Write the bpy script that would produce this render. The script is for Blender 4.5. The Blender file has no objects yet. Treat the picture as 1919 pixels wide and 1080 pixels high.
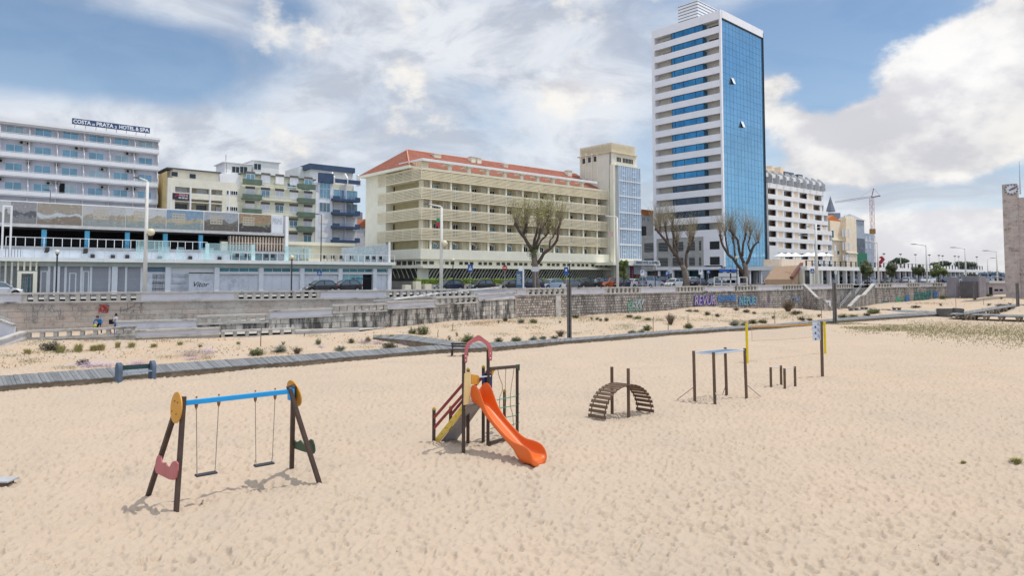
import bpy, math, random
import numpy as np
from mathutils import Vector, Matrix
C = bpy.context.scene.collection
D_ = bpy.data
rad = math.radians
random.seed(7)

# ------------------------------------------------------------------ camera
CAMH, PITCH, FPX, PX0, PY0 = 5.2, math.atan(0.05), 1280.0, 960.0, 454.0
cam_d = D_.cameras.new('camera'); cam = D_.objects.new('camera', cam_d); C.objects.link(cam)
cam.location = (0, 0, CAMH); cam.rotation_euler = (rad(90)+PITCH, 0, 0)
cam_d.sensor_width = 36; cam_d.lens = 36*FPX/1919; cam_d.shift_y = -(540-PY0)/1919
cam_d.clip_start = .1; cam_d.clip_end = 6000
sc = bpy.context.scene; sc.camera = cam
sc.view_settings.view_transform = 'Standard'; sc.view_settings.look = 'None'
sc.view_settings.exposure = 0.0; sc.view_settings.gamma = 1

def ray(px, py):
    p = (px-PX0)/FPX; q = (PY0-py)/FPX
    return Vector((p, math.cos(PITCH)-q*math.sin(PITCH), math.sin(PITCH)+q*math.cos(PITCH)))
def G(px, py, z=0.0):                     # point of a pixel on the level z
    r = ray(px, py); t = (z-CAMH)/r.z
    return Vector((r.x*t, r.y*t, z))
def At(px, py, D):                        # point of a pixel at distance D ahead
    r = ray(px, py); t = D/r.y
    return Vector((r.x*t, D, CAMH+r.z*t))

# ------------------------------------------------------------------ sun
SUN = Vector((.78, .06, 1.85)).normalized()
SUN_EL = math.asin(SUN.z); SUN_AZ = math.atan2(SUN.x, SUN.y)
ld = D_.lights.new('sun', 'SUN'); ld.energy = 2.7; ld.angle = rad(0.6); ld.color = (1, .955, .88)
lo = D_.objects.new('sun', ld); C.objects.link(lo); lo.location = (0, 0, 80)
lo.rotation_euler = SUN.to_track_quat('Z', 'Y').to_euler()

# ------------------------------------------------------------------ nodes
class NT:
    def __init__(s, nt): s.nt = nt; s.n = nt.nodes; s.l = nt.links
    def new(s, t, **kw):
        n = s.n.new(t)
        for k, v in kw.items(): setattr(n, k, v)
        return n
    def link(s, a, b): s.l.new(a, b)
    def put(s, sock, v):
        if hasattr(v, 'node'): s.l.new(v, sock)
        else: sock.default_value = v
    def math(s, op, a, b=0.0, c=0.0, clamp=False):
        n = s.new('ShaderNodeMath', operation=op, use_clamp=clamp)
        s.put(n.inputs[0], a); s.put(n.inputs[1], b)
        if len(n.inputs) > 2: s.put(n.inputs[2], c)
        return n.outputs[0]
    def vmath(s, op, a, b=(0, 0, 0)):
        n = s.new('ShaderNodeVectorMath', operation=op); s.put(n.inputs[0], a); s.put(n.inputs[1], b)
        return n.outputs['Value'] if op in ('LENGTH', 'DOT_PRODUCT', 'DISTANCE') else n.outputs[0]
    def noise(s, vec, scale, detail=4, rough=.55, dist=0.0):
        n = s.new('ShaderNodeTexNoise'); s.put(n.inputs['Vector'], vec)
        n.inputs['Scale'].default_value = scale; n.inputs['Detail'].default_value = detail
        n.inputs['Roughness'].default_value = rough; n.inputs['Distortion'].default_value = dist
        return n.outputs['Fac']
    def mix(s, fac, a, b, blend='MIX'):
        n = s.new('ShaderNodeMix', data_type='RGBA', blend_type=blend)
        s.put(n.inputs['Factor'], fac); s.put(n.inputs['A'], a); s.put(n.inputs['B'], b)
        return n.outputs['Result']
    def ramp(s, v, lo, hi, a=0.0, b=1.0, smooth=True):
        n = s.new('ShaderNodeMapRange', interpolation_type='SMOOTHSTEP' if smooth else 'LINEAR')
        s.put(n.inputs['Value'], v)
        for k, x in zip(('From Min', 'From Max', 'To Min', 'To Max'), (lo, hi, a, b)): n.inputs[k].default_value = x
        return n.outputs[0]
def lin(c):
    if isinstance(c, str):
        c = c.lstrip('#'); c = [int(c[i:i+2], 16)/255 for i in (0, 2, 4)]
        c = [x/12.92 if x <= .04045 else ((x+.055)/1.055)**2.4 for x in c]
    return (c[0], c[1], c[2], 1.0)

# ------------------------------------------------------------------ sky
w = D_.worlds.new('World'); sc.world = w; w.use_nodes = True
t = NT(w.node_tree); t.n.clear()
sky = t.new('ShaderNodeTexSky', sky_type='NISHITA'); sky.sun_disc = False
sky.sun_elevation = SUN_EL; sky.sun_rotation = SUN_AZ; sky.air_density = 1.0; sky.dust_density = .6; sky.ozone_density = 2.0
tc = t.new('ShaderNodeTexCoord'); dirv = tc.outputs['Generated']
def blob(px, py, rx, ry, wgt, hard=False):
    c = ray(px, py).normalized()
    v = t.vmath('SUBTRACT', dirv, tuple(c))
    v = t.vmath('MULTIPLY', v, (1280/rx, 1280/rx*.6, 1280/ry))
    l = t.vmath('LENGTH', v)
    return t.ramp(l, 1.35, .15, 0.0, wgt)
wisp = t.vmath('MULTIPLY', dirv, (1.0, 1.0, 2.1))
shift = t.new('ShaderNodeTexNoise'); t.put(shift.inputs['Vector'], wisp); shift.inputs['Scale'].default_value = 2.6; shift.inputs['Detail'].default_value = 2
warp = t.vmath('ADD', wisp, t.vmath('MULTIPLY', t.vmath('SUBTRACT', shift.outputs['Color'], (.5, .5, .5)), (.42, .42, .26)))
n1 = t.noise(warp, 3.0, 8, .62)
n2 = t.noise(t.vmath('ADD', warp, (3.1, 1.7, 5.2)), 8.0, 7, .60)
def total(lst):
    s_ = None
    for b in lst: s_ = b if s_ is None else t.math('ADD', s_, b)
    return s_
# thin wispy layer
plus = total([blob(1000, 90, 330, 130, .30), blob(560, 190, 170, 110, .26), blob(760, 60, 300, 70, .22), blob(190, 215, 210, 45, .30), blob(400, 300, 330, 70, .24), blob(1090, 215, 160, 90, .22), blob(1500, 400, 280, 90, .24), blob(850, 290, 260, 60, .16), blob(330, 20, 110, 30, .14), blob(1430, 150, 60, 60, .14)])
minus = total([blob(120, 100, 240, 110, .30), blob(1530, 70, 200, 90, .34), blob(680, 300, 160, 60, .10), blob(330, 110, 300, 80, .10), blob(1640, 350, 220, 50, .08), blob(540, 22, 70, 36, .26), blob(400, 120, 190, 60, .14), blob(840, 165, 130, 40, .14), blob(930, 215, 80, 60, .12), blob(1550, 180, 130, 34, .24), blob(1000, 260, 60, 30, .10)])
dens = t.math('SUBTRACT', t.math('ADD', t.math('ADD', t.math('MULTIPLY', n1, 1.05), t.math('MULTIPLY', n2, .45)), plus), minus)
sep = t.new('ShaderNodeSeparateXYZ'); t.put(sep.inputs[0], dirv)
soft = t.math('MAXIMUM', t.ramp(dens, .50, 1.06, 0.10, .93), t.ramp(sep.outputs['Z'], .40, .62, 0, .85))  # last ramp adds unseen overhead cloud to whiten the sky light
# heaped clouds with crisp heads
cum = t.vmath('MULTIPLY', dirv, (1, 1, 1.5))
b1 = t.noise(cum, 5.6, 10, .58); b2 = t.noise(t.vmath('ADD', cum, (-.020, -.01, -.045)), 5.6, 5, .55)
hb = total([blob(1800, 160, 230, 150, .52), blob(1540, 270, 190, 90, .42), blob(1755, 450, 150, 72, .80), blob(1700, 270, 170, 80, .34), blob(1860, 300, 110, 60, .26), blob(640, 120, 240, 70, .06), blob(330, 260, 200, 50, .08), blob(1890, 60, 90, 60, .3), blob(1120, 165, 130, 70, .48), blob(950, 105, 130, 60, .24), blob(1680, 130, 90, 70, .30), blob(1470, 170, 60, 70, .36), blob(230, 212, 130, 28, .26), blob(720, 258, 100, 30, .20)])
hmin = total([blob(1545, 180, 90, 30, .3), blob(1640, 366, 200, 34, .34), blob(1860, 345, 90, 30, .16), blob(1480, 385, 130, 50, .15), blob(700, 150, 300, 90, .1), blob(1540, 60, 170, 80, .4)])
hd_ = t.math('SUBTRACT', t.math('ADD', t.math('MULTIPLY', b1, 2.5), hb), hmin)
hard = t.ramp(hd_, 1.40, 1.74, 0, .96)
emb = t.ramp(t.math('SUBTRACT', b1, b2), -.10, .11, 0, 1)
core = t.ramp(hd_, 1.70, 2.25, 0, .45)
white = total([blob(1790, 120, 150, 100, .9), blob(1760, 440, 150, 70, 1.0), blob(1110, 170, 90, 60, .45), blob(1480, 250, 120, 70, .5), blob(1700, 300, 160, 90, .4)])
hc = t.mix(emb, lin('#c9c9cf'), lin('#fbf7f0')); hc = t.mix(t.math('MULTIPLY', core, t.math('SUBTRACT', 1.0, white, clamp=True), clamp=True), hc, lin('#c0c0c8')); hc = t.mix(t.math('MULTIPLY', white, .95, clamp=True), hc, t.mix(emb, lin('#e6e5ea'), (1.04, 1.03, 1.02, 1)))
sc_ = t.mix(t.ramp(n2, .40, .64), lin('#eef1f6'), lin('#c4cad6'))
sep = t.new('ShaderNodeSeparateXYZ'); t.put(sep.inputs[0], dirv)
base = t.vmath('MULTIPLY', sky.outputs[0], (.100, .116, .122))
elev = t.ramp(sep.outputs['Z'], 0.0, .34, .62, 0.0)
base = t.mix(elev, base, lin('#c4d8ee'))
skyc = t.mix(hard, t.mix(soft, base, sc_), hc)
# sky outside the view brightened, overhead and behind the camera, as added fill light
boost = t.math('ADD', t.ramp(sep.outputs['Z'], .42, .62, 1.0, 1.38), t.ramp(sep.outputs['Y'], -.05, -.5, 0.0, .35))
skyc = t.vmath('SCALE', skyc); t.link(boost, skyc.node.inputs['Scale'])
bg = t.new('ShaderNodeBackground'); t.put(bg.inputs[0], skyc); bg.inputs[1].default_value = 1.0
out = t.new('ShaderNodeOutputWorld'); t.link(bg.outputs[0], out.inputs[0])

# ------------------------------------------------------------------ materials
MT = {}
def M(key, col=None, rough=.75, var=.10, scale=1.5, bump=0.0, bscale=20, metal=0.0, streak=0.0, spec=.4, col2=None, stain=None, stainamt=.0):
    if key in MT: return MT[key]
    m = D_.materials.new(key); m.use_nodes = True; t = NT(m.node_tree)
    b = t.n['Principled BSDF']; b.inputs['Roughness'].default_value = rough; b.inputs['Metallic'].default_value = metal
    b.inputs['Specular IOR Level'].default_value = spec
    co = t.new('ShaderNodeTexCoord').outputs['Object']
    c = lin(col); c2 = lin(col2) if col2 else tuple(x*(1-2*var) for x in c[:3])+(1,)
    n = t.noise(co, scale, 6, .65)
    colr = t.mix(t.ramp(n, .32, .68), c, c2)
    if streak:
        mp = t.vmath('MULTIPLY', co, (1.3, 1.3, .12)); s_ = t.noise(mp, 2.2, 6, .7)
        colr = t.mix(t.ramp(s_, .52, .80, 0, streak), colr, lin(stain or '#4a4640'))
    elif stainamt:
        s_ = t.noise(t.vmath('ADD', co, (4, 7, 1)), scale*.6, 8, .72)
        colr = t.mix(t.ramp(s_, .5, .72, 0, stainamt), colr, lin(stain or '#33302d'))
    t.put(b.inputs['Base Color'], colr)
    if bump:
        bp = t.new('ShaderNodeBump'); bp.inputs['Strength'].default_value = .8; bp.inputs['Distance'].default_value = bump
        t.put(bp.inputs['Height'], t.noise(co, bscale, 4, .6)); t.link(bp.outputs[0], b.inputs['Normal'])
    MT[key] = m; return m
def MBrick(key, c1, c2, mortar, bw, bh, msize=.02, bump=.015, rough=.85, stain='#2c2a28', stainamt=.5, vs=.6, irregular=0.0, offset=.5, mix3=None, streaky=False):
    if key in MT: return MT[key]
    m = D_.materials.new(key); m.use_nodes = True; t = NT(m.node_tree)
    b = t.n['Principled BSDF']; b.inputs['Roughness'].default_value = rough; b.inputs['Specular IOR Level'].default_value = .25
    uv = t.new('ShaderNodeUVMap').outputs[0]; co = t.new('ShaderNodeTexCoord').outputs['Object']
    v = uv
    if irregular:
        nn = t.new('ShaderNodeTexNoise'); t.put(nn.inputs['Vector'], uv); nn.inputs['Scale'].default_value = 1.3; nn.inputs['Detail'].default_value = 2
        v = t.vmath('ADD', uv, t.vmath('MULTIPLY', t.vmath('SUBTRACT', nn.outputs['Color'], (.5, .5, .5)), (irregular, irregular*.55, 0)))
    br = t.new('ShaderNodeTexBrick'); t.put(br.inputs['Vector'], v); br.offset = offset; br.squash = .7; br.squash_frequency = 3
    br.inputs['Scale'].default_value = 1; br.inputs['Brick Width'].default_value = bw; br.inputs['Row Height'].default_value = bh
    br.inputs['Mortar Size'].default_value = msize; br.inputs['Mortar Smooth'].default_value = .3; br.inputs['Bias'].default_value = -.1
    br.inputs['Color1'].default_value = lin(c1); br.inputs['Color2'].default_value = lin(c2); br.inputs['Mortar'].default_value = lin(mortar)
    col = br.outputs['Color']
    if mix3: col = t.mix(t.ramp(t.noise(uv, vs*.5, 3), .5, .62, 0, .55), col, lin(mix3))
    col = t.mix(t.ramp(t.noise(uv, vs*9, 4, .7), .3, .75, 0, .35), col, t.vmath('MULTIPLY', col, (.62, .61, .6)))
    sv = t.vmath('MULTIPLY', uv, (1, .22, 1)) if streaky else uv
    col = t.mix(t.ramp(t.noise(sv, vs*1.6, 9, .78), .43 if streaky else .48, .58 if streaky else .68, 0, stainamt), col, lin(stain))
    t.put(b.inputs['Base Color'], col)
    bp = t.new('ShaderNodeBump'); bp.inputs['Strength'].default_value = 1; bp.inputs['Distance'].default_value = bump
    t.put(bp.inputs['Height'], t.math('SUBTRACT', t.noise(uv, 9, 5, .7), t.math('MULTIPLY', br.outputs['Fac'], 1.2)))
    t.link(bp.outputs[0], b.inputs['Normal'])
    MT[key] = m; return m
def MGlass(key, col, rough=.06, metal=.55, var=.25, scale=.5):
    if key in MT: return MT[key]
    m = D_.materials.new(key); m.use_nodes = True; t = NT(m.node_tree)
    b = t.n['Principled BSDF']; b.inputs['Roughness'].default_value = rough; b.inputs['Metallic'].default_value = metal
    co = t.new('ShaderNodeTexCoord').outputs['Object']; c = lin(col)
    t.put(b.inputs['Base Color'], t.mix(t.ramp(t.noise(co, scale, 3), .35, .65), c, tuple(x*(1-var) for x in c[:3])+(1,)))
    MT[key] = m; return m
def MClear(key, col, alpha=.35):
    if key in MT: return MT[key]
    m = D_.materials.new(key); m.use_nodes = True; t = NT(m.node_tree)
    b = t.n['Principled BSDF']; b.inputs['Roughness'].default_value = .05; b.inputs['Base Color'].default_value = lin(col)
    b.inputs['Alpha'].default_value = alpha
    co = t.new('ShaderNodeTexCoord').outputs['Object']
    MT[key] = m; return m
def MFlat(key, col='#808080', rough=.6): return M(key, col, rough, .04, 2)

# ------------------------------------------------------------------ mesh builder
class MB:
    def __init__(s): s.v = []; s.f = []; s.m = []; s.mi = 0; s.X = None
    def add(s, vs, fs):
        o = len(s.v)
        for p in vs:
            p = Vector(p)
            s.v.append(s.X @ p if s.X is not None else p)
        for f in fs: s.f.append(tuple(i+o for i in f)); s.m.append(s.mi)
        return s
    def box(s, x0, x1, y0, y1, z0, z1):
        if x0 > x1: x0, x1 = x1, x0
        if y0 > y1: y0, y1 = y1, y0
        if z0 > z1: z0, z1 = z1, z0
        return s.add([(x0, y0, z0), (x1, y0, z0), (x1, y1, z0), (x0, y1, z0), (x0, y0, z1), (x1, y0, z1), (x1, y1, z1), (x0, y1, z1)],
                     [(0, 3, 2, 1), (4, 5, 6, 7), (0, 1, 5, 4), (1, 2, 6, 5), (2, 3, 7, 6), (3, 0, 4, 7)])
    def beam(s, a, b, w, h, up=(0, 0, 1)):          # rectangular bar from a to b
        a = Vector(a); b = Vector(b); d = (b-a).normalized(); u = Vector(up)
        if abs(d.dot(u)) > .98: u = Vector((0, 1, 0))
        r = d.cross(u).normalized(); u = r.cross(d).normalized()
        vs = []
        for p in (a, b):
            for sx, sy in ((-1, -1), (1, -1), (1, 1), (-1, 1)): vs.append(p+r*(sx*w/2)+u*(sy*h/2))
        return s.add(vs, [(0, 3, 2, 1), (4, 5, 6, 7), (0, 1, 5, 4), (1, 2, 6, 5), (2, 3, 7, 6), (3, 0, 4, 7)][::1])
    def tube(s, pts, rs, n=8, cap=True):
        pts = [Vector(p) for p in pts]
        if not isinstance(rs, (list, tuple)): rs = [rs]*len(pts)
        o = []; prev = None
        for i, p in enumerate(pts):
            d = (pts[min(i+1, len(pts)-1)]-pts[max(i-1, 0)]).normalized()
            if prev is None:
                u = Vector((0, 0, 1)) if abs(d.z) < .9 else Vector((1, 0, 0))
            else: u = prev
            r = d.cross(u).normalized(); u = r.cross(d).normalized(); prev = u
            for k in range(n):
                a = 2*math.pi*k/n; o.append(p+(r*math.cos(a)+u*math.sin(a))*rs[i])
        f = []
        for i in range(len(pts)-1):
            for k in range(n): f.append((i*n+k, i*n+(k+1) % n, (i+1)*n+(k+1) % n, (i+1)*n+k))
        if cap: f.append(tuple(range(n))[::-1]); f.append(tuple((len(pts)-1)*n+k for k in range(n)))
        return s.add(o, f)
    def prism(s, poly, n0, n1, axis='y'):          # polygon in (a,b), extruded along axis
        k = len(poly)
        def P(a, b, c): return {'y': (a, c, b), 'x': (c, a, b), 'z': (a, b, c)}[axis]
        vs = [P(a, b, n0) for a, b in poly]+[P(a, b, n1) for a, b in poly]
        return s.add(vs, [tuple(range(k))[::-1], tuple(range(k, 2*k))]+[(i, (i+1) % k, k+(i+1) % k, k+i) for i in range(k)])
    def sphere(s, c, r, n=12, m=8, sz=1.0):
        vs = []; fs = []
        for i in range(m+1):
            th = math.pi*i/m
            for k in range(n):
                a = 2*math.pi*k/n
                vs.append((c[0]+r*math.sin(th)*math.cos(a), c[1]+r*math.sin(th)*math.sin(a), c[2]+r*sz*math.cos(th)))
        for i in range(m):
            for k in range(n): fs.append((i*n+k, (i+1)*n+k, (i+1)*n+(k+1) % n, i*n+(k+1) % n))
        return s.add(vs, fs)
    def quad(s, a, b, c, d): return s.add([a, b, c, d], [(0, 1, 2, 3)])
    def build(s, name, mats, parent=None, world=False, smooth=False, bevel=0.0, recalc=False):
        me = D_.meshes.new(name)
        vs = s.v
        if world and parent is not None:
            inv = wm(parent).inverted(); vs = [inv @ p for p in s.v]
        me.from_pydata([tuple(p) for p in vs], [], s.f)
        if not isinstance(mats, (list, tuple)): mats = [mats]
        for m in mats: me.materials.append(m)
        if len(mats) > 1:
            for p, i in zip(me.polygons, s.m): p.material_index = i
        if recalc or bevel:
            import bmesh
            bm = bmesh.new(); bm.from_mesh(me)
            if recalc: bmesh.ops.recalc_face_normals(bm, faces=bm.faces)
            bm.to_mesh(me); bm.free()
        me.update()
        uvl = me.uv_layers.new(name='UVMap'); uvs = []
        for p in me.polygons:
            n = p.normal; ax, ay, az = abs(n.x), abs(n.y), abs(n.z)
            for li in p.loop_indices:
                c = me.vertices[me.loops[li].vertex_index].co
                if az > ax and az > ay: uvs += [c.x, c.y]
                elif ax > ay: uvs += [c.y, c.z]
                else: uvs += [c.x, c.z]
        uvl.data.foreach_set('uv', uvs)
        if smooth:
            for p in me.polygons: p.use_smooth = True
        o = D_.objects.new(name, me); C.objects.link(o)
        if parent is not None: o.parent = parent
        if bevel:
            md = o.modifiers.new('bevel', 'BEVEL'); md.width = bevel; md.segments = 2; md.limit_method = 'ANGLE'
        return o
def wm(o):
    m = Matrix.LocRotScale(o.location, o.rotation_euler, o.scale)
    return wm(o.parent) @ m if o.parent else m
def tag(o, label=None, cat=None, group=None, kind=None):
    if label: o['label'] = label
    if cat: o['category'] = cat
    if group: o['group'] = group
    if kind: o['kind'] = kind
    return o
def thing(name, label, cat, loc=(0, 0, 0), rz=0.0, group=None):
    o = D_.objects.new(name, None); C.objects.link(o); o.location = loc; o.rotation_euler = (0, 0, rz); o.empty_display_size = .3
    return tag(o, label, cat, group)
def copy_tree(o, parent=None):
    c = o.copy(); C.objects.link(c); c.parent = parent
    for ch in [x for x in o.children]: copy_tree(ch, c)
    return c
def text_mesh(body, w, h, mat, parent, name='lettering', loc=(0, 0, 0), rot=(math.pi/2, 0, 0), shear=0.0, bold=0.0, thick=.01):
    cu = D_.curves.new('t', 'FONT'); cu.body = body; cu.size = 1; cu.align_x = 'CENTER'; cu.align_y = 'CENTER'; cu.extrude = thick; cu.shear = shear; cu.offset = bold; cu.resolution_u = 3
    ob = D_.objects.new('t', cu); C.objects.link(ob); bpy.context.view_layer.update()
    dg = bpy.context.evaluated_depsgraph_get(); me = D_.meshes.new_from_object(ob.evaluated_get(dg))
    D_.objects.remove(ob); D_.curves.remove(cu)
    xs = [v.co.x for v in me.vertices]; ys = [v.co.y for v in me.vertices]
    cx, cy = (min(xs)+max(xs))/2, (min(ys)+max(ys))/2
    sx, sy = w/(max(xs)-min(xs)), h/(max(ys)-min(ys))
    for v in me.vertices: v.co.x = (v.co.x-cx)*sx; v.co.y = (v.co.y-cy)*sy
    me.materials.clear(); me.materials.append(mat); me.name = name
    o = D_.objects.new(name, me); C.objects.link(o); o.parent = parent; o.location = loc; o.rotation_euler = rot
    return o
class Frame:
    """local frame of a facade: x along it (away to the right), y into the building, z up"""
    def __init__(s, px, D, theta, z0=3.08):
        th = rad(theta); p = At(px, 500, D); s.o = Vector((p.x, p.y, z0)); s.th = th
        s.ex = Vector((math.sin(th), math.cos(th), 0)); s.ey = Vector((-math.cos(th), math.sin(th), 0)); s.rz = math.pi/2-th
    def uz(s, px, py, d=0.0):
        r = ray(px, py); o = Vector((0, 0, CAMH)); tt = ((s.o+s.ey*d)-o).dot(s.ey)/r.dot(s.ey); p = o+r*tt-s.o
        return p.dot(s.ex), p.z
    def dz(s, px, py, u=0.0):
        r = ray(px, py); o = Vector((0, 0, CAMH)); tt = ((s.o+s.ex*u)-o).dot(s.ex)/r.dot(s.ex); p = o+r*tt-s.o
        return p.dot(s.ey), p.z
    def u(s, px, d=0.0): return s.uz(px, 500, d)[0]
    def z(s, px, py, d=0.0): return s.uz(px, py, d)[1]
    def thing(s, name, label, cat, group=None): return thing(name, label, cat, s.o, s.rz, group)
    def W(s, u, d, z): return s.o+s.ex*u+s.ey*d+Vector((0, 0, z))
# ------------------------------------------------------------------ plan of wall, ramp and dunes (plan curves, from the photograph)
ST = 3.08                                   # street level
def curve(tab):                            # (pixel column, level z, y px) or (px, D) -> plan interpolation exact on straight walls
    xs = [a for a, _ in tab]; iv = [1/b for _, b in tab]
    return lambda px: 1/float(np.interp(px, xs, iv))
wallD = curve([(-260, 50.5), (0, 55.5), (400, 61.5), (760, 69.5), (966, 78), (1239, 92), (1460, 110), (1630, 131), (1823, 157), (2100, 230)])
rampD = curve([(180, 50.5), (222, 54.3), (373, 57.3), (507, 59.8), (625, 62.3), (730, 64.8), (817, 68), (897, 72), (966, 77.8)])
def plan(px, D): return Vector(((px-960)/1280*D, D, 0))
DF = [(-900, 40, .3), (-100, 42, .3), (0, 44.5, .42), (54, 49.2, .62), (258, 51.2, .5), (415, 54.2, .42), (556, 57.2, .28), (675, 60, .3), (730, 64.8, .42), (850, 69.5, .66), (966, 78, .51),
      (1060, 83, .34), (1180, 89, .4), (1280, 95, .75), (1340, 100, .75), (1450, 109, 0.0), (1570, 123, -.55), (1640, 133, -.15), (1740, 145, .25), (1823, 157, 1.05), (1883, 128, 1.3), (1960, 120, .9), (2600, 120, .6)]
BW_UP = [(-160, 722), (0, 704.6), (200, 690), (400, 675.4), (560, 665), (760, 651), (874, 643.5), (970, 640), (1120, 630), (1260, 618.7), (1460, 606.7), (1565, 597), (1690, 587.5), (1764, 585.5)]
BW_LO = [(-160, 742), (0, 723), (208, 707), (292, 699), (400, 689.5), (560, 677), (760, 660.5), (824, 655), (920, 651), (1063, 639), (1120, 634.5), (1260, 623), (1460, 610.5), (1565, 601.5), (1690, 593.2), (1764, 588.8)]
BWZ = .28
_t = [(a-960)/1280 for a, _, _ in DF]; _D = [1/b for _, b, _ in DF]; _Z = [c for _, _, c in DF]
_bt = [(a-960)/1280 for a, _ in BW_LO]+[1.2]; _bd = [1/G(a, b, BWZ).y for a, b in BW_LO]+[1/95.]
_VG = {}
def vnoise(x, y, s, seed):
    if seed not in _VG: _VG[seed] = np.random.RandomState(seed).rand(128, 128)
    g = _VG[seed]
    x = np.asarray(x)/s+40; y = np.asarray(y)/s+40; xi = np.floor(x).astype(int); yi = np.floor(y).astype(int)
    fx = x-xi; fy = y-yi; fx = fx*fx*(3-2*fx); fy = fy*fy*(3-2*fy)
    h = lambda a, b: g[a % 128, b % 128]
    return (h(xi, yi)*(1-fx)*(1-fy)+h(xi+1, yi)*fx*(1-fy)+h(xi, yi+1)*(1-fx)*fy+h(xi+1, yi+1)*fx*fy)-.5
HOLLOW = [(-18.9, 32.8, 1.0, .10), (-18.4, 33.2, .9, .06), (-17.87, 33.8, 1.0, .10), (-7.2, 16.15, .42, -.10), (-6.05, 17.3, .42, -.10), (-6.7, 16.0, .35, .05), (.85, 18.7, .45, -.07), (1.3, 18.4, .5, .06), (-2.3, 21.2, .6, .06), (4.05, 25.7, .9, -.07), (8.8, 28.8, 1.3, -.06), (-7.44, 15.06, .16, .05), (-8.55, 16.16, .16, .05), (-5.96, 18.3, .16, .05), (-4.77, 17.1, .16, .05), (-1.42, 20.0, .16, .04), (-.73, 20.8, .16, .04), (3.79, 25.86, .16, .05), (4.32, 25.3, .16, .05)]
def hgt(x, y):
    x = np.asarray(x, float); y = np.asarray(y, float); yy = np.maximum(y, 1)
    tt = x/yy
    Dw = 1/np.interp(tt, _t, _D); zb = np.interp(tt, _t, _Z); Db = 1/np.interp(tt, _bt, _bd)
    s = np.clip((y-Db-3.0)/np.maximum(Dw-Db-3.0, 4), 0, 1); s = s*s*(3-2*s)
    dune = np.clip((y-Db-3.6)/4, 0, 1)
    z = zb*s + dune*(1-.75*s)*(vnoise(x, y, 6.5, 3)*1.0+vnoise(x, y, 2.4, 4)*.30+.12) + dune*(1-.3*s)*vnoise(x, y, .8, 9)*.10
    near = 1-np.clip((y-Db+1.5)/1.5, 0, 1)
    z += near*(vnoise(x, y, 3.4, 5)*.07+vnoise(x, y, .9, 6)*.035)
    # sand drifting against the seaward edge of the boardwalk
    z += np.clip(1-np.abs(y-Db+.55)/1.6, 0, 1)*(-.02+vnoise(x, y, 2.0, 8)*.14)
    for (cx, cy, r_, a_) in HOLLOW: z += a_*np.exp(-((x-cx)**2+(y-cy)**2)/(r_*r_))
    return z
# ------------------------------------------------------------------ sand
def foot_tile(n, cell, count, seed):
    rs = np.random.RandomState(seed); H = np.zeros((n, n)); R_ = 16; g = (np.arange(-R_, R_+1))*cell; gx, gy = np.meshgrid(g, g)
    for _ in range(count):
        cx, cy = rs.randint(0, n, 2); th = rs.normal(.5, .9); a = rs.uniform(.07, .15); b = a*rs.uniform(.42, .75); d = rs.uniform(.020, .066)
        u = (gx*math.cos(th)+gy*math.sin(th))/a; v = (-gx*math.sin(th)+gy*math.cos(th))/b; r = np.sqrt(u*u+v*v)
        k = -d*np.exp(-r**2.6)+d*.42*np.exp(-((r-1.45)/.42)**2)
        ix = (cx+np.arange(-R_, R_+1)) % n; iy = (cy+np.arange(-R_, R_+1)) % n
        P = H[np.ix_(iy, ix)]; H[np.ix_(iy, ix)] = np.where(r < 1.2, P*(1-np.exp(-r**2.6)*.75), P)+k
    return H
def sample(H, cell, x, y):
    n = H.shape[0]; x = x/cell; y = y/cell; xi = np.floor(x).astype(int); yi = np.floor(y).astype(int); fx = x-xi; fy = y-yi
    h = lambda a, b: H[b % n, a % n]
    return h(xi, yi)*(1-fx)*(1-fy)+h(xi+1, yi)*fx*(1-fy)+h(xi, yi+1)*(1-fx)*fy+h(xi+1, yi+1)*fx*fy
def footprints(x, y):
    A = foot_tile(560, .026, 6000, 1); B = foot_tile(430, .026, 3000, 2)
    w_ = np.clip(vnoise(x, y, 3.1, 41)*1.6+.75, .35, 1)
    z = sample(A, .026, x, y)*w_+sample(B, .026, x*.83+y*.56, -x*.56+y*.83)*(1.15-w_*.6)
    return z*np.clip((75-y)/30, 0, 1)*np.clip((y-5)/2, 0, 1)
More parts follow.
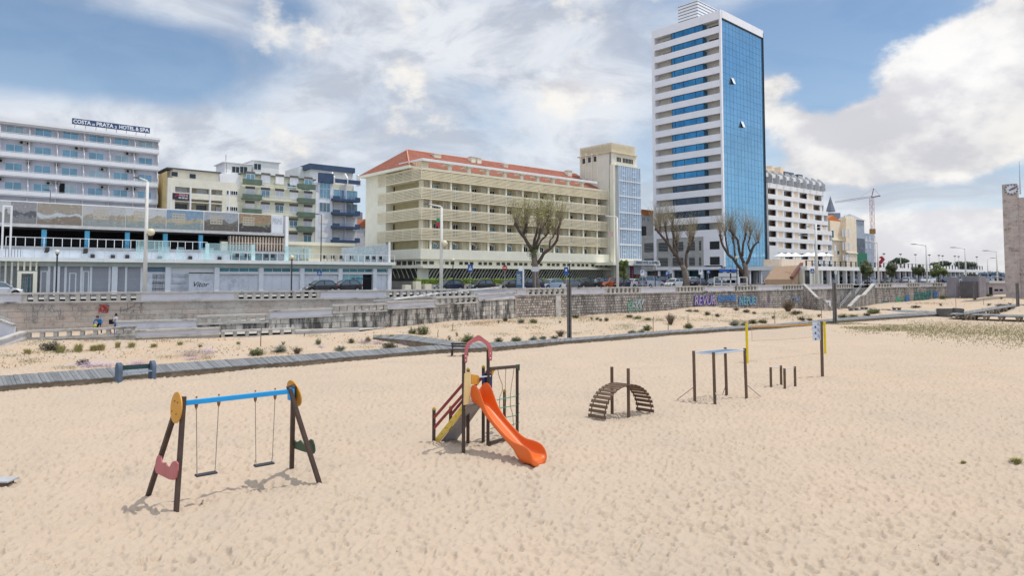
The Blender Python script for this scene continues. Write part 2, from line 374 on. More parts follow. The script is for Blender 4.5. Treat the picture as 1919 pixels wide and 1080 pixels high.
def make_sand():
    ts = np.concatenate([np.linspace(-3.2, -.95, 30)[:-1], np.linspace(-.95, .95, 1150), np.linspace(.95, 3.2, 30)[1:]])
    ys = np.concatenate([np.linspace(-6, 6, 8)[:-1], 6*np.exp(np.linspace(0, math.log(200/6), 1000))])
    X = []; 
    T, Y = np.meshgrid(ts, ys)
    Xs = T*np.maximum(Y, 6.0); Z = hgt(Xs, Y) + footprints(Xs, Y)
    far = np.clip((Y-165)/30, 0, 1); Z = Z*(1-far)+(-.8)*far
    n, m = T.shape
    co = np.stack([Xs, Y, Z], -1).reshape(-1, 3)
    i = np.arange((n-1)*(m-1)); r = i//(m-1); c = i % (m-1); a = r*m+c
    q = np.stack([a, a+1, a+m+1, a+m], 1)
    # skirt to the horizon
    base = len(co)
    ext = np.array([[-4000, -60, -.9], [4000, -60, -.9], [4000, 4000, -.9], [-4000, 4000, -.9]])
    co = np.concatenate([co, ext]); 
    me = D_.meshes.new('sand')
    me.vertices.add(len(co)); me.vertices.foreach_set('co', co.astype(np.float32).ravel())
    q = np.concatenate([q, [[base, base+1, base+2, base+3]]])
    me.loops.add(q.size); me.loops.foreach_set('vertex_index', q.astype(np.int32).ravel())
    me.polygons.add(len(q)); me.polygons.foreach_set('loop_start', (np.arange(len(q))*4).astype(np.int32)); me.polygons.foreach_set('loop_total', np.full(len(q), 4, np.int32))
    me.update(calc_edges=True)
    me.polygons.foreach_set('use_smooth', np.ones(len(q), bool))
    m = D_.materials.new('sand'); m.use_nodes = True; t = NT(m.node_tree); b = t.n['Principled BSDF']
    b.inputs['Roughness'].default_value = .95; b.inputs['Specular IOR Level'].default_value = .12
    co = t.new('ShaderNodeTexCoord').outputs['Object']
    big = t.noise(co, .14, 3); col = t.mix(t.ramp(big, .35, .65), lin((.480, .390, .300)), lin((.508, .402, .306)))
    mid = t.noise(t.vmath('ADD', co, (9, 4, 2)), .45, 4); col = t.mix(t.ramp(mid, .45, .7, 0, .6), col, lin((.445, .368, .288)))
    fine = t.noise(co, 40, 5, .7); col = t.mix(t.ramp(fine, .35, .7, 0, .22), col, lin((.33, .26, .19)))
    hh = t.math('MULTIPLY', t.noise(co, 9, 5, .6), .030)
    hh = t.math('ADD', hh, t.math('MULTIPLY', t.noise(co, 30, 3, .6), .004))
    bp = t.new('ShaderNodeBump'); bp.inputs['Strength'].default_value = 1.0; bp.inputs['Distance'].default_value = 1.0
    t.put(bp.inputs['Height'], hh); t.link(bp.outputs[0], b.inputs['Normal'])
    # damp, crusted sand and litter among the dunes and dead bits of weed in the right field
    att = t.new('ShaderNodeAttribute', attribute_name='weed'); wd = att.outputs['Fac']
    sp = t.noise(co, 7.0, 6, .75); spk = t.ramp(sp, .60, .68, 0, .75)
    col = t.mix(t.math('MULTIPLY', spk, wd, clamp=True), col, lin((.16, .12, .075)))
    pat = t.ramp(t.noise(co, .35, 5, .6), .42, .68, 0, .75)
    col = t.mix(t.math('MULTIPLY', pat, wd, clamp=True), col, lin((.50, .36, .235)))
    t.put(b.inputs['Base Color'], col)
    me.materials.append(m)
    Db = 1/np.interp(T, _bt, _bd)
    wv_ = np.clip((Y-Db-2.5)/2, 0, 1)*.85
    rx = np.clip((T-.22)/.25, 0, 1)*np.clip((Y-24)/12, 0, 1)*.34
    wv_ = np.maximum(wv_, rx)
    g1 = np.clip((T-.33)/.2, 0, 1)*np.clip((Y-58)/9, 0, 1)*np.clip((Db-4-Y)/4, 0, 1)
    wv_ = np.maximum(wv_, g1)
    at = me.attributes.new('weed', 'FLOAT', 'POINT'); at.data.foreach_set('value', np.concatenate([wv_.ravel(), np.zeros(4)]).astype(np.float32))
    o = D_.objects.new('sand', me); C.objects.link(o); tag(o, 'pale dry beach sand full of footprints, rising into dunes by the wall', None, None, 'structure')
make_sand()

# ------------------------------------------------------------------ street
asph = M('asphalt', (.085, .085, .09), .9, .1, 2, .01, 60); pave = M('pavement', (.36, .345, .32), .9, .08, 1.2, .01, 30)
WP = [-260, 0, 400, 760, 966, 1239, 1460, 1630, 1823, 2100]
def rise(px): return float(np.interp(px, [0, 900, 1250, 1450, 2100], [.18, .26, .34, .48, .48]))
def wp(px, off=0.0):                        # point of the wall line, pushed off landward
    a = plan(px-3, wallD(px-3)); b = plan(px+3, wallD(px+3)); d = (b-a).normalized(); n = Vector((-d.y, d.x, 0))
    return plan(px, wallD(px))+n*off
mb = MB()
pts = [wp(x, .45) for x in WP]; far = [p+Vector((-.82, .57, 0))*900 for p in pts]
for i in range(len(pts)-1):
    a, b, c, d = pts[i], pts[i+1], far[i+1], far[i]
    mb.add([(p.x, p.y, ST-.12+rise(WP[i+k_])) for p, k_ in ((a, 0), (b, 1), (c, 1), (d, 0))], [(0, 1, 2, 3)])
e = wp(2100, .45); mb.add([(e.x, e.y, ST+.30), (2600, 1500, ST+.30), (2600, 4000, ST+.30), (far[-1].x, far[-1].y, ST+.30)], [(0, 1, 2, 3)])
tag(mb.build('road', asph), None, None, None, 'structure')
mb = MB()
for i in range(len(WP)-1):                 # promenade with a kerb 0.12 m high
    a, b, c, d = wp(WP[i], .46), wp(WP[i+1], .46), wp(WP[i+1], 7), wp(WP[i], 7)
    mb.add([(p.x, p.y, ST+rise(WP[i+k_])) for p, k_ in ((a, 0), (b, 1), (c, 1), (d, 0))]+[(p.x, p.y, ST-.15+rise(WP[i+k_])) for p, k_ in ((a, 0), (b, 1), (c, 1), (d, 0))], [(0, 1, 2, 3), (3, 2, 6, 7)])
tag(mb.build('promenade', pave), None, None, None, 'structure')
# ------------------------------------------------------------------ sea walls with parapets
cop = M('coping_stone', (.48, .46, .43), .9, .1, 1.2, .01, 25, stain='#2a2826', stainamt=.9)
pan = M('parapet_plaster', (.62, .61, .66), .85, .05, .8, .004, 20, stain='#5b5856', stainamt=.25)
bal = M('baluster_stone', (.56, .53, .48), .9, .12, 1.4, .01, 25, stain='#2f2c2a', stainamt=.5)
smooth_w = MBrick('pink_ashlar', (.47, .39, .335), (.41, .385, .35), (.24, .21, .18), 1.25, .46, .012, .008, stain='#4a4541', stainamt=.55, mix3=(.54, .51, .46))
old_w = MBrick('weathered_ashlar', (.66, .61, .54), (.24, .235, .225), (.17, .16, .15), .80, .50, .02, .02, stain='#232221', stainamt=.86, vs=.75, mix3=(.44, .42, .40), streaky=True)
rub_w = MBrick('rubble_stone', (.55, .50, .45), (.30, .28, .26), (.07, .065, .06), .50, .34, .035, .05, stain='#2e2b2a', stainamt=.55, vs=.5, irregular=.2, mix3=(.5, .44, .42), streaky=True)
mix_w = MBrick('mottled_rubble', (.64, .55, .47), (.26, .23, .21), (.10, .095, .09), .36, .30, .03, .05, stain='#1d1b1b', stainamt=.65, vs=.9, irregular=.25)
def dirmat(a, b):
    d = (b-a); L = d.length; d.normalize(); m = Matrix(((d.x, -d.y, 0, a.x), (d.y, d.x, 0, a.y), (0, 0, 1, 0), (0, 0, 0, 1))); return m, L
def pier_run(root, A, B, zt, kind, zt2=None, face=None, zb=None, ph=.72, th=.45, space=.78, bw=.30, body=True):
    """one run of parapet between plan points A and B (top heights zt..zt2) on a wall body down to zb"""
    m, L = dirmat(A, B); zt2 = zt if zt2 is None else zt2; s = (zt2-zt)/L
    def bar(mb, x0, x1, y0, y1, za, zb_):  # bar following the slope; z relative to the top line
        mb.add([(x, y, zt+s*x+z) for z in (za, zb_) for x, y in ((x0, y0), (x1, y0), (x1, y1), (x0, y1))],
               [(0, 3, 2, 1), (4, 5, 6, 7), (0, 1, 5, 4), (1, 2, 6, 5), (2, 3, 7, 6), (3, 0, 4, 7)])
    q = MB(); q.X = m
    bar(q, 0, L, -.07, th+.05, -.15, 0); bar(q, 0, L, -.10, th+.06, -ph-.16, -ph)
    q.build('coping', cop, root, True)
    q = MB(); q.X = m
    if kind == 'solid':
        bar(q, .06, L-.06, .04, th-.06, -ph, -.15); q.build('parapet_panel', pan, root, True)
        q = MB(); q.X = m; bar(q, 0, .06, 0, th, -ph, -.15); bar(q, L-.06, L, 0, th, -ph, -.15); q.build('pier', bal, root, True)
    else:
        n = max(2, int(round(L/space)))
        for i in range(n+1):
            x = i*(L-bw)/n; q = MB(); q.X = m; bar(q, x, x+bw, .03, th-.03, -ph, -.15); q.build('baluster', bal, root, True)
    if body and face:
        q = MB(); q.X = m
        q.add([(x, y, z) for x, y, z in ((0, 0, zb), (L, 0, zb), (L, th, zb), (0, th, zb), (0, 0, zt-ph-.16), (L, 0, zt2-ph-.16), (L, th, zt2-ph-.16), (0, th, zt-ph-.16))],
              [(0, 3, 2, 1), (4, 5, 6, 7), (0, 1, 5, 4), (1, 2, 6, 5), (2, 3, 7, 6), (3, 0, 4, 7)])
        q.build('wall_face', face, root, True)
def wroot(name, label, px, D, theta=55): f = Frame(px, D, theta, 0); return thing(name, label, 'wall', f.o, f.rz)
PT = 3.83
r1 = wroot('sea_wall', 'long wall of pinkish cut stone with balustrade along the promenade at left, behind the ramp', 0, 55)
runs = [(-250, 45, 's'), (45, 265, 'b'), (265, 443, 's'), (443, 601, 'b'), (601, 726, 's'), (726, 888, 'b'), (888, 970, 's')]
for a, b, k in runs: pier_run(r1, wp(a), wp(b), PT+.02, 'solid' if k == 's' else 'bal', face=smooth_w, zb=-.5)
r2 = wroot('sea_wall', 'long grey rubble stone wall covered in graffiti between the ramp and the stone steps', 966, 78)
runs = [(968, 988, 's'), (988, 1062, 'b'), (1062, 1135, 's'), (1135, 1201, 'b'), (1201, 1267, 's'), (1267, 1320, 'b'), (1320, 1375, 's'), (1375, 1419, 'b'), (1419, 1465, 's'), (1465, 1503, 'b'), (1503, 1567, 's'), (1567, 1599, 'b')]
for i, (a, b, k) in enumerate(runs): pier_run(r2, wp(a), wp(b), PT, 'solid' if k == 's' else 'bal', face=mix_w if i < 2 else rub_w, zb=-1.6, space=.95 if a > 1300 else .8, bw=.34)
q = MB(); q.box(-.25, .55, -.3, 0, -.2, 3.0); q.X = None
pm, _ = dirmat(wp(1041), wp(1050)); q = MB(); q.X = pm; q.box(0, .75, -.12, .1, -.3, 2.9); q.build('pilaster', bal, r2, True)
r3 = wroot('sea_wall', 'far stretch of rubble stone wall with turquoise graffiti, right of the stone steps', 1642, 133)
runs = [(1636, 1644, 's'), (1644, 1672, 'b'), (1672, 1699, 's'), (1699, 1723, 'b'), (1723, 1746, 's'), (1746, 1767, 'b'), (1767, 1787, 's'), (1787, 1806, 'b'), (1806, 1826, 's')]
for a, b, k in runs: pier_run(r3, wp(a), wp(b), PT, 'solid' if k == 's' else 'bal', face=rub_w, zb=-1.6, space=1.2, bw=.45)
# ramp in front of the left wall
rr = wroot('ramp_wall', 'weathered grey stone ramp wall with stepped balustrades climbing to the promenade', 222, 54.3)
def zpix(px, py, D): return At(px, py, D).z
rrun = [(222, 373, 601.8, 598.5, 's'), (373, 507, 592, 588, 'b'), (507, 625, 582, 577.5, 's'), (625, 727, 571.5, 568.5, 'b'), (727, 817, 565, 562, 's'), (817, 897, 557.3, 554.3, 'b'), (897, 966, 551, 548, 's')]
for a, b, ya, yb, k in rrun:
    Da, Db_ = rampD(a), rampD(b)
    pier_run(rr, plan(a, Da), plan(b, Db_), zpix(a, ya, Da), 'solid' if k == 's' else 'bal', zpix(b, yb, Db_), face=old_w, zb=-.6, ph=.62, th=.42)
mb = MB(); prev = None; steps = [180, 222, 373, 507, 625, 730, 817, 897, 963]; zs = [.55, .62, .95, 1.4, 1.75, 2.15, 2.45, 2.8, 3.06]
for i in range(len(steps)-1):
    a, b = steps[i], steps[i+1]
    A, B = plan(a, rampD(a)), plan(b, rampD(b)); A2 = wp(a, .05); B2 = wp(b, .05)
    mb.quad((A.x, A.y, zs[i]), (B.x, B.y, zs[i+1]), (B2.x, B2.y, zs[i+1]), (A2.x, A2.y, zs[i]))
mb.build('ramp_slope', pave, rr, True)
# low parapet of the landing
lw = wroot('landing_wall', 'low grey stone parapet with square openings in front of the landing, at the foot of the ramp', 54, 49.2)
def zz(D, y, px=500): return zpix(px, y, D)
LR = [(-70, 43.2, 663, 0, 44.8, 639.5, 's'), (0, 44.8, 639.5, 54, 49.2, 620.5, 's'), (54, 49.2, 620.5, 258, 51.2, 612, 'b'), (258, 51.2, 619.2, 415, 54.2, 613.4, 's'), (418, 54.2, 619.8, 556, 57.2, 614.4, 'b'), (556, 57.2, 620.4, 675, 60, 614.2, 's')]
for a, Da, ya, b, Db_, yb, k in LR:
    pier_run(lw, plan(a, Da), plan(b, Db_), zz(Da, ya, a), 'solid' if k == 's' else 'bal', zz(Db_, yb, b), face=cop, zb=-.4, ph=.52 if k == 'b' else .45, th=.36, space=.92, bw=.26)
mb = MB()
land = [plan(0, 45), plan(54, 49.4), plan(258, 51.4), plan(415, 54.4), plan(556, 57.4), plan(675, 60.3), plan(722, 64.2), wp(727, .05), wp(400, .05), wp(0, .05), wp(-200, .05), plan(-200, 44)]
mb.add([(p.x, p.y, .56-.20*min(1, max(0, (p.y-57)/7))*(p.x > -22)) for p in land], [tuple(range(len(land)))])
tag(mb.build('landing', M('landing_paving', (.42, .39, .35), .9, .06, 1)), None, None, None, 'structure')
# steps at far left, beside the wall
q = thing('stair_wall', 'sloping pale stair parapet at the left edge, coming down from the promenade', 'wall')
mb = MB(); za, zb_ = 1.95, .62
A, B = At(-60, 578, 53.0), At(28, 610, 50.5)
mb.beam(A, B, .3, .13); mb.build('coping', cop, q, True)
mb = MB(); mb.add([A+Vector((0, 0, -.06)), B+Vector((0, 0, -.06)), (B.x, B.y, .5), (A.x, A.y, .5)], [(0, 1, 2, 3)]);
mb.add([A+Vector((-.1, .25, -.06)), B+Vector((-.1, .25, -.06)), (B.x-.1, B.y+.25, .5), (A.x-.1, A.y+.25, .5)], [(3, 2, 1, 0)])
mb.add([B+Vector((0, 0, -.06)), B+Vector((-.1, .25, -.06)), (B.x-.1, B.y+.25, .5), (B.x, B.y, .5)], [(0, 1, 2, 3)]); mb.build('parapet_panel', pan, q, True)
steel = M('pale_metal', (.55, .56, .57), .4, .05, 3, metal=.6)
mb = MB(); mb.tube([At(-60, 571, 53), At(20, 600.5, 50.8), At(28, 600.8, 50.6)], .03, 6); mb.tube([At(20, 600.5, 50.8), At(20, 606.5, 50.8)], .03, 6); mb.build('handrail', steel, q, True)
# handrail on the ramp
q = thing('handrail', 'thin metal handrail climbing the ramp beside the balustrade to the promenade', 'handrail')
mb = MB(); hp = [(700, 66.2, 563.5), (740, 66.5, 560.3), (820, 69.2, 549.6), (860, 71.5, 545.5), (940, 75, 537.5)]
for k in (0, 1): mb.tube([At(a, c+k*1.6, b) for a, b, c in hp], .032, 6)
for a, b, c in hp+[(780, 67.6, 555.2), (900, 73, 541.7)]: p = At(a, c, b); mb.tube([p, p-Vector((0, 0, .85))], .025, 6)
p = At(940, 537.5, 75); mb.tube([p, p-Vector((0, 0, .17))], .03, 6)
mb.build('rail', steel, q, True)
# ------------------------------------------------------------------ steps through the wall (photo right)
ss = wroot('stone_steps', 'flight of weathered stone steps with metal rails through the rubble wall', 1600, 127)
stm = M('step_stone', (.30, .275, .25), .9, .15, 1.5, .02, 20, stain='#2a2725', stainamt=.6)
n = 15; top_l, top_r = At(1601, 533, 128), At(1633, 533.5, 132); bot_l, bot_r = At(1570, 577, 119), At(1612, 578, 123)
for k in range(n):
    f0, f1 = k/n, (k+1)/n; z1 = ST+(-.55-ST)*f0; z0 = z1-.30
    a, b = top_l.lerp(bot_l, f0), top_r.lerp(bot_r, f0); c, d = top_l.lerp(bot_l, f1), top_r.lerp(bot_r, f1)
    mb = MB(); vs = [(c.x, c.y), (d.x, d.y), (b.x, b.y), (a.x, a.y)]
    mb.add([(x, y, -1.2) for x, y in vs]+[(x, y, z1) for x, y in vs], [(0, 3, 2, 1), (4, 5, 6, 7), (0, 1, 5, 4), (1, 2, 6, 5), (2, 3, 7, 6), (3, 0, 4, 7)])
    mb.build('step', stm, ss, True)
def sidewall(pts, th=.5, z0=-1.6):          # pts: px,py,D of its top line
    P = [At(*p) for p in pts]
    body = MB(); cap = MB()
    for a, b in zip(P, P[1:]):
        d = (b-a); d.z = 0; d.normalize(); n = Vector((-d.y, d.x, 0))*th
        lo = [Vector((a.x, a.y, z0)), Vector((b.x, b.y, z0)), Vector((b.x, b.y, z0))+n, Vector((a.x, a.y, z0))+n]
        hi = [a-Vector((0, 0, .16)), b-Vector((0, 0, .16)), b+n-Vector((0, 0, .16)), a+n-Vector((0, 0, .16))]
        body.add(lo+hi, [(0, 3, 2, 1), (4, 5, 6, 7), (0, 1, 5, 4), (1, 2, 6, 5), (2, 3, 7, 6), (3, 0, 4, 7)])
        o = n*.1; h2 = [a-o-Vector((0, 0, .16)), b-o-Vector((0, 0, .16)), b+n*1.1-Vector((0, 0, .16)), a+n*1.1-Vector((0, 0, .16))]
        cap.add(h2+[p+Vector((0, 0, .16)) for p in h2], [(0, 3, 2, 1), (4, 5, 6, 7), (0, 1, 5, 4), (1, 2, 6, 5), (2, 3, 7, 6), (3, 0, 4, 7)])
    body.build('side_wall', rub_w, ss, True); cap.build('coping', cop, ss, True)
sidewall([(1594, 574, 119), (1613, 554, 122.5), (1621, 553, 124), (1640, 531.5, 131)])
sidewall([(1505, 532, 112), (1532, 559, 109.5)]); sidewall([(1532, 557, 109.5), (1543, 557, 110.5)]); sidewall([(1543, 560, 110.6), (1562, 580, 113)], .3)
mb = MB()
for pp in (((1575, 570, 118.5), (1595, 546.5, 122.5)), ((1603, 548, 123.5), (1619, 527.5, 129))):
    a, b = At(*pp[0]), At(*pp[1])
    for k in (0, -.35): mb.tube([a+Vector((0, 0, k)), b+Vector((0, 0, k))], .035, 6)
    for p in (a, b): mb.tube([p, p-Vector((0, 0, 1.0))], .05, 6)
mb.build('handrail', steel, ss, True)

# ------------------------------------------------------------------ boardwalk
wood_g = M('grey_planks', (.19, .198, .205), .85, .16, 2.5, .006, 60, col2=(.23, .235, .24))
wood_e = M('boardwalk_edge', (.17, .13, .095), .9, .2, 2.0, .01, 30, col2=(.25, .21, .16))
def lerp_tab(tab, x): return float(np.interp(x, [a for a, _ in tab], [b for _, b in tab]))
def deck(root, up, lo, z, name='plank', edge=True, pitch=.16):
    U = [G(a, b, z) for a, b in up]; L = [G(a, b, z) for a, b in lo]
    def resample(P):
        d = [0]
        for a, b in zip(P, P[1:]): d.append(d[-1]+(b-a).length)
        return d
    dl = resample(L); total_ = dl[-1]; n = int(total_/pitch); mbx = MB(); rnd = random.Random(3)
    def pos(P, s):
        d = resample(P); s = s*d[-1]
        for i in range(len(P)-1):
            if s <= d[i+1] or i == len(P)-2: return P[i].lerp(P[i+1], (s-d[i])/(d[i+1]-d[i]))
    dU = resample(U)
    def fast(P, d, s):
        s = s*d[-1]; i = max(0, min(len(P)-2, int(np.searchsorted(d, s))-1)); return P[i].lerp(P[i+1], (s-d[i])/(d[i+1]-d[i]))
    for k in range(n):
        a, b = fast(L, dl, k/n), fast(L, dl, (k+.93)/n); c, d = fast(U, dU, (k+.93)/n), fast(U, dU, k/n); o = rnd.uniform(-.012, .012); e = (c-b).normalized()*rnd.uniform(-.05, .04)
        a = a+e; b = b+e
        mbx.mi = rnd.choice((0, 0, 1, 2))
        mbx.add([(p.x, p.y, z-.05+o) for p in (a, b, c, d)]+[(p.x, p.y, z+o) for p in (a, b, c, d)], [(0, 3, 2, 1), (4, 5, 6, 7), (0, 1, 5, 4), (1, 2, 6, 5), (2, 3, 7, 6), (3, 0, 4, 7)])
    mbx.build('planking', [wood_g, M('grey_planks_b', (.21, .217, .222), .85, .14, 2.5), M('grey_planks_c', (.175, .182, .19), .85, .14, 2.5)], root)
    if edge:
        for P, sgn in ((L, 1), (U, -1)):
            mbx = MB()
            for a, b in zip(P, P[1:]):
                mid = Vector((0, .09*sgn, 0))
                mbx.add([(a.x, a.y+mid.y, z-.55), (b.x, b.y+mid.y, z-.55), (b.x, b.y+mid.y, z-.052), (a.x, a.y+mid.y, z-.052)], [(0, 1, 2, 3)])
                mbx.add([(a.x, a.y+mid.y*2, z-.55), (b.x, b.y+mid.y*2, z-.55), (b.x, b.y+mid.y*2, z-.052), (a.x, a.y+mid.y*2, z-.052)], [(0, 1, 2, 3)])
            mbx.build('edge_beam', wood_e, root)
bw = thing('boardwalk', 'long weathered grey plank boardwalk curving along the edge of the dunes', 'boardwalk')
deck(bw, BW_UP, BW_LO, BWZ)
bw2 = thing('boardwalk', 'short grey plank branch running from the main boardwalk to the ramp behind the benches', 'boardwalk')
deck(bw2, [(700, 625), (760, 627.2), (800, 632.5), (868, 641.8)], [(700, 632.5), (766, 638), (824, 645.5), (846, 648)], BWZ+.06)
bw3 = thing('boardwalk', 'plank branch from the foot of the stone steps to the boardwalk junction', 'boardwalk')
deck(bw3, [(1590, 578.5), (1660, 580.5), (1700, 581.5), (1775, 584.5)], [(1600, 583), (1660, 586.5), (1700, 588), (1760, 590.2)], .05, pitch=.3)
bw4 = thing('boardwalk', 'raised plank walkway on short posts climbing toward the clock tower at the right edge', 'boardwalk')
deck(bw4, [(1806, 584.5), (1860, 576), (1919, 567.5), (1990, 557)], [(1808, 589.5), (1860, 580.5), (1919, 571.6), (1990, 561)], .75, pitch=.3, edge=False)
bw5 = thing('boardwalk', 'raised plank walkway on trestles running out over the sand at the right edge', 'boardwalk')
deck(bw5, [(1786, 586.5), (1860, 588.5), (1919, 590.5), (1990, 593)], [(1780, 589), (1860, 591.8), (1919, 594), (1990, 597)], .62, pitch=.3, edge=False)
for root, P, z in ((bw4, [(1815, 588.4), (1828, 586.2), (1842, 583.7), (1856, 581.2), (1870, 579), (1884, 576.8), (1898, 574.6), (1912, 572.4)], .75), (bw5, [(1798, 589.6), (1824, 590.6), (1850, 591.5), (1879, 592.5), (1912, 593.7)], .62)):
    for a, b in P:
        p = G(a, b, z); g = float(hgt(p.x, p.y)); mbx = MB()
        mbx.box(p.x-.35, p.x+.35, p.y-.02, p.y+.25, z-.28, z-.06); mbx.box(p.x-.3, p.x-.12, p.y, p.y+.2, g-.3, z-.28); mbx.box(p.x+.12, p.x+.3, p.y, p.y+.2, g-.3, z-.28)
        mbx.build('trestle', wood_e, root)
    mbx = MB()
    for (a, b), (c, d) in zip(P, P[1:]): mbx.beam(G(a, b, z-.17), G(c, d, z-.17), .1, .22)
    mbx.build('edge_beam', wood_e, root)
# ------------------------------------------------------------------ shared looks
white = M('white_render', (.80, .80, .83), .7, .03, .8, streak=.2, stain='#8a8a8c'); white2 = M('white_paint', (.80, .79, .78), .6, .04, 1.0, streak=.15, stain='#8f8c86')
wallg = M('lilac_wall', (.66, .68, .78), .8, .05, .6, streak=.25, stain='#77777d'); shut = M('grey_shutter', (.60, .62, .68), .6, .05, 2)
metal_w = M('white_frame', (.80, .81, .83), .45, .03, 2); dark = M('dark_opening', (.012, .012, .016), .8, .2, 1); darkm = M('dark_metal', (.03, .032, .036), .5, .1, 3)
gl_blue = MGlass('blue_window', (.20, .36, .46), .12, .35); gl_dark = MGlass('dark_window', (.02, .028, .035), .12, .0); gl_teal = MGlass('teal_window', (.04, .15, .19), .12, .4)
cream = M('cream_render', (.80, .74, .57), .8, .05, .7, streak=.25, stain='#7d7560'); cream_l = M('pale_cream_render', (.80, .77, .64), .8, .04, .6, streak=.2, stain='#8a8674')
acm = M('air_conditioner_case', (.50, .49, .47), .6, .06, 3)
def window(par, u0, u1, z0, z1, d, pane=gl_blue, frame=metal_w, fw=.06, bars=1, name='window'):
    """frame as a part, pane as its sub-part; front of the frame at depth d"""
    mb = MB(); e = .05
    mb.box(u0, u1, d-e, d, z1-fw, z1); mb.box(u0, u1, d-e, d, z0, z0+fw); mb.box(u0, u0+fw, d-e, d, z0+fw, z1-fw); mb.box(u1-fw, u1, d-e, d, z0+fw, z1-fw)
    for k in range(bars): x = u0+(u1-u0)*(k+1)/(bars+1); mb.box(x-fw/2, x+fw/2, d-e+.004, d, z0+fw, z1-fw)
    o = mb.build(name, frame, par); mb = MB(); mb.quad((u0+fw/2, d-.015, z0+fw/2), (u1-fw/2, d-.015, z0+fw/2), (u1-fw/2, d-.015, z1-fw/2), (u0+fw/2, d-.015, z1-fw/2)); mb.build('pane', pane, o)
    return o
def ac_unit(par, u, z, d, dark_face=False):
    mb = MB(); mb.box(u-.42, u+.42, d-.32, d, z-.28, z+.28); o = mb.build('air_conditioner', acm, par)
    mb = MB(); n = 12; mb.add([(u-.1+.22*math.cos(i*math.pi/6), d-.33, z+.22*math.sin(i*math.pi/6)) for i in range(n)], [tuple(range(n))]); mb.build('fan_grille', dark, o)
# ------------------------------------------------------------------ hotel at left
F1 = Frame(293, 120, 49); h1 = F1.thing('hotel_building', 'white seaside hotel with five balcony rows and a blue name board on its roof edge', 'hotel')
us = [F1.u(p) for p in (49.6, 101.5, 153, 201.5, 248, 294)]; mod = (us[-1]-us[0])/5; ztop = F1.z(293, 258.5)
bt = [F1.z(293, y) for y in (278.5, 309.6, 341.3, 373, 404.5, 436)]
Lf = -mod*9.6
mb = MB(); mb.box(Lf, -.01, 1.3, 14, 0, ztop-.35); mb.build('wall', wallg, h1)
mb = MB(); mb.box(Lf, .12, -.25, 14.2, ztop-.35, ztop+.02); mb.box(Lf, .1, .1, 14.1, ztop-.6, ztop-.352); mb.build('roof_slab', white, h1)
nb = int(-Lf/mod)
for i, z in enumerate(bt):
    mb = MB(); mb.box(Lf, 0, -.1, 0, z-.82, z-.16); mb.box(Lf, 0, 0, 1.31, z-1.0, z-.82); mb.build('balcony', white, h1)
    mb = MB(); mb.box(Lf, 0, -.09, -.01, z-.06, z); mb.build('balcony_rail', white2, h1)
    zt = bt[i-1]-1.0 if i else ztop-.6
    for k in range(nb+1):
        u = -k*mod
        mb = MB(); mb.prism([(-.12, z-.8), (1.3, z-.8), (1.3, zt), (.6, zt), (.15, z+.75), (-.12, z+.55)], u-.10, u+.0, 'x'); mb.build('balcony_fin', white2, h1)
    for k in range(nb):
        u = -(k+1)*mod; a = u+mod*.20; b = a+2.25
        zz0 = z-.65; window(h1, a, b, zz0, z+1.32, 1.28, gl_blue if (i*7+k*3) % 5 else MGlass('pale_curtain_window', (.38, .50, .55), .2, .2))
acs = [(0, 39, 231), (0, 55, 233), (0, 145, 244), (0, 158, 246), (0, 242, 255.5), (0, 253, 257.5), (1, 42, 267), (1, 55, 269), (1, 145, 278), (1, 159, 279.5), (1, 240, 288), (1, 253, 289), (2, 3, 301), (2, 55, 306), (2, 108, 309.5), (2, 193, 317.5), (2, 241, 321), (2, 253, 322), (3, 2, 336), (3, 92, 343.5), (3, 107, 344), (3, 193, 351), (3, 240, 354), (3, 253, 354.5)]
for _, px, py in acs: u, z = F1.uz(px, py, 1.0); ac_unit(h1, u, z, 1.28)
u, z = F1.uz(117.5, 354.5, 1.25); mb = MB(); mb.box(u-.45, u+.3, 1.20, 1.24, z-1.2, z+.95); mb.build('open_door', dark, h1)
# name board
u0, zb0 = F1.uz(135.4, 232.5, -.1); u1, zt0 = F1.uz(281.5, 239.5, -.1)
sb = F1.thing('roof_sign', 'long dark blue name board with white lettering on the white hotel roof', 'sign')
zc = (F1.z(135.4, 227, -.1)+F1.z(281.5, 244.3, -.1))/2; hh = (F1.z(208, 230.8, -.1)-F1.z(208, 240.8, -.1))
mb = MB(); mb.box(u0, u1, -.15, .05, zc-hh/2-.03, zc+hh/2+.03); mb.build('board', M('navy_board', (.045, .085, .19), .5, .05, 1), sb)
mb = MB()
for k in range(8): x = u0+.5+(u1-u0-1)*k/7; mb.beam((x, .05, zc), (x, .9, ztop-.1), .05, .05)
mb.build('bracket', darkm, sb)
W_ = u1-u0
letters = MFlat('white_lettering', (.85, .87, .9), .5)
for s, f0, f1, v0, v1 in (('COSTA', .01, .235, -.40, .40), ('DE', .245, .28, -.40, 0), ('PRATA', .295, .52, -.40, .40), ('2', .53, .56, -.40, .1), ('HOTEL', .585, .795, -.40, .40), ('&', .805, .85, -.40, .40), ('SPA', .86, .99, -.40, .40)):
    text_mesh(s, W_*(f1-f0)*.96, hh*(v1-v0)*.9, letters, sb, 'lettering', (u0+W_*(f0+f1)/2, -.165, zc+hh*(v0+v1)/2), bold=.03)
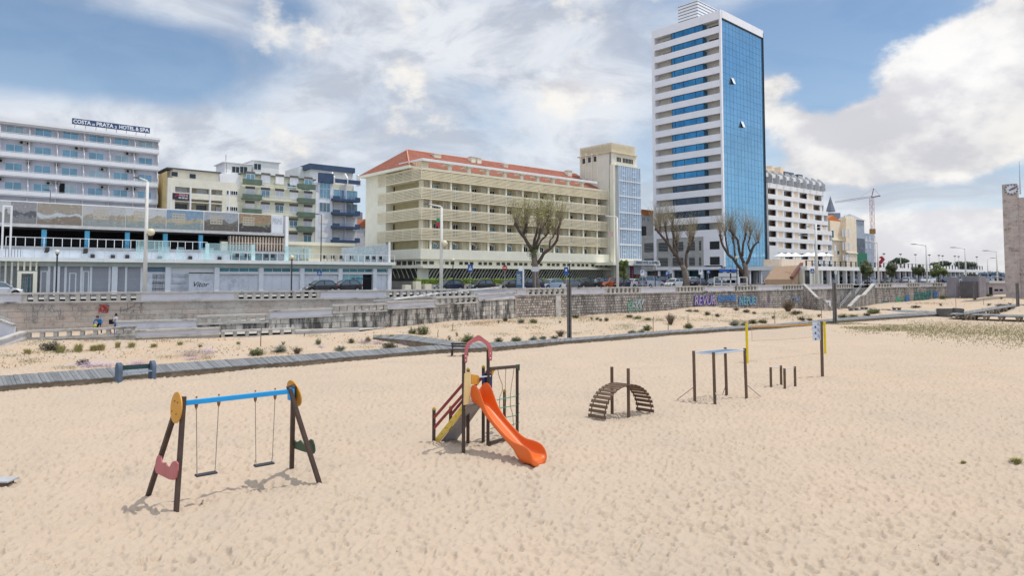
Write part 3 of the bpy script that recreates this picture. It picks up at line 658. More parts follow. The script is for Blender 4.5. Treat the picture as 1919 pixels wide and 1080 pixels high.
# ------------------------------------------------------------------ yellow block with for-sale banner
yel = M('yellow_render', (.80, .62, .30), .85, .12, .5, streak=.5, stain='#9c7c48'); yelp = M('pale_yellow_render', (.78, .74, .62), .85, .06, .7, streak=.25, stain='#8d8068')
F2 = Frame(311, 118, 50); h2 = F2.thing('apartment_block', 'low ochre apartment block with a framed grid of balconies and a black banner', 'apartments')
uR, zT = F2.uz(445, 345); zT0 = F2.z(311, 330.5); zt = (zT+zT0)/2
mb = MB(); mb.box(.0, uR, 1.2, 11, 0, zt-.1); mb.build('wall', M('beige_recess', (.50, .45, .36), .85, .06, .8), h2)
mb = MB(); mb.box(-.04, -.02, .6, 14, 0, zt+1.2); mb.box(-.02, 0, 1.2, 14, 0, zt+1.2); mb.build('side_wall', yel, h2)
mb = MB(); mb.box(1.5, uR-2.4, 3.2, 11, zt, zt+2.0); mb.build('penthouse', yelp, h2)
mb = MB(); mb.box(0.4, uR-2, 2.6, 11.4, zt+2.0, zt+2.18); mb.build('roof', M('dark_roof_edge', (.10, .11, .13), .7, .1, 1), h2)
mb = MB(); mb.box(0, uR, -.05, 1.2, zt-1.5, zt); mb.box(-.02, 1.2, -.06, 1.2, 0, zt-1.5); mb.box(uR-2.6, uR, -.04, 1.2, 0, zt-1.5); mb.build('facade_band', yelp, h2)
cols = [F2.u(x) for x in (318, 354.5, 391.5, 427.5)]
for u in cols: mb = MB(); mb.box(u-.14, u+.14, -.08, 0.6, 0, zt-1.5); mb.build('column', white2, h2)
for r, yb in enumerate((361.5, 393.0, 425)):
    zc = F2.z(354, yb)
    mb = MB(); mb.box(cols[0]+.15, cols[3]-.15, -.02, .10, zc-1.05, zc); mb.build('balcony', cream_l if r else yelp, h2)
    zh = F2.z(354, yb-14.0)
    mb = MB(); mb.box(cols[0]+.15, cols[3]-.15, 0, 1.2, zh, zh+.14); mb.build('shade_slab', cream_l, h2)
    for k in range(3):
        a = cols[k]+.3; b = cols[k+1]-.3
        window(h2, a+(.2 if k == 0 else 1.0), b, zc-.9, zh-.3, 1.18, gl_dark if r == 1 and k < 2 else shut, metal_w if r != 1 else darkm, bars=3 if (r == 1 and k == 0) else 1)
for px, py in ((326, 326), (360, 330)): u, z = F2.uz(px+1.5, py, 3.15); window(h2, u-.6, u+.6, z-.5, z+.45, 3.18, gl_dark, metal_w, bars=0)
for py in (361.5, 391.5): u, z = F2.uz(435.5, py, -.05); window(h2, u-1.0, u+1.0, z-.4, z+.4, -.045, gl_dark, metal_w, bars=4)
u, z = F2.uz(336, 368, -.1); u0 = F2.u(320.5, -.1); u1 = F2.u(352, -.1)
bn = F2.thing('sale_banner', 'black for-sale banner with a red arrow mark hanging on the ochre block balcony', 'banner')
mb = MB(); mb.box(u0, u1, -.11, -.085, z-.55, z+.55); mb.build('cloth', MFlat('black_banner', (.03, .025, .045), .6), bn)
mb = MB(); mb.prism([(u0+.35, z-.1), (u0+.65, z+.38), (u0+1.0, z+.1), (u0+.85, z+.05), (u0+.65, z+.2), (u0+.5, z-.12)], -.13, -.115); mb.build('mark', MFlat('red_mark', (.6, .04, .04)), bn)
text_mesh('VENDE-SE', (u1-u0)*.56, .38, MFlat('pink_lettering', (.8, .45, .5)), bn, 'lettering', (u0+(u1-u0)*.64, -.13, z+.24), bold=.02)
text_mesh('969 303 667', (u1-u0)*.56, .32, letters, bn, 'lettering', (u0+(u1-u0)*.64, -.13, z-.24), bold=.02)
# ------------------------------------------------------------------ green balcony block
grn = M('green_balcony_paint', (.14, .20, .15), .8, .12, 1, streak=.2); pgr = M('pale_green_render', (.72, .71, .57), .85, .06, .8, streak=.3, stain='#6f6f5a')
F3 = Frame(450, 131, 51); h3 = F3.thing('apartment_block', 'pale green apartment block with dark green balconies and roof rooms, between ochre and blue-white blocks', 'apartments')
uR = F3.u(594); zt = F3.z(510, 328)
uL = F3.u(436)
mb = MB(); mb.box(uL, uR, 0, 12, 0, zt-2.75); mb.box(.5, uR-.4, 1.3, 12, zt-2.75, zt-.1); mb.build('wall', pgr, h3)
mb = MB(); mb.box(uL-2, 1.2, 2.2, 12, zt-2.5, zt-.2); mb.box(uL-.15, uL+.6, -.1, 12, 0, zt-2.7); mb.box(uR-.5, uR+.1, -.1, 12, 0, zt-2.7); mb.build('side_wall', white, h3)
mb = MB(); mb.box(.2, uR, .9, 12.2, zt-.12, zt+.1); mb.build('roof', M('green_roof_edge', (.16, .20, .16), .8, .1, 1), h3)
for (a, ya, b, d, top, nm) in ((418, 322, 468, 7, 306.5, 1), (472, 325, 520, 9, 303, 2)):
    u0_, u1_ = F3.u(a, d-4), F3.u(b, d-4); zt_ = F3.z((a+b)/2, top, d-4)
    mb = MB(); mb.box(u0_, u1_, d-4, d+2, zt-.3, zt_); mb.build('roof_room', white2, h3)
    mb = MB(); mb.box(u0_-.4, u1_+.4, d-4.3, d+2.3, zt_, zt_+.14); mb.build('roof_room_slab', white, h3)
    for px in ((442, 457) if nm == 1 else (483,)):
        u, z = F3.uz(px, 317.5 if nm == 1 else 312, d-4); window(h3, u-.75, u+.75, z-.7, z+.6, d-4.01, gl_dark, metal_w, bars=1)
mb = MB(); mb.tube([F3_p for F3_p in ((F3.u(498), 2, zt), (F3.u(498), 2, zt+1.3))], .05); mb.box(F3.u(429), F3.u(430.5), 3, 3.6, zt, zt+3.6); mb.build('chimney', white2, h3)
cx = [466.5, 495.5, 522, 549, 576]
rows = [(352, 348.5), (378.5, 376.5), (404.5, 403.5), (431, 430.5), (457, 456)]
for k, px in enumerate(cx):
    u = F3.u(px)
    for r in range(5):
        f = k/4.; zc = F3.z(px, rows[r][0]+8*(1-f)*-0 + (1-f)*(0))      # sill line
        zs = F3.z(576, (352, 378.5, 404.5, 431, 457)[r])
        window(h3, u-.85, u+.85, zs+.30, zs+1.75, -.01, (gl_blue, shut, white2, shut)[(k*3+r) % 4], metal_w, bars=1)
        mb = MB(); mb.box(u-.9, u+.9, -.05, 0, zs+1.75, zs+2.25); mb.build('shutter_box', M('brown_shutter_box', (.16, .14, .13), .8, .1, 1), h3)
for k, px in enumerate((495, 545, 571)):
    u = F3.u(px, 1.3); window(h3, u-1, u+1, zt-2.4, zt-1.0, 1.29, (white2, gl_blue, gl_blue)[k], metal_w)
for r in range(5):
    zs = F3.z(576, (352, 378.5, 404.5, 431, 457)[r])
    if r != 4:
        a, b = F3.u(557.5, -.8), F3.u(590, -.8); mb = MB(); mb.box(a, b, -.85, -.75, zs-.35, zs+.65); mb.box(a, b, -.75, 0, zs-.35, zs-.2); mb.box(a, a+.1, -.75, 0, zs-.2, zs+.65); mb.build('balcony', grn, h3)
    if r < 3:
        a, b = F3.u(452.5, -.8), F3.u(489, -.8); mb = MB(); mb.box(a, b, -.85, -.75, zs-.35, zs+.65); mb.box(a, b, -.75, 0, zs-.35, zs-.2); mb.build('balcony', grn, h3)
    mb = MB(); mb.box(F3.u(489), F3.u(557), -.7, 0, zs-.3, zs-.18); mb.build('balcony_slab', cream_l, h3)
    mb = MB(); mb.box(F3.u(489), F3.u(557), -.7, -.67, zs+.55, zs+.6)
    for q_ in range(9): x = F3.u(489)+(F3.u(557)-F3.u(489))*q_/8; mb.box(x, x+.03, -.7, -.67, zs-.2, zs+.55)
    mb.build('balcony_rail', metal_w, h3)
# ------------------------------------------------------------------ white block with navy balconies
nav = M('navy_balcony_paint', (.05, .09, .17), .6, .12, 1); F4 = Frame(594, 143, 51)
h4 = F4.thing('apartment_block', 'white apartment block with navy blue balconies, right of the pale green block', 'apartments')
uR = F4.u(671); u1 = F4.u(622); zt = F4.z(622, 335); uF = F4.u(580)
mb = MB(); mb.box(0, u1, 0, 10, 0, zt-1); mb.box(uF, 0, .4, 10, 0, zt-2); mb.build('wall', M('blue_white_render', (.74, .78, .85), .75, .04, .8, streak=.2), h4)
mb = MB(); mb.box(u1, uR-.8, .8, 10, 0, zt-1); mb.build('recessed_wall', cream_l, h4)
ztp = F4.z(580, 306, 3); mb = MB(); mb.box(F4.u(580, 3), F4.u(660, 3), 3, 9, zt-1, ztp-1.2); mb.build('penthouse', white2, h4)
mb = MB(); mb.box(F4.u(578, 2.2), F4.u(664, 2.2), 2.2, 9, ztp-1.2, ztp-.1); mb.build('roof', nav, h4)
mb = MB(); mb.box(F4.u(551, 8), F4.u(582, 8), 6, 14, zt-4, F4.z(551, 314, 8)); mb.build('stair_tower', white2, h4)
mb = MB(); mb.box(0, u1, -.6, .01, zt-1, zt+1.0); mb.build('attic_band', nav, h4)
for k in range(3):
    x = (u1, (u1+uR)/2, uR)[k]; mb = MB(); mb.prism([(-.9, zt-1.0), (.9, zt-1), (.9, zt+1.5), (.3, zt+1.5), (-.9, zt+.3)], x-.12, x+.12, 'x'); mb.build('attic_fin', white2, h4)
mb = MB(); mb.box(u1, uR, -.9, -.85, zt-.9, zt-.0); mb.build('attic_balcony', nav, h4)
for r, y in enumerate((372.5, 398, 423.5, 449.5)):
    z = F4.z(647, y, -1.0); a, b = F4.u(623, -1), F4.u(674.5, -1)
    mb = MB(); mb.box(a, b, -1, .8, z-.55, z-.05); mb.box(a, a+1.6, -1, -.9, z-.05, z+.45); mb.box(b-1.2, b, -1, -.9, z-.05, z+.45); mb.box(b-.1, b, -.9, .8, z-.05, z+.45); mb.build('balcony', nav, h4)
    mb = MB(); mb.box(a+1.6, b-1.2, -.98, -.94, z+.42, z+.47)
    for q_ in range(12): x = a+1.6+(b-a-2.8)*q_/11; mb.box(x, x+.03, -.97, -.94, z-.05, z+.42)
    mb.build('balcony_rail', M('blue_rail', (.12, .2, .4), .5), h4)
    for px, kind in ((634.5, 0), (658.5, 1)):
        u = F4.u(px, .8); window(h4, u-1.35, u+1.3, z, z+2.1, .79, (white2, gl_blue)[1 if (r < 2 and (kind or r == 0)) else 0], metal_w)
    u = F4.u(607.5); window(h4, u-1.2, u+1.2, z-.1+.5*(r > 1), z+1.9, -.01, gl_blue if r < 2 else white2, metal_w, bars=2 if r < 2 else 0)
u = F4.u(607.5); z = F4.z(607, 346); window(h4, u-1.2, u+1.2, z-.9, z+1.1, -.01, gl_blue, metal_w, bars=2)
mb = MB(); mb.box((u1+uR)/2-.1, (u1+uR)/2+.05, -.2, .8, 0, zt-1); mb.build('divider', wallg, h4)
# houses glimpsed behind
F5 = Frame(668, 175, 49); o = F5.thing('house', 'small grey house with terracotta roof glimpsed between navy balconies and cream hotel', 'house')
a, b = 0, F5.u(700); z1, z2 = F5.z(680, 426), F5.z(680, 412)
mb = MB(); mb.box(a, b, 0, 8, 0, z1); mb.build('wall', M('grey_white_wall', (.55, .55, .57), .8), o); mb = MB(); mb.prism([(-.5, z1), (b+.5, z1), (b*.5, z1+2.2)], -.4, 8.4); mb.build('roof', M('terracotta', (.42, .13, .06), .85, .2, 1.2), o)
window(o, F5.u(681), F5.u(684), z1-2.5, z1-.8, -.01, gl_dark)
mb = MB(); mb.box(a, b, 6, 12, z1, F5.z(680, 398, 6)); mb.build('rear_block', M('grey_block', (.28, .28, .30), .8), o)
# cream low roofs behind the terrace
F6 = Frame(530, 112, 53); o = F6.thing('annex_building', 'low cream flat-roofed annex behind the glass terrace screens, below the green block', 'annex')
za, zb_ = F6.z(530, 452.5), F6.z(530, 461)
mb = MB(); mb.box(-1.0, F6.u(662), 0, 12, 0, za-.55); mb.build('wall', cream, o); mb = MB(); mb.box(-1.3, F6.u(664), -.5, 12.2, za-.55, za); mb.build('roof', cream_l, o)
mb = MB(); mb.box(-1.3, F6.u(562), -4, -.6, 0, za-1.3); mb.build('lean_to', M('olive_panel', (.30, .30, .24), .85), o)
# ------------------------------------------------------------------ terrace building with billboards
F7 = Frame(735, 97, 53); h7 = F7.thing('terrace_building', 'long low white seafront pavilion with glass terrace, shop bays and a dark upper floor', 'pavilion')
zS = F7.z(735, 491.8); zSb = zS-.42; uL = F7.u(-140)
greenw = M('pale_green_edge', (.50, .55, .49), .8, .06, 1, streak=.3, stain='#77796c')
mb = MB(); mb.box(uL, 0, 1.2, 26, 0, zSb); mb.build('wall', M('grey_white_infill', (.64, .66, .70), .8, .05, 1, streak=.3), h7)
mb = MB(); mb.box(uL, .2, -.75, 26, zSb, zS); mb.build('terrace_slab', M('white_slab', (.78, .80, .78), .75, .06, .6, streak=.35, stain='#6f6d66'), h7)
mb = MB(); mb.box(uL, .0, -.05, 1.1, zSb-.5, zSb-.003); mb.build('beam', greenw, h7)
colp = [107.5, 216, 316, 407.5, 490.5, 567.5, 639, 703.5, 731]; cu = [F7.u(p) for p in colp]
for u in cu: mb = MB(); mb.box(u-.28, u+.28, -.02, .5, 0, zSb-.5); mb.build('column', metal_w, h7)
zt_b, zt_t = F7.z(600, 512.5), zSb-.5
mb = MB(); mb.box(cu[3], cu[8], .06, .3, zt_b-.12, zt_b+.12); mb.build('transom', white2, h7)
wpanel = M('stained_white_panel', (.78, .80, .84), .7, .06, .6, stain='#5e6066', stainamt=.45)
for i in range(3, 8):
    a, b = cu[i]+.3, cu[i+1]-.3
    window(h7, a, b, zt_b+.13, zt_t, .32, gl_teal, metal_w, bars=3 if i < 7 else 0)
    mb = MB(); n = 4 if i < 7 else 2
    if i == 6: continue
    mb.box(a, b, .34, .4, 0, zt_b-.12); o = mb.build('panel', wpanel, h7)
    mb = MB()
    for k in range(1, n): x = a+(b-a)*k/n; mb.box(x-.02, x+.02, .325, .339, 0, zt_b-.12)
    mb.build('panel_joint', shut, o)
a, b = cu[6]+.3, cu[7]-.3; window(h7, a, b-1.4, .3, zt_b-.12, .36, MGlass('turquoise_shop_window', (.25, .52, .58), .15, .15), metal_w, bars=2); mb = MB(); mb.box(b-1.3, b, .5, .6, 0, zt_b-.12); mb.build('doorway', dark, h7)
text_mesh('NOVO ESPAÇO', 3.0, .28, MFlat('dark_lettering', (.03, .05, .08)), h7, 'lettering', (F7.u(681), .27, F7.z(681, 522.5)))
mb = MB(); u = F7.u(378); mb.box(u-5.2, F7.u(404), .33, .38, 0, F7.z(390, 513)); mb.build('panel', wpanel, h7)
mb = MB(); u = F7.u(316)+.3; mb.box(u, F7.u(404), .39, .42, F7.z(390, 511), zt_t); mb.build('panel', white2, h7)
for a, b in ((268, 313), (318, 356)):
    mb = MB(); mb.box(F7.u(a), F7.u(b), .33, .4, 0, F7.z(a, 510)); mb.build('panel', wpanel, h7); mb = MB(); mb.box(F7.u(a), F7.u(b), .41, .45, F7.z(a, 509.9), zt_t); mb.build('panel', M('slate_blue_panel', (.16, .22, .32), .6, .08, 1), h7)
for a, b, c in ((76, 91, 0), (94, 103, 0), (110, 122, 0), (125, 152, 0), (156, 170, 1), (173, 205, 0), (207, 212, 0), (220, 236, 0), (239, 265, 0)):
    ua, ub = F7.u(a), F7.u(b); mb = MB(); zz_ = zt_t
    mb.box(ua, ub, .4, .5, .05, zz_); o = mb.build('roller_shutter', MBrick('shutter_slats', (.46, .47, .51), (.42, .43, .47), (.26, .26, .28), 60, .11, .012, .01, .5, stainamt=.12), h7)
    mb = MB(); mb.box(ub, ub+.22, .3, .5, 0, zz_); mb.build('shutter_post', metal_w, h7)
for a, b, ty in ((77, 91, 508), (131, 145, 511.5), (157, 169, 508)):
    ua, ub = F7.u(a), F7.u(b); z = F7.z(a, ty); mb = MB(); mb.box(ua, ub, .34, .39, z-.1, z); mb.box(ua, ua+.12, .34, .39, 0, z-.1); mb.box(ub-.12, ub, .34, .39, 0, z-.1); mb.build('door_frame', metal_w, h7)
text_mesh('Vitor', 1.7, .6, MFlat('black_spray', (.02, .02, .02)), h7, 'graffiti', (F7.u(380), .30, F7.z(382, 533)), shear=.4)
# entrance and slats at left
a, b = F7.u(33), F7.u(70); z = F7.z(50, 508.5, -1); mb = MB()
mb.box(a, b, -1.2, .3, z-.25, z); mb.box(a, a+.35, -1.2, .3, 0, z-.25); mb.box(b-.35, b, -1.2, .3, 0, z-.25); mb.build('entrance_frame', cream_l, h7)
window(h7, a+.5, (a+b)/2-.1, 0, z-.6, .1, gl_teal, metal_w, bars=0, name='door'); window(h7, (a+b)/2, b-.5, 0, z-.6, .1, gl_teal, metal_w, bars=0, name='door')
mb = MB(); u = uL
while u < F7.u(70): mb.box(u, u+.16, -.3, -.05, 0 if u < a-.2 else z+.05, zSb-.01); u += .52
mb.build('slat_screen', cream_l, h7)
# upper floor
dU = 6.0; zF = F7.z(200, 463.5, dU); zC = F7.z(200, 434, dU)
uR2 = F7.u(531, dU)
mb = MB(); mb.box(uL, F7.u(430, dU), dU-.6, dU+.3, zS, zF-.45); mb.box(uL, uR2, dU, dU+16, zS, zF-.45); mb.build('upper_base', M('pale_blue_panel', (.72, .77, .84), .7, .05, .8, streak=.25), h7)
mb = MB(); mb.box(uL, uR2, dU-.8, dU+16, zF-.45, zF-.1); mb.build('upper_slab', M('grey_slab', (.33, .35, .38), .8), h7)
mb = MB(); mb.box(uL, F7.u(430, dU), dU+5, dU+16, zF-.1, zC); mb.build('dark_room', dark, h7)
mb = MB(); mb.box(uL, uR2, dU-.5, dU+16, zC-.02, zC+.35); mb.build('ceiling_beam', M('charcoal', (.02, .02, .024), .8), h7)
blu = M('blue_column_paint', (.12, .46, .72), .6, .06, 2)
for px in (-10, 81, 162, 237.5, 309, 375.5): u = F7.u(px, dU); mb = MB(); mb.box(u-.24, u+.24, dU-.1, dU+.35, zF-.1, zC-.02); mb.build('column', blu, h7)
# open joints of the white base panels, doors
mb = MB()
for px in range(20, 430, 22): u = F7.u(px, dU-.6); mb.box(u-.02, u+.02, dU-.62, dU-.601, zS, zF-.5)
mb.build('panel_joint', shut, h7)
for px, py in ((89, 468), (161, 470), (174, 481), (212, 482), (239, 482), (300, 484), (357, 484), (412, 485)):
    u, z = F7.uz(px, py, dU-.8); mb = MB(); mb.box(u-.2, u+.2, dU-.95, dU-.62, z-.25, z+.25); mb.box(u-.3, u+.1, dU-1.1, dU-.95, z-.35, z-.2); mb.build('spotlight', darkm, h7)
def railing(name, label, u0, u1, d, z0, hgt_, nv, par=None, mat=metal_w, bars=(.3, .55, .8), fr=None):
    fr = fr or F7; o = fr.thing(name, label, 'railing') if par is None else par
    mb = MB(); mb.box(u0, u1, d-.03, d+.03, z0+hgt_-.055, z0+hgt_)
    for k in range(nv+1): u = u0+(u1-u0)*k/nv; mb.box(u-.03, u+.03, d-.02, d+.02, z0, z0+hgt_-.055)
    mb.build('rail_frame', mat, o)
    if bars:
        mb = MB()
        for b in bars: mb.box(u0, u1, d-.012, d+.012, z0+hgt_*b-.012, z0+hgt_*b+.012)
        mb.build('rail_wires', darkm, o)
    return o
railing('railing', 'pale metal railing along the dark upper floor below the billboards', F7.u(10, dU-.7), F7.u(388, dU-.7), dU-.7, zF-.1, 1.02, 24)
railing('railing', 'white metal railing along the edge of the lower glass terrace', F7.u(432), .1, -.6, zS, .98, 24, bars=None)
railing('railing', 'short dark railing at the far left end of the terrace', uL, F7.u(38), -.5, zS, 1.0, 30, bars=None, mat=M('grey_rail', (.3, .3, .32), .5))
gl_c = MClear('terrace_glass', (.42, .62, .66), .24)
scr = F7.thing('glass_screen', 'row of turquoise glass wind screens with pale posts on the terrace', 'glass screen')
for a, b, y0, y1, d in ((255, 296, 451.5, 467.5, 5), (297, 316, 452.5, 468, 5), (391, 431, 457, 474, 4), (432, 473, 459, 476, 3.5), (537, 568, 463, 482, 2), (571, 585, 464, 482, 2)):
    ua, ub = F7.u(a, d), F7.u(b, d); z1 = F7.z(a, y0, d); z0_ = max(zS, F7.z(a, y1+3, d)); mb = MB(); mb.box(ua, ub, d-.01, d+.01, z0_, z1); mb.build('glass_pane', gl_c, scr)
    mb = MB(); mb.box(ua-.04, ua+.04, d-.06, d+.06, z0_, z1+.05); mb.box(ua, ub, d-.03, d+.03, z1, z1+.06); mb.build('screen_frame', M('sea_green_frame', (.35, .52, .52), .5), scr)
for a, y0, y1, d in ((388, 456, 476, 3), (474.5, 458.5, 489, 1), (537.5, 461.5, 489.5, 1)):
    ua = F7.u(a, d); mb = MB(); mb.box(ua-.22, ua+.22, d-.05, d+.05, zS, F7.z(a, y0, d)); mb.build('screen_post', M('aqua_post', (.50, .72, .72), .4), scr)
for a, b in ((255, 263), (264, 272), (296, 308), (309, 318), (330, 345), (376, 400)):
    d = 1.5; ua, ub = F7.u(a, d), F7.u(b, d); mb = MB(); mb.box(ua, ub, d-.01, d+.01, zS, zS+1.5); mb.build('glass_pane', gl_c, scr)
# furniture silhouettes behind the railing
for i, px in enumerate((446, 463, 500, 512, 560, 610, 625, 640, 660, 690, 702, 715)):
    u = F7.u(px, 2.5); mb = MB(); mb.box(u-.25, u+.25, 2.2, 2.7, zS+.42, zS+.47); mb.box(u-.25, u+.25, 2.66, 2.7, zS+.47, zS+.9)
    for a in (-.23, .2):
        for b in (2.22, 2.65): mb.box(u+a, u+a+.03, b, b+.03, zS, zS+.42)
    o = mb.build('terrace_chair', darkm); o.location = F7.o; o.rotation_euler = (0, 0, F7.rz); tag(o, 'small dark metal chair standing behind the white terrace railing', 'chair', 'chairs on the terrace')
# wood slat front of upper floor, right part
ws = M('pale_wood_slats', (.78, .64, .52), .8, .1, 1); pinkw = M('pink_grey_wall', (.62, .54, .54), .8, .06, .8)
ua, ub = F7.u(430, dU), F7.u(529, dU); mb = MB(); mb.box(ua, ub, dU+.5, dU+.9, zF-.1, zC); mb.build('slat_backing', pinkw, h7)
mb = MB(); n = 19
for k in range(n): u = ua+(ub-ua)*k/(n-1); mb.box(u-.07, u+.07, dU-.3, dU+.2, zF-.1, zC-.03)
mb.box(ua, ub, dU-.25, dU-.15, zF+.9, zF+1.0); mb.build('slat_screen', ws, h7)
for a, b, y0, y1 in ((438, 444, 449, 460), (449, 455, 448, 460), (489, 497, 464, 473), (513, 522, 465, 474)): mb = MB(); mb.box(F7.u(a, dU+.4), F7.u(b, dU+.4), dU+.42, dU+.48, F7.z(a, y1, dU+.4), F7.z(a, y0, dU+.4)); mb.build('opening', dark, h7)
mb = MB(); mb.box(ub+.1, ub+.5, dU-.9, dU+16, zS, zC+2.9); mb.build('end_wall', white2, h7)
mb = MB(); mb.box(F7.u(432, 5.3), F7.u(520, 5.3), 5.3, 5.6, zS, zF-.5); mb.build('lower_panel', M('teal_grey_panel', (.15, .24, .28), .6, .2, 1), h7)
# corrugated screen at right end, rising in plan toward the road
cg = M('corrugated_screen', (.50, .53, .56), .6, .12, 2, col2=(.34, .38, .40)); mb = MB()
a = Vector((F7.u(640, 15), 15, 0)); b = Vector((-.1, .6, 0)); n = 60
for k in range(n):
    p = a.lerp(b, k/n); q_ = a.lerp(b, (k+1)/n); m_ = (p+q_)/2+Vector((.06, .06, 0)); z1 = zS+2.55
    mb.quad((p.x, p.y, zS), (m_.x, m_.y, zS), (m_.x, m_.y, z1), (p.x, p.y, z1)); mb.quad((m_.x, m_.y, zS), (q_.x, q_.y, zS), (q_.x, q_.y, z1), (m_.x, m_.y, z1))
mb.build('corrugated_screen', cg, h7); mb = MB(); mb.box(-.2, 0, .5, .75, zS, zS+2.9); mb.build('end_post', white2, h7)
mb = MB(); c_ = a.lerp(b, .15); e = a.lerp(b, .72); mb.quad((c_.x-.3, c_.y-.4, zS), (e.x-.3, e.y-.4, zS), (e.x-.3, e.y-.4, zS+2.1), (c_.x-.3, c_.y-.4, zS+2.1)); mb.build('glass_pane', gl_c, scr)
# billboards
bb = F7.thing('billboard', 'long strip of faded photo billboards above the dark upper floor of the pavilion', 'billboard')
dB = dU-.7; zb0 = F7.z(265, 428.5, dB); zb1 = F7.z(265, 389.5, dB)
mb = MB(); mb.box(uL, F7.u(530, dB), dB+.02, dB+.12, zb0, zb1+.05); mb.build('backing', white2, bb)
mb = MB(); mb.box(uL, F7.u(531, dB), dB-.25, dB+.12, zb0-.3, zb0-.003); mb.build('ledge', M('grey_ledge', (.50, .50, .50), .8), bb)
def photo_mat(i, sky_c, mid_c, low_c):
    m = D_.materials.new('faded_photo'); m.use_nodes = True; t = NT(m.node_tree); b = t.n['Principled BSDF']; b.inputs['Roughness'].default_value = .5
    g = t.new('ShaderNodeTexCoord').outputs['Generated']; sp = t.new('ShaderNodeSeparateXYZ'); t.put(sp.inputs[0], g)
    v = t.vmath('ADD', t.vmath('MULTIPLY', g, (3.2, 1, 2.2)), (i*5.3, 0, i)); n = t.noise(v, 1.0, 3, .6); n2_ = t.noise(v, 3.2, 5, .7)
    z = t.math('ADD', sp.outputs['Z'], t.math('MULTIPLY', t.math('SUBTRACT', n, .5), .9))
    c = t.mix(t.ramp(z, .50, .56), lin(mid_c), lin(sky_c)); c = t.mix(t.ramp(z, .40, .30), c, lin(low_c))
    c = t.mix(t.ramp(n2_, .56, .66, 0, .55), c, lin('#4a4a50')); c = t.mix(t.ramp(n2_, .36, .44, .55, 0), c, lin('#d8d6cc'))
    t.put(b.inputs['Base Color'], t.vmath('MULTIPLY', c, (.72, .70, .68))); return m
pics = [(-80, -30, '#c9cdd3', '#777a80', '#9aa0a5'), (-28, 16, '#c9cdd3', '#8a8a86', '#8d9296'), (17, 65.5, '#9a9aa2', '#5d616c', '#85878c'), (67, 151, '#a79f94', '#c8d4dc', '#8b8074'), (153, 232.5, '#c3c6ca', '#a89e90', '#9aa3a6'), (234, 309, '#cfd4da', '#b5ab98', '#93a3a5'),
        (310.5, 379.5, '#86a3c0', '#c0b193', '#8ea0a4'), (381.5, 445, '#a9b2bd', '#7a7672', '#6a6560'), (447, 507, '#a98f72', '#9a9880', '#4a484b')]
for i, (a, b, c1, c2, c3) in enumerate(pics):
    ua, ub = F7.u(a, dB), F7.u(b, dB); mb = MB(); mb.box(ua, ub, dB-.03, dB+.018, zb0+.08, zb1-.06); o = mb.build('photo_panel', photo_mat(i, c1, c2, c3), bb)
    if i in (4, 5, 6, 8, 7):                                    # pale storeyed blocks printed on the panels
        w_ = ub-ua; mb = MB(); x0 = ua+w_*(.25, .2, .15, .18, .12)[i-4]; ww = w_*.42; zm = zb0+(zb1-zb0)*.36; hB = (zb1-zb0)*.13; ww *= .8
        for k in range(4): mb.box(x0, x0+ww, dB-.036, dB-.031, zm+k*hB, zm+k*hB+hB*.55)
        for k in range(5): mb.box(x0+ww*k/4-.05, x0+ww*k/4+.05, dB-.04, dB-.0365, zm, zm+hB*3.5)
        mb.build('printed_block', MFlat('printed_beige', (.42, .38, .31)), o)
mb = MB(); mb.box(F7.u(508.5, dB), F7.u(529, dB), dB-.03, dB+.018, zb0+.08, zb1-.06); mb.build('photo_panel', MFlat('pale_panel', (.66, .68, .72)), bb)
text_mesh('PRIME', F7.u(528, dB)-F7.u(510, dB), .8, MFlat('silver_lettering', (.42, .46, .50)), bb, 'lettering', (F7.u(519, dB), dB-.045, zb0+1.7))
# white ladder frame at left end
mb = MB(); a, b = F7.u(3, -1), F7.u(18.5, -1); z1 = F7.z(10, 384, -1); z0_ = zS
for x in (a, b): mb.box(x-.09, x+.09, -.7, -.52, z0_, z1)
for z in (z1-.16, F7.z(10, 424, -1)): mb.box(a+.09, b-.09, -.69, -.53, z, z+.16)
o = mb.build('frame_mast', metal_w); o.location = F7.o; o.rotation_euler = (0, 0, F7.rz); tag(o, 'tall white metal ladder-like frame standing on the terrace at the left edge', 'frame')
# ------------------------------------------------------------------ cream hotel with louvred balconies
F8 = Frame(789, 101, 48.7); h8 = F8.thing('hotel_building', 'wide cream hotel with slatted balcony screens, terracotta roof and slanted columns along its ground floor', 'hotel')
lou = M('cream_louvre', (.80, .71, .52), .7, .05, 1); oliv = M('ochre_wall', (.48, .42, .25), .85, .06, .8)
tile = MBrick('roof_tile', (.42, .155, .10), (.33, .12, .08), (.22, .07, .045), .25, .42, .03, .03, .85, stain='#4a1c12', stainamt=.35, vs=.3)
U8 = F8.u(1145); tops = [313.3, 350.0, 388.2, 426.6]; zt8 = [F8.z(789, y) for y in tops]; flr = (zt8[0]-zt8[3])/3
bots = [z-1.80 for z in zt8]; dW = F8.dz(723, 400)[0]; dE = F8.dz(685, 400)[0]; dS = F8.dz(708, 400)[0]
zB1, zB0 = F8.z(789, 466.3), F8.z(789, 485.5); zlow = bots[3]-1.25
zE = F8.dz(685, 324)[1]
mb = MB(); mb.box(1.5, U8, 1.7, dE, zB1, zE-1.2); mb.build('wall', oliv, h8)
mb = MB(); mb.box(.05, 1.49, dW, dE, 0, zE-.3); mb.box(1.51, U8, 3.6, dE, zE-1.19, zE-.3); mb.build('side_wall', cream_l, h8)
nb8 = 15; colpx = [808.5, 847.5, 883, 917, 950]; ucol = [F8.u(p) for p in colpx]; md = (ucol[4]-ucol[0])/4; ucols = [ucol[0]+md*k for k in range(14) if ucol[0]+md*k < U8-.6]
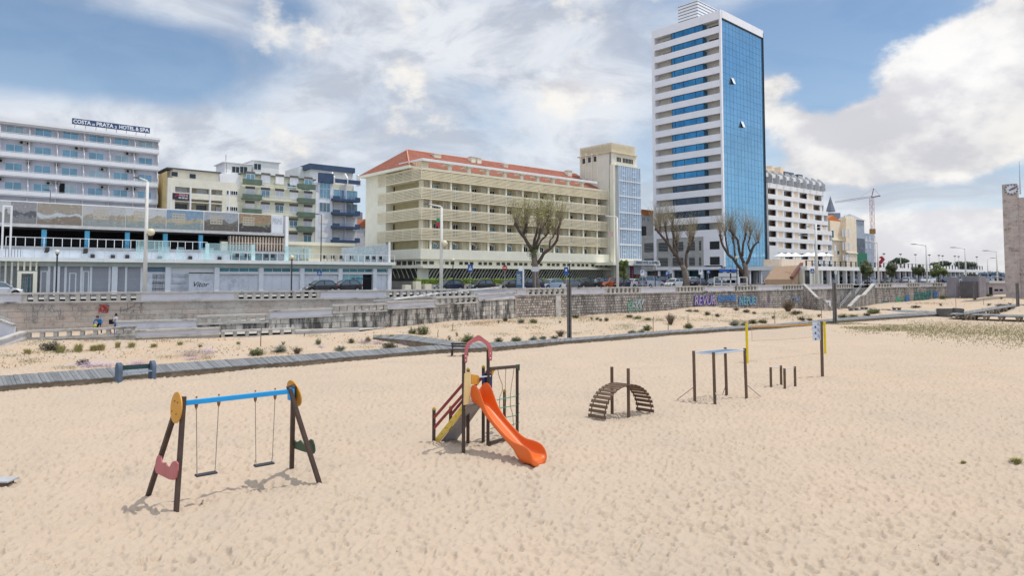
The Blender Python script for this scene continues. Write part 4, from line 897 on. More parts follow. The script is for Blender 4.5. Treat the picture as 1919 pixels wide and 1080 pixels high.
def louvre(z1, z0, nsl=8):
    mb = MB(); h = (z1-z0)/nsl
    for k in range(nsl):
        za = z1-k*h; t_ = .125 if k else .18
        if k == nsl-1: t_ = .18
        zb_ = za-t_
        mb.box(-.02, U8, -.06, .02, zb_, za); mb.box(-.06, -.0205, -.06, dS, zb_, za)
    for u in ucols: mb.box(u-.05, u+.05, .021, .09, z0, z1)
    for k in range(6): d = dS*k/5; mb.box(-.0, .06, d-.05, d+.05, z0, z1)
    mb.build('louvre_screen', lou, h8)
    mb = MB(); mb.box(.05, U8, .1, 1.7, z0+.03, z0+.2); mb.box(.05, 1.5, 1.7, dS, z0+.03, z0+.2); mb.build('balcony_floor', cream, h8)
for i in range(4):
    louvre(zt8[i], bots[i]); zf = bots[i]; zg = zt8[i+1] if i < 3 else zB1
    for u in ucols:
        mb = MB(); mb.box(u-.13, u+.13, .1, .4, zg-.2, zf+.05); mb.build('column', cream_l, h8)
        mb = MB()                                       # ribbed partition beside each column
        for k in range(4): x = u-1.15+k*.27; mb.box(x, x+.08, .5, 1.7, zg-.9, zf)
        mb.build('partition', cream, h8)
        window(h8, u+1.42, u+2.5, zg-1.2, zf-.32, 1.69, gl_dark if (int(u*7)+i) % 3 else gl_blue, metal_w, bars=1)
    for px in (716.5+0,): 
        d, _ = F8.dz(735.5, 400, 1.5); z_ = zf-.1
        mb = MB(); mb.box(1.42, 1.499, d-.75, d+.75, zg-.9, zf-.15); mb.build('window_frame', M('brown_frame', (.10, .05, .04), .6), h8)
        mb = MB(); mb.box(1.40, 1.419, d-.42, d+.42, zg-.9, zf-.35); mb.build('window', metal_w, h8); mb = MB(); mb.box(1.38, 1.399, d-.28, d+.28, zg-.9, zf-.5); mb.build('pane', gl_dark, h8)
d, _ = F8.dz(735.5, 316, .05); z_ = F8.dz(735.5, 316, 0)[1]
mb = MB(); mb.box(1.40, 1.49, d-1, d+.2, zt8[0]-.2, zt8[0]+1.6); mb.build('window_frame', M('brown_frame'), h8)
for u in ucols:                                         # diagonal brackets of the lowest gallery
    mb = MB(); mb.beam((u+.25, .3, zlow+1.15), (u+1.35, .3, zlow+.55), .05, .05); mb.beam((u+1.35, .3, zlow+.55), (u+1.2, .3, zlow+.1), .05, .05); mb.build('awning_arm', metal_w, h8)
# roof
eo = .9; zr = zE-.1; rd = (dE+1.2)/2; uA, uB = 3.6, U8+.5; zR = At(771, 277.8, 109.4).z-ST
zeF = zE-.55
mb = MB(); P0, P1, P2, P3 = (-eo, 1.9, zeF), (U8+1, 1.9, zeF), (U8+1, dE+eo, zeF), (-eo, dE+eo, zeF); R0, R1 = (uA, rd+.8, zR), (U8+1, rd+.8, zR)
mb.add([P0, P1, P2, P3, R0, R1], [(0, 1, 5, 4), (3, 0, 4), (2, 3, 4, 5), (1, 2, 5)]); mb.build('roof', tile, h8)
mb = MB(); mb.box(-eo, -eo+.2, 1.9, dE+eo, zeF-.45, zeF-.01); mb.box(-eo+.2, U8+1, 1.95, 2.2, zeF-.45, zeF-.01); mb.box(-eo+.2, .9, 2.2, dE+eo, zeF-.3, zeF-.1); mb.build('eaves', cream_l, h8)
mb = MB(); mb.tube([Vector(P0)+Vector((0, 0, .05)), Vector(R0)+Vector((0, 0, .05))], .12, 6); mb.tube([Vector(R0), Vector(R1)], .12, 6); mb.build('ridge_tiles', M('ridge_tile', (.62, .30, .20), .8), h8)
mb = MB(); mb.box(.5, U8, 3.2, 3.6, zt8[0]-.3, zeF-.45); mb.build('top_floor_wall', cream_l, h8)
for px, py, w_ in ((821, 287.5, .9), (888, 293.2, .6), (899, 295.2, .6), (949, 307, .6), (1069, 319, .7)):
    u, z = F8.uz(px, py, 7.6); mb = MB(); mb.box(u-w_*.75, u+w_*.75, 7.6, 8.6, z-1.6, z-.12); mb.box(u-w_*.85, u+w_*.85, 7.5, 8.7, z-.12, z); mb.build('chimney', cream_l, h8)
# pergola on the top floor
zp = F8.z(792, 297.5); uP1 = F8.u(1119)
mb = MB(); mb.box(0, uP1, -.3, .35, zp-.3, zp+.08); mb.box(-.2, -.001, 0, 6, zp-.3, zp+.02); mb.build('pergola_beam', white2, h8)
mb = MB(); mb.box(.2, 1.5, .36, .5, zt8[0], zp-.3)
for k in range(12): mb.box(.1, .18, .6+k*.45, .75+k*.45, zt8[0], zp-.32)
mb.build('pergola_wall', lou, h8)
for k, u in enumerate(ucols[1:-1:1]):
    if k % 1: continue
    uu = ucols[0]+md*(k*1.0)+md*.93
    if uu > uP1: break
    mb = MB(); mb.box(uu-.25, uu+.25, .0, .35, zt8[0], zp-.3); mb.box(uu-.5, uu+.5, -.2, 1.6, zp-.45, zp-.301); mb.build('pergola_post', cream_l, h8)
# fascia, clerestory and slanted columns
mb = MB(); mb.box(-.35, U8+1.2, -.45, 1.7, zB0, zB1); mb.box(-.35, 1.5, 1.7, dE+3, zB0, zB1); mb.build('fascia', cream_l, h8)
mb = MB(); mb.box(.2, U8+1.2, .2, 1.7, zB0-1.1, zB0); mb.box(.2, 1.6, 1.7, dE+3, zB0-1.1, zB0); mb.build('clerestory_wall', cream_l, h8)
zc1, zc0 = zB0-.25, zB0-.85
g0 = F8.u(778+0); gx = [(485, 733), ]
grp = [(777.5, 815), (822, 853), (859, 889), (895, 924), (929, 958), (962, 990), (994, 1018), (1024, 1050), (1053.5, 1078), (1080.5, 1104), (1107, 1130), (1133, 1153)]
for a, b in grp:
    ua, ub = F8.u(a, .2), F8.u(b, .2); w_ = (ub-ua)/3
    for k in range(3): window(h8, ua+k*w_+.1, ua+(k+1)*w_-.1, zc0, zc1, .19, gl_dark, cream_l, bars=0)
for k in range(6):
    d0 = 1+k*1.6; mb = MB(); mb.box(.17, .199, d0, d0+1.2, zc0, zc1); mb.build('window', gl_dark, h8)
mb = MB(); mb.box(-.2, U8+1.2, -.9, .6, zB0-1.35, zB0-1.1); mb.box(-.2, .6, .6, dE+2, zB0-1.35, zB0-1.1); mb.build('canopy', cream_l, h8)
zk = zB0-1.35; zlw = 1.35
mb = MB(); mb.box(.6, U8+1, .9, 1.2, 0, zlw); mb.box(.55, 1.0, 1.2, dE+1, 0, zlw); mb.build('plinth', M('grey_plinth', (.40, .38, .34), .9, .1, 1.5, .01, 20), h8)
mb = MB(); mb.box(.7, U8+1, 1.3, 1.5, zlw, zk); mb.box(.7, .95, 1.5, dE+1, zlw, zk); mb.build('glazing', MGlass('lobby_glass', (.05, .05, .045), .15, .1), h8)
n = 66
for k in range(n):
    u = 1.5+(U8-1)*k/n; thick = .42 if k % 6 == 5 else .15
    mb = MB(); mb.beam((u-.42, 1.05, zlw), (u+.38, .2, zk), thick, .12); mb.build('slanted_column', cream_l, h8)
for k in range(8): mb = MB(); mb.beam((.9, 1.6+k*1.3, zlw), (.25, 2.0+k*1.3, zk), .1, .1); mb.build('slanted_column', cream_l, h8)
mb = MB(); mb.box(.2, 1.6, .3, 1.25, 0, zk); mb.build('corner_pier', cream_l, h8)
mb = MB()
for u, w_, hh in ((-2.5, .9, 1.4), (-.8, 1.1, 1.0), (-4.2, 1.0, .9)): mb.box(u-w_/2, u+w_/2, -3.2, -2.4, 0, hh)
mb.build('meter_box', cream, h8)
# hotel tower at its right end
F9 = Frame(1148, 128, 49); t9 = F9.thing('hotel_tower', 'cream stair tower with glazed blue-white front at the right end of the louvred hotel', 'tower')
zt9 = F9.z(1148, 266.5); zc9 = F9.z(1148, 283.7); dB9 = 8.2; uR9 = F9.u(1193); th9 = (1193, 275)
mb = MB(); mb.box(.3, uR9+.8, .3, dB9, 0, zc9-.15); mb.box(-.01, .9, -.02, dB9, 0, zc9-.15); mb.box(-.01, 1.6, .1, .6, 0, zc9-.15); mb.build('wall', M('tower_render', (.76, .73, .63), .8, .05, .5, streak=.35, stain='#85806f'), t9)
mb = MB(); mb.box(-.35, uR9+.6, -.35, dB9+.4, zc9-.15, zc9); mb.build('cornice', lou, t9)
mb = MB(); n = 13; h = (zt9-zc9)/n
for k in range(n): mb.box(.15-.0, uR9, -.02, .12, zc9+k*h, zc9+k*h+h*.62); mb.box(0, .14, -.02, dB9, zc9+k*h, zc9+k*h+h*.62)
mb.build('louvre_screen', lou, t9)
mb = MB(); mb.box(.3, uR9-.2, .3, dB9, zc9, zt9-.25); mb.build('plant_room', oliv, t9)
mb = MB(); z = F9.z(1150, 291)
for k in range(14):
    if k == 6: continue
    u = .5+k*(uR9-.8)/14; mb.box(u, u+.28, .25, .299, z-1.0, z-.15)
o = mb.build('vent_slots', dark, t9)
mb = MB(); zb9 = F9.z(1150, 300); mb.box(.9, uR9+1.0, -.6, .3, zc9-2.6, zc9-2.4); mb.build('hood', cream_l, t9)
for k, px in enumerate((1095, 1105.5, 1116)):
    d, z = F9.dz(px, (302, 299.5, 298)[k]); mb = MB(); mb.box(-.05, -.011, d-.38, d+.38, z-.5, z+.5); mb.build('window', gl_dark, t9)
for k, px in enumerate((1090, 1100, 1110.5, 1121)):
    d, z = F9.dz(px, 300); mb = MB(); mb.box(-.3, -.011, d-.1, d+.1, z-3.6-.2*k, z+1.3); mb.build('pilaster', cream_l, t9)
u0, u1 = F9.u(1162, -.6), F9.u(1202.5, -.6); zg = [F9.z(1162, y, -.6) for y in (309.5, 337.5, 339, 366, 368, 397, 399, 427, 430, 457, 459.5, 485)]
mb = MB(); mb.box(u0, u1+.05, -.5, 4, 2.5, zg[0]+.1); mb.build('bay_wall', M('bay_wall', (.55, .60, .68), .7, .05, 1), t9)
mb = MB(); mb.box(u0-1.6, u0-1.3, -.6, .3, .5, zc9-2.6); mb.box(u0-.02, u1+.1, -.62, -.5, zg[11]-.35, zg[11]); mb.build('fin', cream_l, t9)
for i in range(6):
    z1, z0_ = zg[2*i], zg[2*i+1]
    mb = MB(); mb.box(u0, u1, -.53, -.501, z0_, z1); mb.build('glass_bay', MGlass('bay_glass', (.34, .48, .64), .15, .35), t9)
    mb = MB(); n = 12
    for k in range(n+1): x = u0+(u1-u0)*k/n; w_ = .045; mb.box(x-w_, x+w_, -.60, -.531, z0_, z1)
    for f in (.14, .62):
        for q_ in (1/3, 2/3): mb.box(u0+(u1-u0)*f, u0+(u1-u0)*(f+.15), -.62, -.601, z0_+(z1-z0_)*q_-.05, z0_+(z1-z0_)*q_+.05)
    mb.build('mullions', metal_w, t9)
    if i < 5: mb = MB(); mb.box(u0-.05, u1+.05, -.66, -.505, zg[2*i+2]+.001, z0_-.001); mb.build('floor_band', white2, t9)
# entrance canopy with hotel lettering
cp = F9.thing('entrance_canopy', 'flat cream entrance canopy with dark hotel lettering, beside the maroon sign', 'canopy')
u0, z1 = F9.uz(1176, 492, -3.5); u1 = F9.u(1238, -3.5); z1 = F9.z(1190, 491.5, -3.5)
mb = MB(); mb.box(F9.u(1150, -3.5), u1, -3.5, 2.5, z1-.62, z1-.1); mb.build('canopy_roof', cream_l, cp)
mb = MB(); mb.box(F9.u(1189, -3.6), F9.u(1236, -3.6), -3.7, -3.5, z1-.5, z1+.35); mb.build('fascia_board', M('pale_board', (.55, .58, .62), .6), cp)
text_mesh('GRANDE HOTEL DA FIGUEIRA', F9.u(1234, -3.6)-F9.u(1190.5, -3.6), .5, MFlat('navy_lettering', (.03, .04, .10)), cp, 'lettering', ((F9.u(1190, -3.6)+F9.u(1235, -3.6))/2, -3.72, z1-.05), bold=.02)
mb = MB(); mb.box(F9.u(1189, 0), F9.u(1197, 0), -.4, .4, 0, z1-.6); mb.build('brick_pier', M('rust_panel', (.36, .14, .07), .8, .1, 1), cp)
ms = F9.thing('vertical_sign', 'tall maroon vertical sign beside the hotel entrance canopy', 'sign')
a, b = F9.u(1182, -2.5), F9.u(1187.5, -2.5); zz1, zz0 = F9.z(1184, 499.5, -2.5), F9.z(1184, 526, -2.5); mb = MB(); mb.box(a, b, -2.6, -2.4, 0, zz1); mb.build('panel', MFlat('maroon_panel', (.13, .012, .025)), ms)
text_mesh('RECEÇÃO', (zz1-zz0)*.62, (b-a)*.32, MFlat('faded_pink', (.5, .25, .3)), ms, 'lettering', ((a+b)/2, -2.62, zz1-1.4), rot=(math.pi/2, -math.pi/2, 0))
# ------------------------------------------------------------------ orange-roofed house and grey stone podium
Fa = Frame(1203, 172, 48); o = Fa.thing('house', 'grey house with an orange tiled top seen between hotel tower and glass tower', 'house')
uR = Fa.u(1226); z0_, z1 = Fa.z(1210, 403), Fa.z(1210, 393.5)
mb = MB(); mb.box(0, uR, 0, 8, 0, z0_); mb.build('wall', M('grey_white_wall'), o); mb = MB(); mb.box(-.4, uR, -.4, 8, z0_, z1); mb.build('roof', M('orange_tile', (.50, .17, .05), .85, .15, 1.5), o)
for k, (a, y) in enumerate(((1206.5, 412), (1215, 413))): window(o, Fa.u(a-2.5), Fa.u(a+3.5), Fa.z(a, y+3), Fa.z(a, y-5), -.01, gl_blue, metal_w)
mb = MB(); mb.box(Fa.u(1203), Fa.u(1212), -.05, -.01, Fa.z(1206, 442), Fa.z(1206, 424)); mb.build('window', gl_dark, o); mb = MB(); mb.box(0, uR, -.7, -.02, Fa.z(1206, 444.5), Fa.z(1206, 442.5)); mb.build('balcony', cream, o)
mb = MB(); mb.box(Fa.u(1205), Fa.u(1206), 2, 3, z1, z1+1.2); mb.build('chimney', M('terracotta'), o)
# ------------------------------------------------------------------ glass tower
FT = Frame(1357, 150, 47.0); tw = FT.thing('office_tower', 'tall tower with white balcony bands and a blue glass wall facing right', 'tower')
ZT = FT.z(1357, 22.5); UR = FT.u(1435); DL = FT.dz(1222.5, 68.5)[0]; z18 = FT.z(1349, 35)
tww = M('tower_white', (.84, .83, .86), .65, .03, .4, streak=.12, stain='#8c8c92'); beige = M('tower_beige', (.68, .64, .57), .8, .05, .5)
step = FT.dz(1349, 60.8)[1]*0+ (FT.z(1357, 22.5)-FT.z(1357, 531))/1.0
fh = 3.04; dc0, dc1 = FT.dz(1349, 40)[0], FT.dz(1227.5, 70)[0]        # recess limits along the left face
dwA, dwB = FT.dz(1318, 60)[0], FT.dz(1259, 60)[0]
ztopR = FT.dz(1348.5, 35.5)[1]
zpod = FT.dz(1340, 440)[1]
mb = MB(); mb.box(1.5, UR-.2, .3, DL-.3, 4.0, ZT-1); mb.box(.02, 1.49, .25, dc0-.01, 4.0, ZT-1); mb.build('core_wall', beige, tw)
mb = MB(); mb.box(-.35, .25, -.3, dc0, 4.2, ZT); mb.box(-.25, 1.6, dc1, DL, 4.2, ZT); mb.box(-.25, 1.0, dc0, dc1, ztopR, ZT-.003); mb.box(.25, UR+.1, -.45, .35, ZT-1.75, ZT); mb.box(1.0, UR, .35, DL, ZT-1, ZT-.5); mb.build('frame', tww, tw)
nf = 0; z = ztopR
glb = MGlass('deep_blue_glass', (.06, .27, .50), .06, .75)
rng = random.Random(5)
while z > zpod+.5:
    zb = z-fh
    mb = MB(); mb.box(-.2, .1, dc0, dc1, zb, zb+fh*.50); mb.build('balcony_band', tww, tw)
    mb = MB(); mb.box(.1, 1.5, dc0, dc1, zb+.25, zb+.45); mb.build('balcony_floor', tww, tw)
    zb1, zb2 = zb+fh*.50, z
    mb = MB(); mb.box(-.12, 1.5, dwA, dwB, zb1+.002, zb2-.10); o = mb.build('bay_window', glb if nf < 12 else MGlass('grey_blue_glass', (.06, .09, .13), .08, .45), tw)
    mb = MB()
    for f in (0, .10, .38, .76, 1.0): d = dwB+(dwA-dwB)*f; mb.box(-.16, -.121, d-.05, d+.05, zb1, zb2-.06)
    mb.box(-.16, -.121, dwA, dwB, zb2-.16, zb2-.06); mb.box(-.16, -.121, dwA, dwB, zb1, zb1+.08); mb.build('window_bars', darkm, o)
    if nf < 2:
        mb = MB(); mb.box(1.44, 1.49, dc0+.6, dwA-.7, zb1+.1, z-.55); mb.build('window', gl_dark, tw); mb = MB(); mb.box(1.44, 1.49, dwB+.1, dwB+3.4, zb1+.1, z-.7); mb.build('window', gl_dark, tw)
    z = zb; nf += 1
# lower block with dark windows (left face, near corner)
for k, (y0, y1) in enumerate(((452.5, 467.5), (481.5, 496.5))):
    za, zb = FT.dz(1340, y0)[1], FT.dz(1340, y1)[1]; d0, d1 = FT.dz(1350, 460)[0], FT.dz(1332, 460)[0]
    mb = MB(); mb.box(-.3, -.26, d0, d1, zb, za); mb.build('window', gl_dark, tw)
d1 = FT.dz(1320, 460)[0]; mb = MB(); mb.box(-.25, .2, dc0, d1, 4.5, zpod); mb.build('lower_wall', tww, tw)
# curtain wall: panes with their own tiny tilt
curt = MGlass('curtain_glass', (.25, .50, .71), .07, .78, .10, .2); mb = MB(); nx, zlo = 12, FT.z(1357, 503); u0, u1 = .28, UR
nzz = int(round((ZT-1.8-zlo)/1.5)); 
for i in range(nx):
    for j in range(nzz):
        x0, x1 = u0+(u1-u0)*i/nx, u0+(u1-u0)*(i+1)/nx; za, zb = zlo+(ZT-1.8-zlo)*j/nzz, zlo+(ZT-1.8-zlo)*(j+1)/nzz
        r1_, r2_ = rng.gauss(0, .0035), rng.gauss(0, .0035)
        mb.quad((x0, -.2+r1_+r2_, za), (x1, -.2-r1_+r2_, za), (x1, -.2-r1_-r2_, zb), (x0, -.2+r1_-r2_, zb))
mb.build('curtain_wall', curt, tw)
mb = MB()
for i in range(nx+1): x = u0+(u1-u0)*i/nx; mb.box(x-.014, x+.014, -.235, -.215, zlo, ZT-1.8)
for j in range(nzz+1): z = zlo+(ZT-1.8-zlo)*j/nzz; mb.box(u0, u1, -.24, -.216, z-.018, z+.018)
mb.build('mullions', M('blue_mullion', (.16, .35, .52), .4), tw)
mb = MB(); mb.box(UR, UR+.12, -.5, DL, 4, ZT-.6); mb.box(.26, UR+.1, -.42, -.22, ZT-2.0, ZT-1.8); mb.build('edge_trim', darkm, tw)
for px, py in ((1373.5, 152), (1391.5, 233.5)):
    u, z = FT.uz(px, py, -.3); mb = MB(); w_ = .55; mb.quad((u-w_, -.27, z+.75), (u+w_, -.27, z+.75), (u+w_, -.8, z-.65), (u-w_, -.8, z-.65)); mb.build('tilted_window', metal_w, tw)
    mb = MB(); mb.add([(u-w_, -.27, z+.75), (u-w_, -.27, z-.7), (u-w_, -.8, z-.65)], [(0, 1, 2)]); mb.box(u-w_, u+w_, -.262, -.25, z-.7, z+.7); mb.build('window_opening', dark, tw)
mb = MB(); mb.box(-.35, UR+.3, -.5, .6, 3.6, zlo-.02); mb.box(-.35, .6, .6, DL, 3.6, 4.2); mb.box(0, UR+.1, .6, 6, 3.7, 4.1); mb.build('soffit_band', tww, tw)
for u in (.2, 5.5, 11, 16.5): mb = MB(); mb.box(u, u+.6, -.2, .4, 0, 3.7); mb.build('column', tww, tw)
mb = MB(); mb.box(1, UR-1, 5, 12, 0, 3.7); mb.build('lobby', gl_teal, tw); mb = MB(); mb.box(UR-5.5, UR-3, 2, 4, 0, 3.7); mb.box(UR-2.2, UR, 2, 4, 0, 3.7); mb.build('lobby_wall', M('grey_stone', (.34, .34, .34), .85, .15, 1), tw)
# rooftop box
mb = MB(); da, db = FT.dz(1308, 30, 2)[0], FT.dz(1271.5, 20, 2)[0]; zt_ = FT.dz(1308, -2, 2)[1]; u2 = 13.5
mb.box(2, u2, da, db, ZT-.5, zt_-.1); mb.build('roof_box', M('roof_box_cladding', (.80, .81, .84), .6, .04, 1), tw)
mb = MB(); n = 7
for k in range(n): z = ZT-.3+(zt_-ZT)*k/n; mb.box(1.96, u2, da-.04, db, z+.55, z+.68)
mb.build('cladding_joints', darkm, tw)
mb = MB(); mb.box(7, 9, da+2, da+4, zt_-.1, zt_+1); mb.build('roof_hatch', tww, tw)
# podium of grey stone to the left
pdm = MBrick('grey_cladding', (.50, .49, .46), (.42, .42, .40), (.28, .28, .27), 1.6, .42, .02, .01, stain='#3a3836', stainamt=.3)
pd = FT.thing('podium_building', 'low grey stone-clad building with barred dark windows at the foot of the blue tower', 'office building')
dR, dL_ = FT.dz(1321, 480)[0], FT.dz(1206, 480)[0]; zp1 = FT.dz(1300, 437)[1]
mb = MB(); mb.box(-.1, 12, dR, dL_+4, 3.4, zp1); mb.build('wall', pdm, pd)
for i, (y0, y1) in enumerate(((453, 470.5), (483, 498.5))):
    for a, b in ((1208, 1226.5), (1234.5, 1252), (1261, 1281), (1292, 1302.5), (1310.5, 1314.5)):
        d0, d1 = FT.dz(b, y0, -.1)[0], FT.dz(a, y0, -.1)[0]; za, zb = FT.dz(1280, y0, -.1)[1], FT.dz(1280, y1, -.1)[1]
        mb = MB(); mb.box(-.14, -.101, d0, d1, zb, za); o = mb.build('window', gl_dark, pd)
        mb = MB()
        for k in range(6): z = zb+(za-zb)*(k+.5)/6; mb.box(-.2, -.145, d0, d1, z-.05, z+.05)
        mb.build('sun_slats', M('grey_slats', (.30, .30, .30), .6), o)
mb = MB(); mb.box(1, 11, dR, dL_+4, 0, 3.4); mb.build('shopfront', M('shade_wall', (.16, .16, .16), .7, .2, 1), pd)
for d in np.linspace(dR+.5, dL_+3, 6): mb = MB(); mb.box(0, .5, d, d+.5, 0, 3.4); mb.build('column', tww, pd)
# ------------------------------------------------------------------ white stepped apartments right of tower
FB = Frame(1441, 184, 50.5); ap = FB.thing('apartment_block', 'white stepped apartment block with beige panels and brown balconies right of the glass tower', 'apartments')
z0B = FB.z(1443, 343.5); fB = (FB.z(1443, 343.5)-FB.z(1443, 444))/5
uTop, uM, uLw = FB.u(1546, 0), FB.u(1553), FB.u(1560)
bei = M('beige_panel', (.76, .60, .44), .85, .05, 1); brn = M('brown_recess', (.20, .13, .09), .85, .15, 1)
for r in range(8):
    zt_ = z0B-r*fB; uR = uTop if r < 2 else (uM if r < 4 else uLw)
    mb = MB(); mb.box(0, uR, -.2, 1.5, zt_-fB*.42, zt_); mb.build('floor_band', white2, ap)
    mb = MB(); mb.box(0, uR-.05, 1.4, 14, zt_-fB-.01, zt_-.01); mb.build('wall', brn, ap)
    n = 9; k = 0; u = .2 if r % 2 else .4
    mb = MB(); mb.box(0, .12, -.1, 1.4, zt_-fB, zt_-fB*.42); mb.box(uR-.12, uR, -.1, 1.4, zt_-fB, zt_-fB*.42); mb.build('end_fin', white2, ap)
    rr_ = random.Random(r//2+3); 
    while u < uR-2.2:
        w1 = 3.9; window(ap, u+.9, u+2.9, zt_-fB+.05, zt_-fB*.42, 1.38, (gl_dark, shut, gl_blue)[rr_.randrange(3)], metal_w)
        mb = MB(); mb.box(u+w1, u+w1+1.1, -.05, 0.2, zt_-fB, zt_-fB*.42); mb.build('shutter', white2, ap)
        if u+w1+3.6 < uR: mb = MB(); mb.box(u+w1+1.1, u+w1+3.4, .0, .25, zt_-fB, zt_-fB*.42); mb.build('panel', bei, ap); mb = MB(); mb.box(u+w1+3.4, u+w1+4.3, -.05, .2, zt_-fB, zt_-fB*.42); mb.build('shutter', white2, ap)
        u += w1+4.5+(.0 if r % 2 else .3)
# top row with fins
zt_ = z0B+fB*.05; mb = MB(); mb.box(0, uTop, 1.0, 13, zt_, zt_+2.7); mb.build('attic_wall', white2, ap)
mb = MB(); mb.box(0, uTop, .2, 1.0, zt_+1.6, zt_+2.65); mb.build('attic_hood', white2, ap)
for k in range(9):
    u = 1.2+k*(uTop-1.5)/8.0; mb = MB(); mb.prism([(-.8, zt_), (1.6, zt_), (1.6, zt_+3.9), (.9, zt_+3.7), (-.8, zt_+2.0)], u, u+.3, 'x'); mb.build('attic_fin', M('grey_fin', (.50, .51, .53), .7), ap)
    window(ap, u+.9, u+2.2, zt_+.3, zt_+1.6, .98, gl_dark if k % 2 else shut, metal_w)
zr_ = FB.z(1450, 320, 5); mb = MB(); mb.box(0, FB.u(1508, 5), 5, 12, zt_+2.6, zt_+3.4); mb.build('roof_room', cream, ap)
for a, b, y0, y1, m_ in ((1450, 1454, 311, 317, bei), (1467, 1472, 313.5, 319, bei), (1473.5, 1492, 321.5, 327.5, M('slate', (.10, .12, .15), .7)), (1500, 1508.5, 327, 333, M('slate'))):
    mb = MB(); mb.box(FB.u(a, 6), FB.u(b, 6), 6, 8, FB.z(a, 333, 6), FB.z(a, y0, 6)); mb.build('roof_vent', m_, ap)
mb = MB(); z1 = FB.z(1446, 317.5, 4)
for k in range(14): x = .2+k*.75; mb.box(x, x+.08, 4, 4.1, zt_+2.7, z1)
mb.box(.2, 10.2, 4, 4.1, z1-.1, z1+.05); mb.build('roof_railing', cream, ap)
zb_ = z0B-8*fB
mb = MB(); mb.box(FB.u(1457), uLw, 2, 14, 0, zb_); mb.build('restaurant_front', M('dark_front', (.05, .04, .045), .7, .3, 1), ap)
mb = MB(); mb.box(0, FB.u(1456.5), -.3, 3, 0, zb_+fB*2.2); mb.build('blank_wall', white2, ap)
# parasols of the terrace
for k, px in enumerate((1465, 1478, 1491, 1515, 1527, 1539, 1546)):
    p = At(px, 481.5-.2*k, 158+k*3.5); r_ = 2.1 if k < 3 else 2.6; u = thing('parasol', 'white terrace parasol in front of the white apartment block', 'parasol', (p.x, p.y, 4.6), 0, 'white parasols on the raised terrace')
    hz = p.z-4.6; mb = MB(); vs = [(0, 0, hz+1.0)]+[(r_*math.cos(i*math.pi/4), r_*math.sin(i*math.pi/4), hz) for i in range(8)]; mb.add(vs, [(0, i+1, (i+1) % 8+1) for i in range(8)]); mb.add([(x, y, z-.02) for x, y, z in vs], [(0, (i+1) % 8+1, i+1) for i in range(8)]); mb.build('canopy', white2, u)
    mb = MB(); mb.tube([(0, 0, 0), (0, 0, hz+1)], .05, 6); mb.build('pole', metal_w, u)
# ------------------------------------------------------------------ brown sloping forecourt wedge
wd = thing('sloping_roof', 'wedge of sloping brown tiles rising beside the arcade, with a dark cut edge', 'roof'); W0 = [At(1434, 524, 118), At(1484, 523.5, 122), At(1503, 497, 131), At(1452, 500, 127)]
mb = MB(); lo_ = [Vector((p.x, p.y, 2.5)) for p in W0]; mb.add(W0+lo_, [(0, 1, 2, 3), (0, 4, 5, 1), (1, 5, 6, 2), (2, 6, 7, 3), (3, 7, 4, 0)]); mb.build('tiled_slope', M('brown_tiles', (.30, .20, .13), .9, .08, 2, .01, 30), wd)
mb = MB(); mb.beam(W0[1]+Vector((0, 0, .25)), W0[2]+Vector((0, 0, .25)), .5, .5); mb.build('edge', M('rust_edge', (.16, .06, .04), .8), wd)
# ------------------------------------------------------------------ arcade
FC = Frame(1503, 128, 48.5); ar = FC.thing('arcade_building', 'long low white arcade of shops with a roof terrace and railing posts at right', 'shops')
zs1, zs0 = FC.z(1503, 499), FC.z(1503, 506.5); uE = FC.u(1835)
mb = MB(); mb.box(0, uE, -1.0, 12, zs0, zs1); mb.build('terrace_slab', white2, ar)
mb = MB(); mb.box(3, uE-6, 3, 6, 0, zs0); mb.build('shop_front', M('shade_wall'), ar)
npost = 30
for k in range(npost):
    u = .2+(uE-5)*k/(npost-1); mb = MB(); mb.box(u, u+.55, -.3, .4, 0, zs0); mb.build('column', white2, ar)
rr_ = random.Random(8)
for k in range(npost-1):
    u = .2+(uE-5)*(k+.5)/(npost-1); mb = MB(); mb.box(u-.7, u+1.0, 2.9, 2.98, .3, zs0-.8); mb.build('shop_window', (gl_blue, gl_dark, gl_teal)[rr_.randrange(3)], ar)
for px in (1649, 1652, 1660, 1673, 1692): 
    u = FC.u(px, 1); mb = MB(); mb.box(u-.6, u+.6, .8, 1.1, .6, 2.7); mb.build('red_shop_banner', MFlat('red_cloth', (.55, .03, .04)), ar)
mb = MB(); mb.box(0, uE, -.85, -.8, zs1+.95, zs1+1.02); mb.box(0, uE, -.83, -.81, zs1+.45, zs1+.48); mb.build('rail', darkm, ar)
for k in range(46): u = uE*k/45; mb = MB(); w_ = .12 if k % 2 else .25; mb.box(u, u+w_, -.9, -.7, zs1, zs1+1.1); mb.build('rail_post', darkm, ar)
mb = MB(); mb.box(8, 22, 8, 12, zs1, zs1+1.6); mb.build('terrace_wall', M('peach_wall', (.66, .54, .42), .85), ar)
mb = MB(); mb.box(FC.u(1506), FC.u(1514), -.36, -.31, 0, 3.4); mb.build('door', gl_dark, ar)
mb = MB(); mb.box(0, FC.u(1533), -.30, 3, 0, zs0); mb.build('end_wall', cream_l, ar)
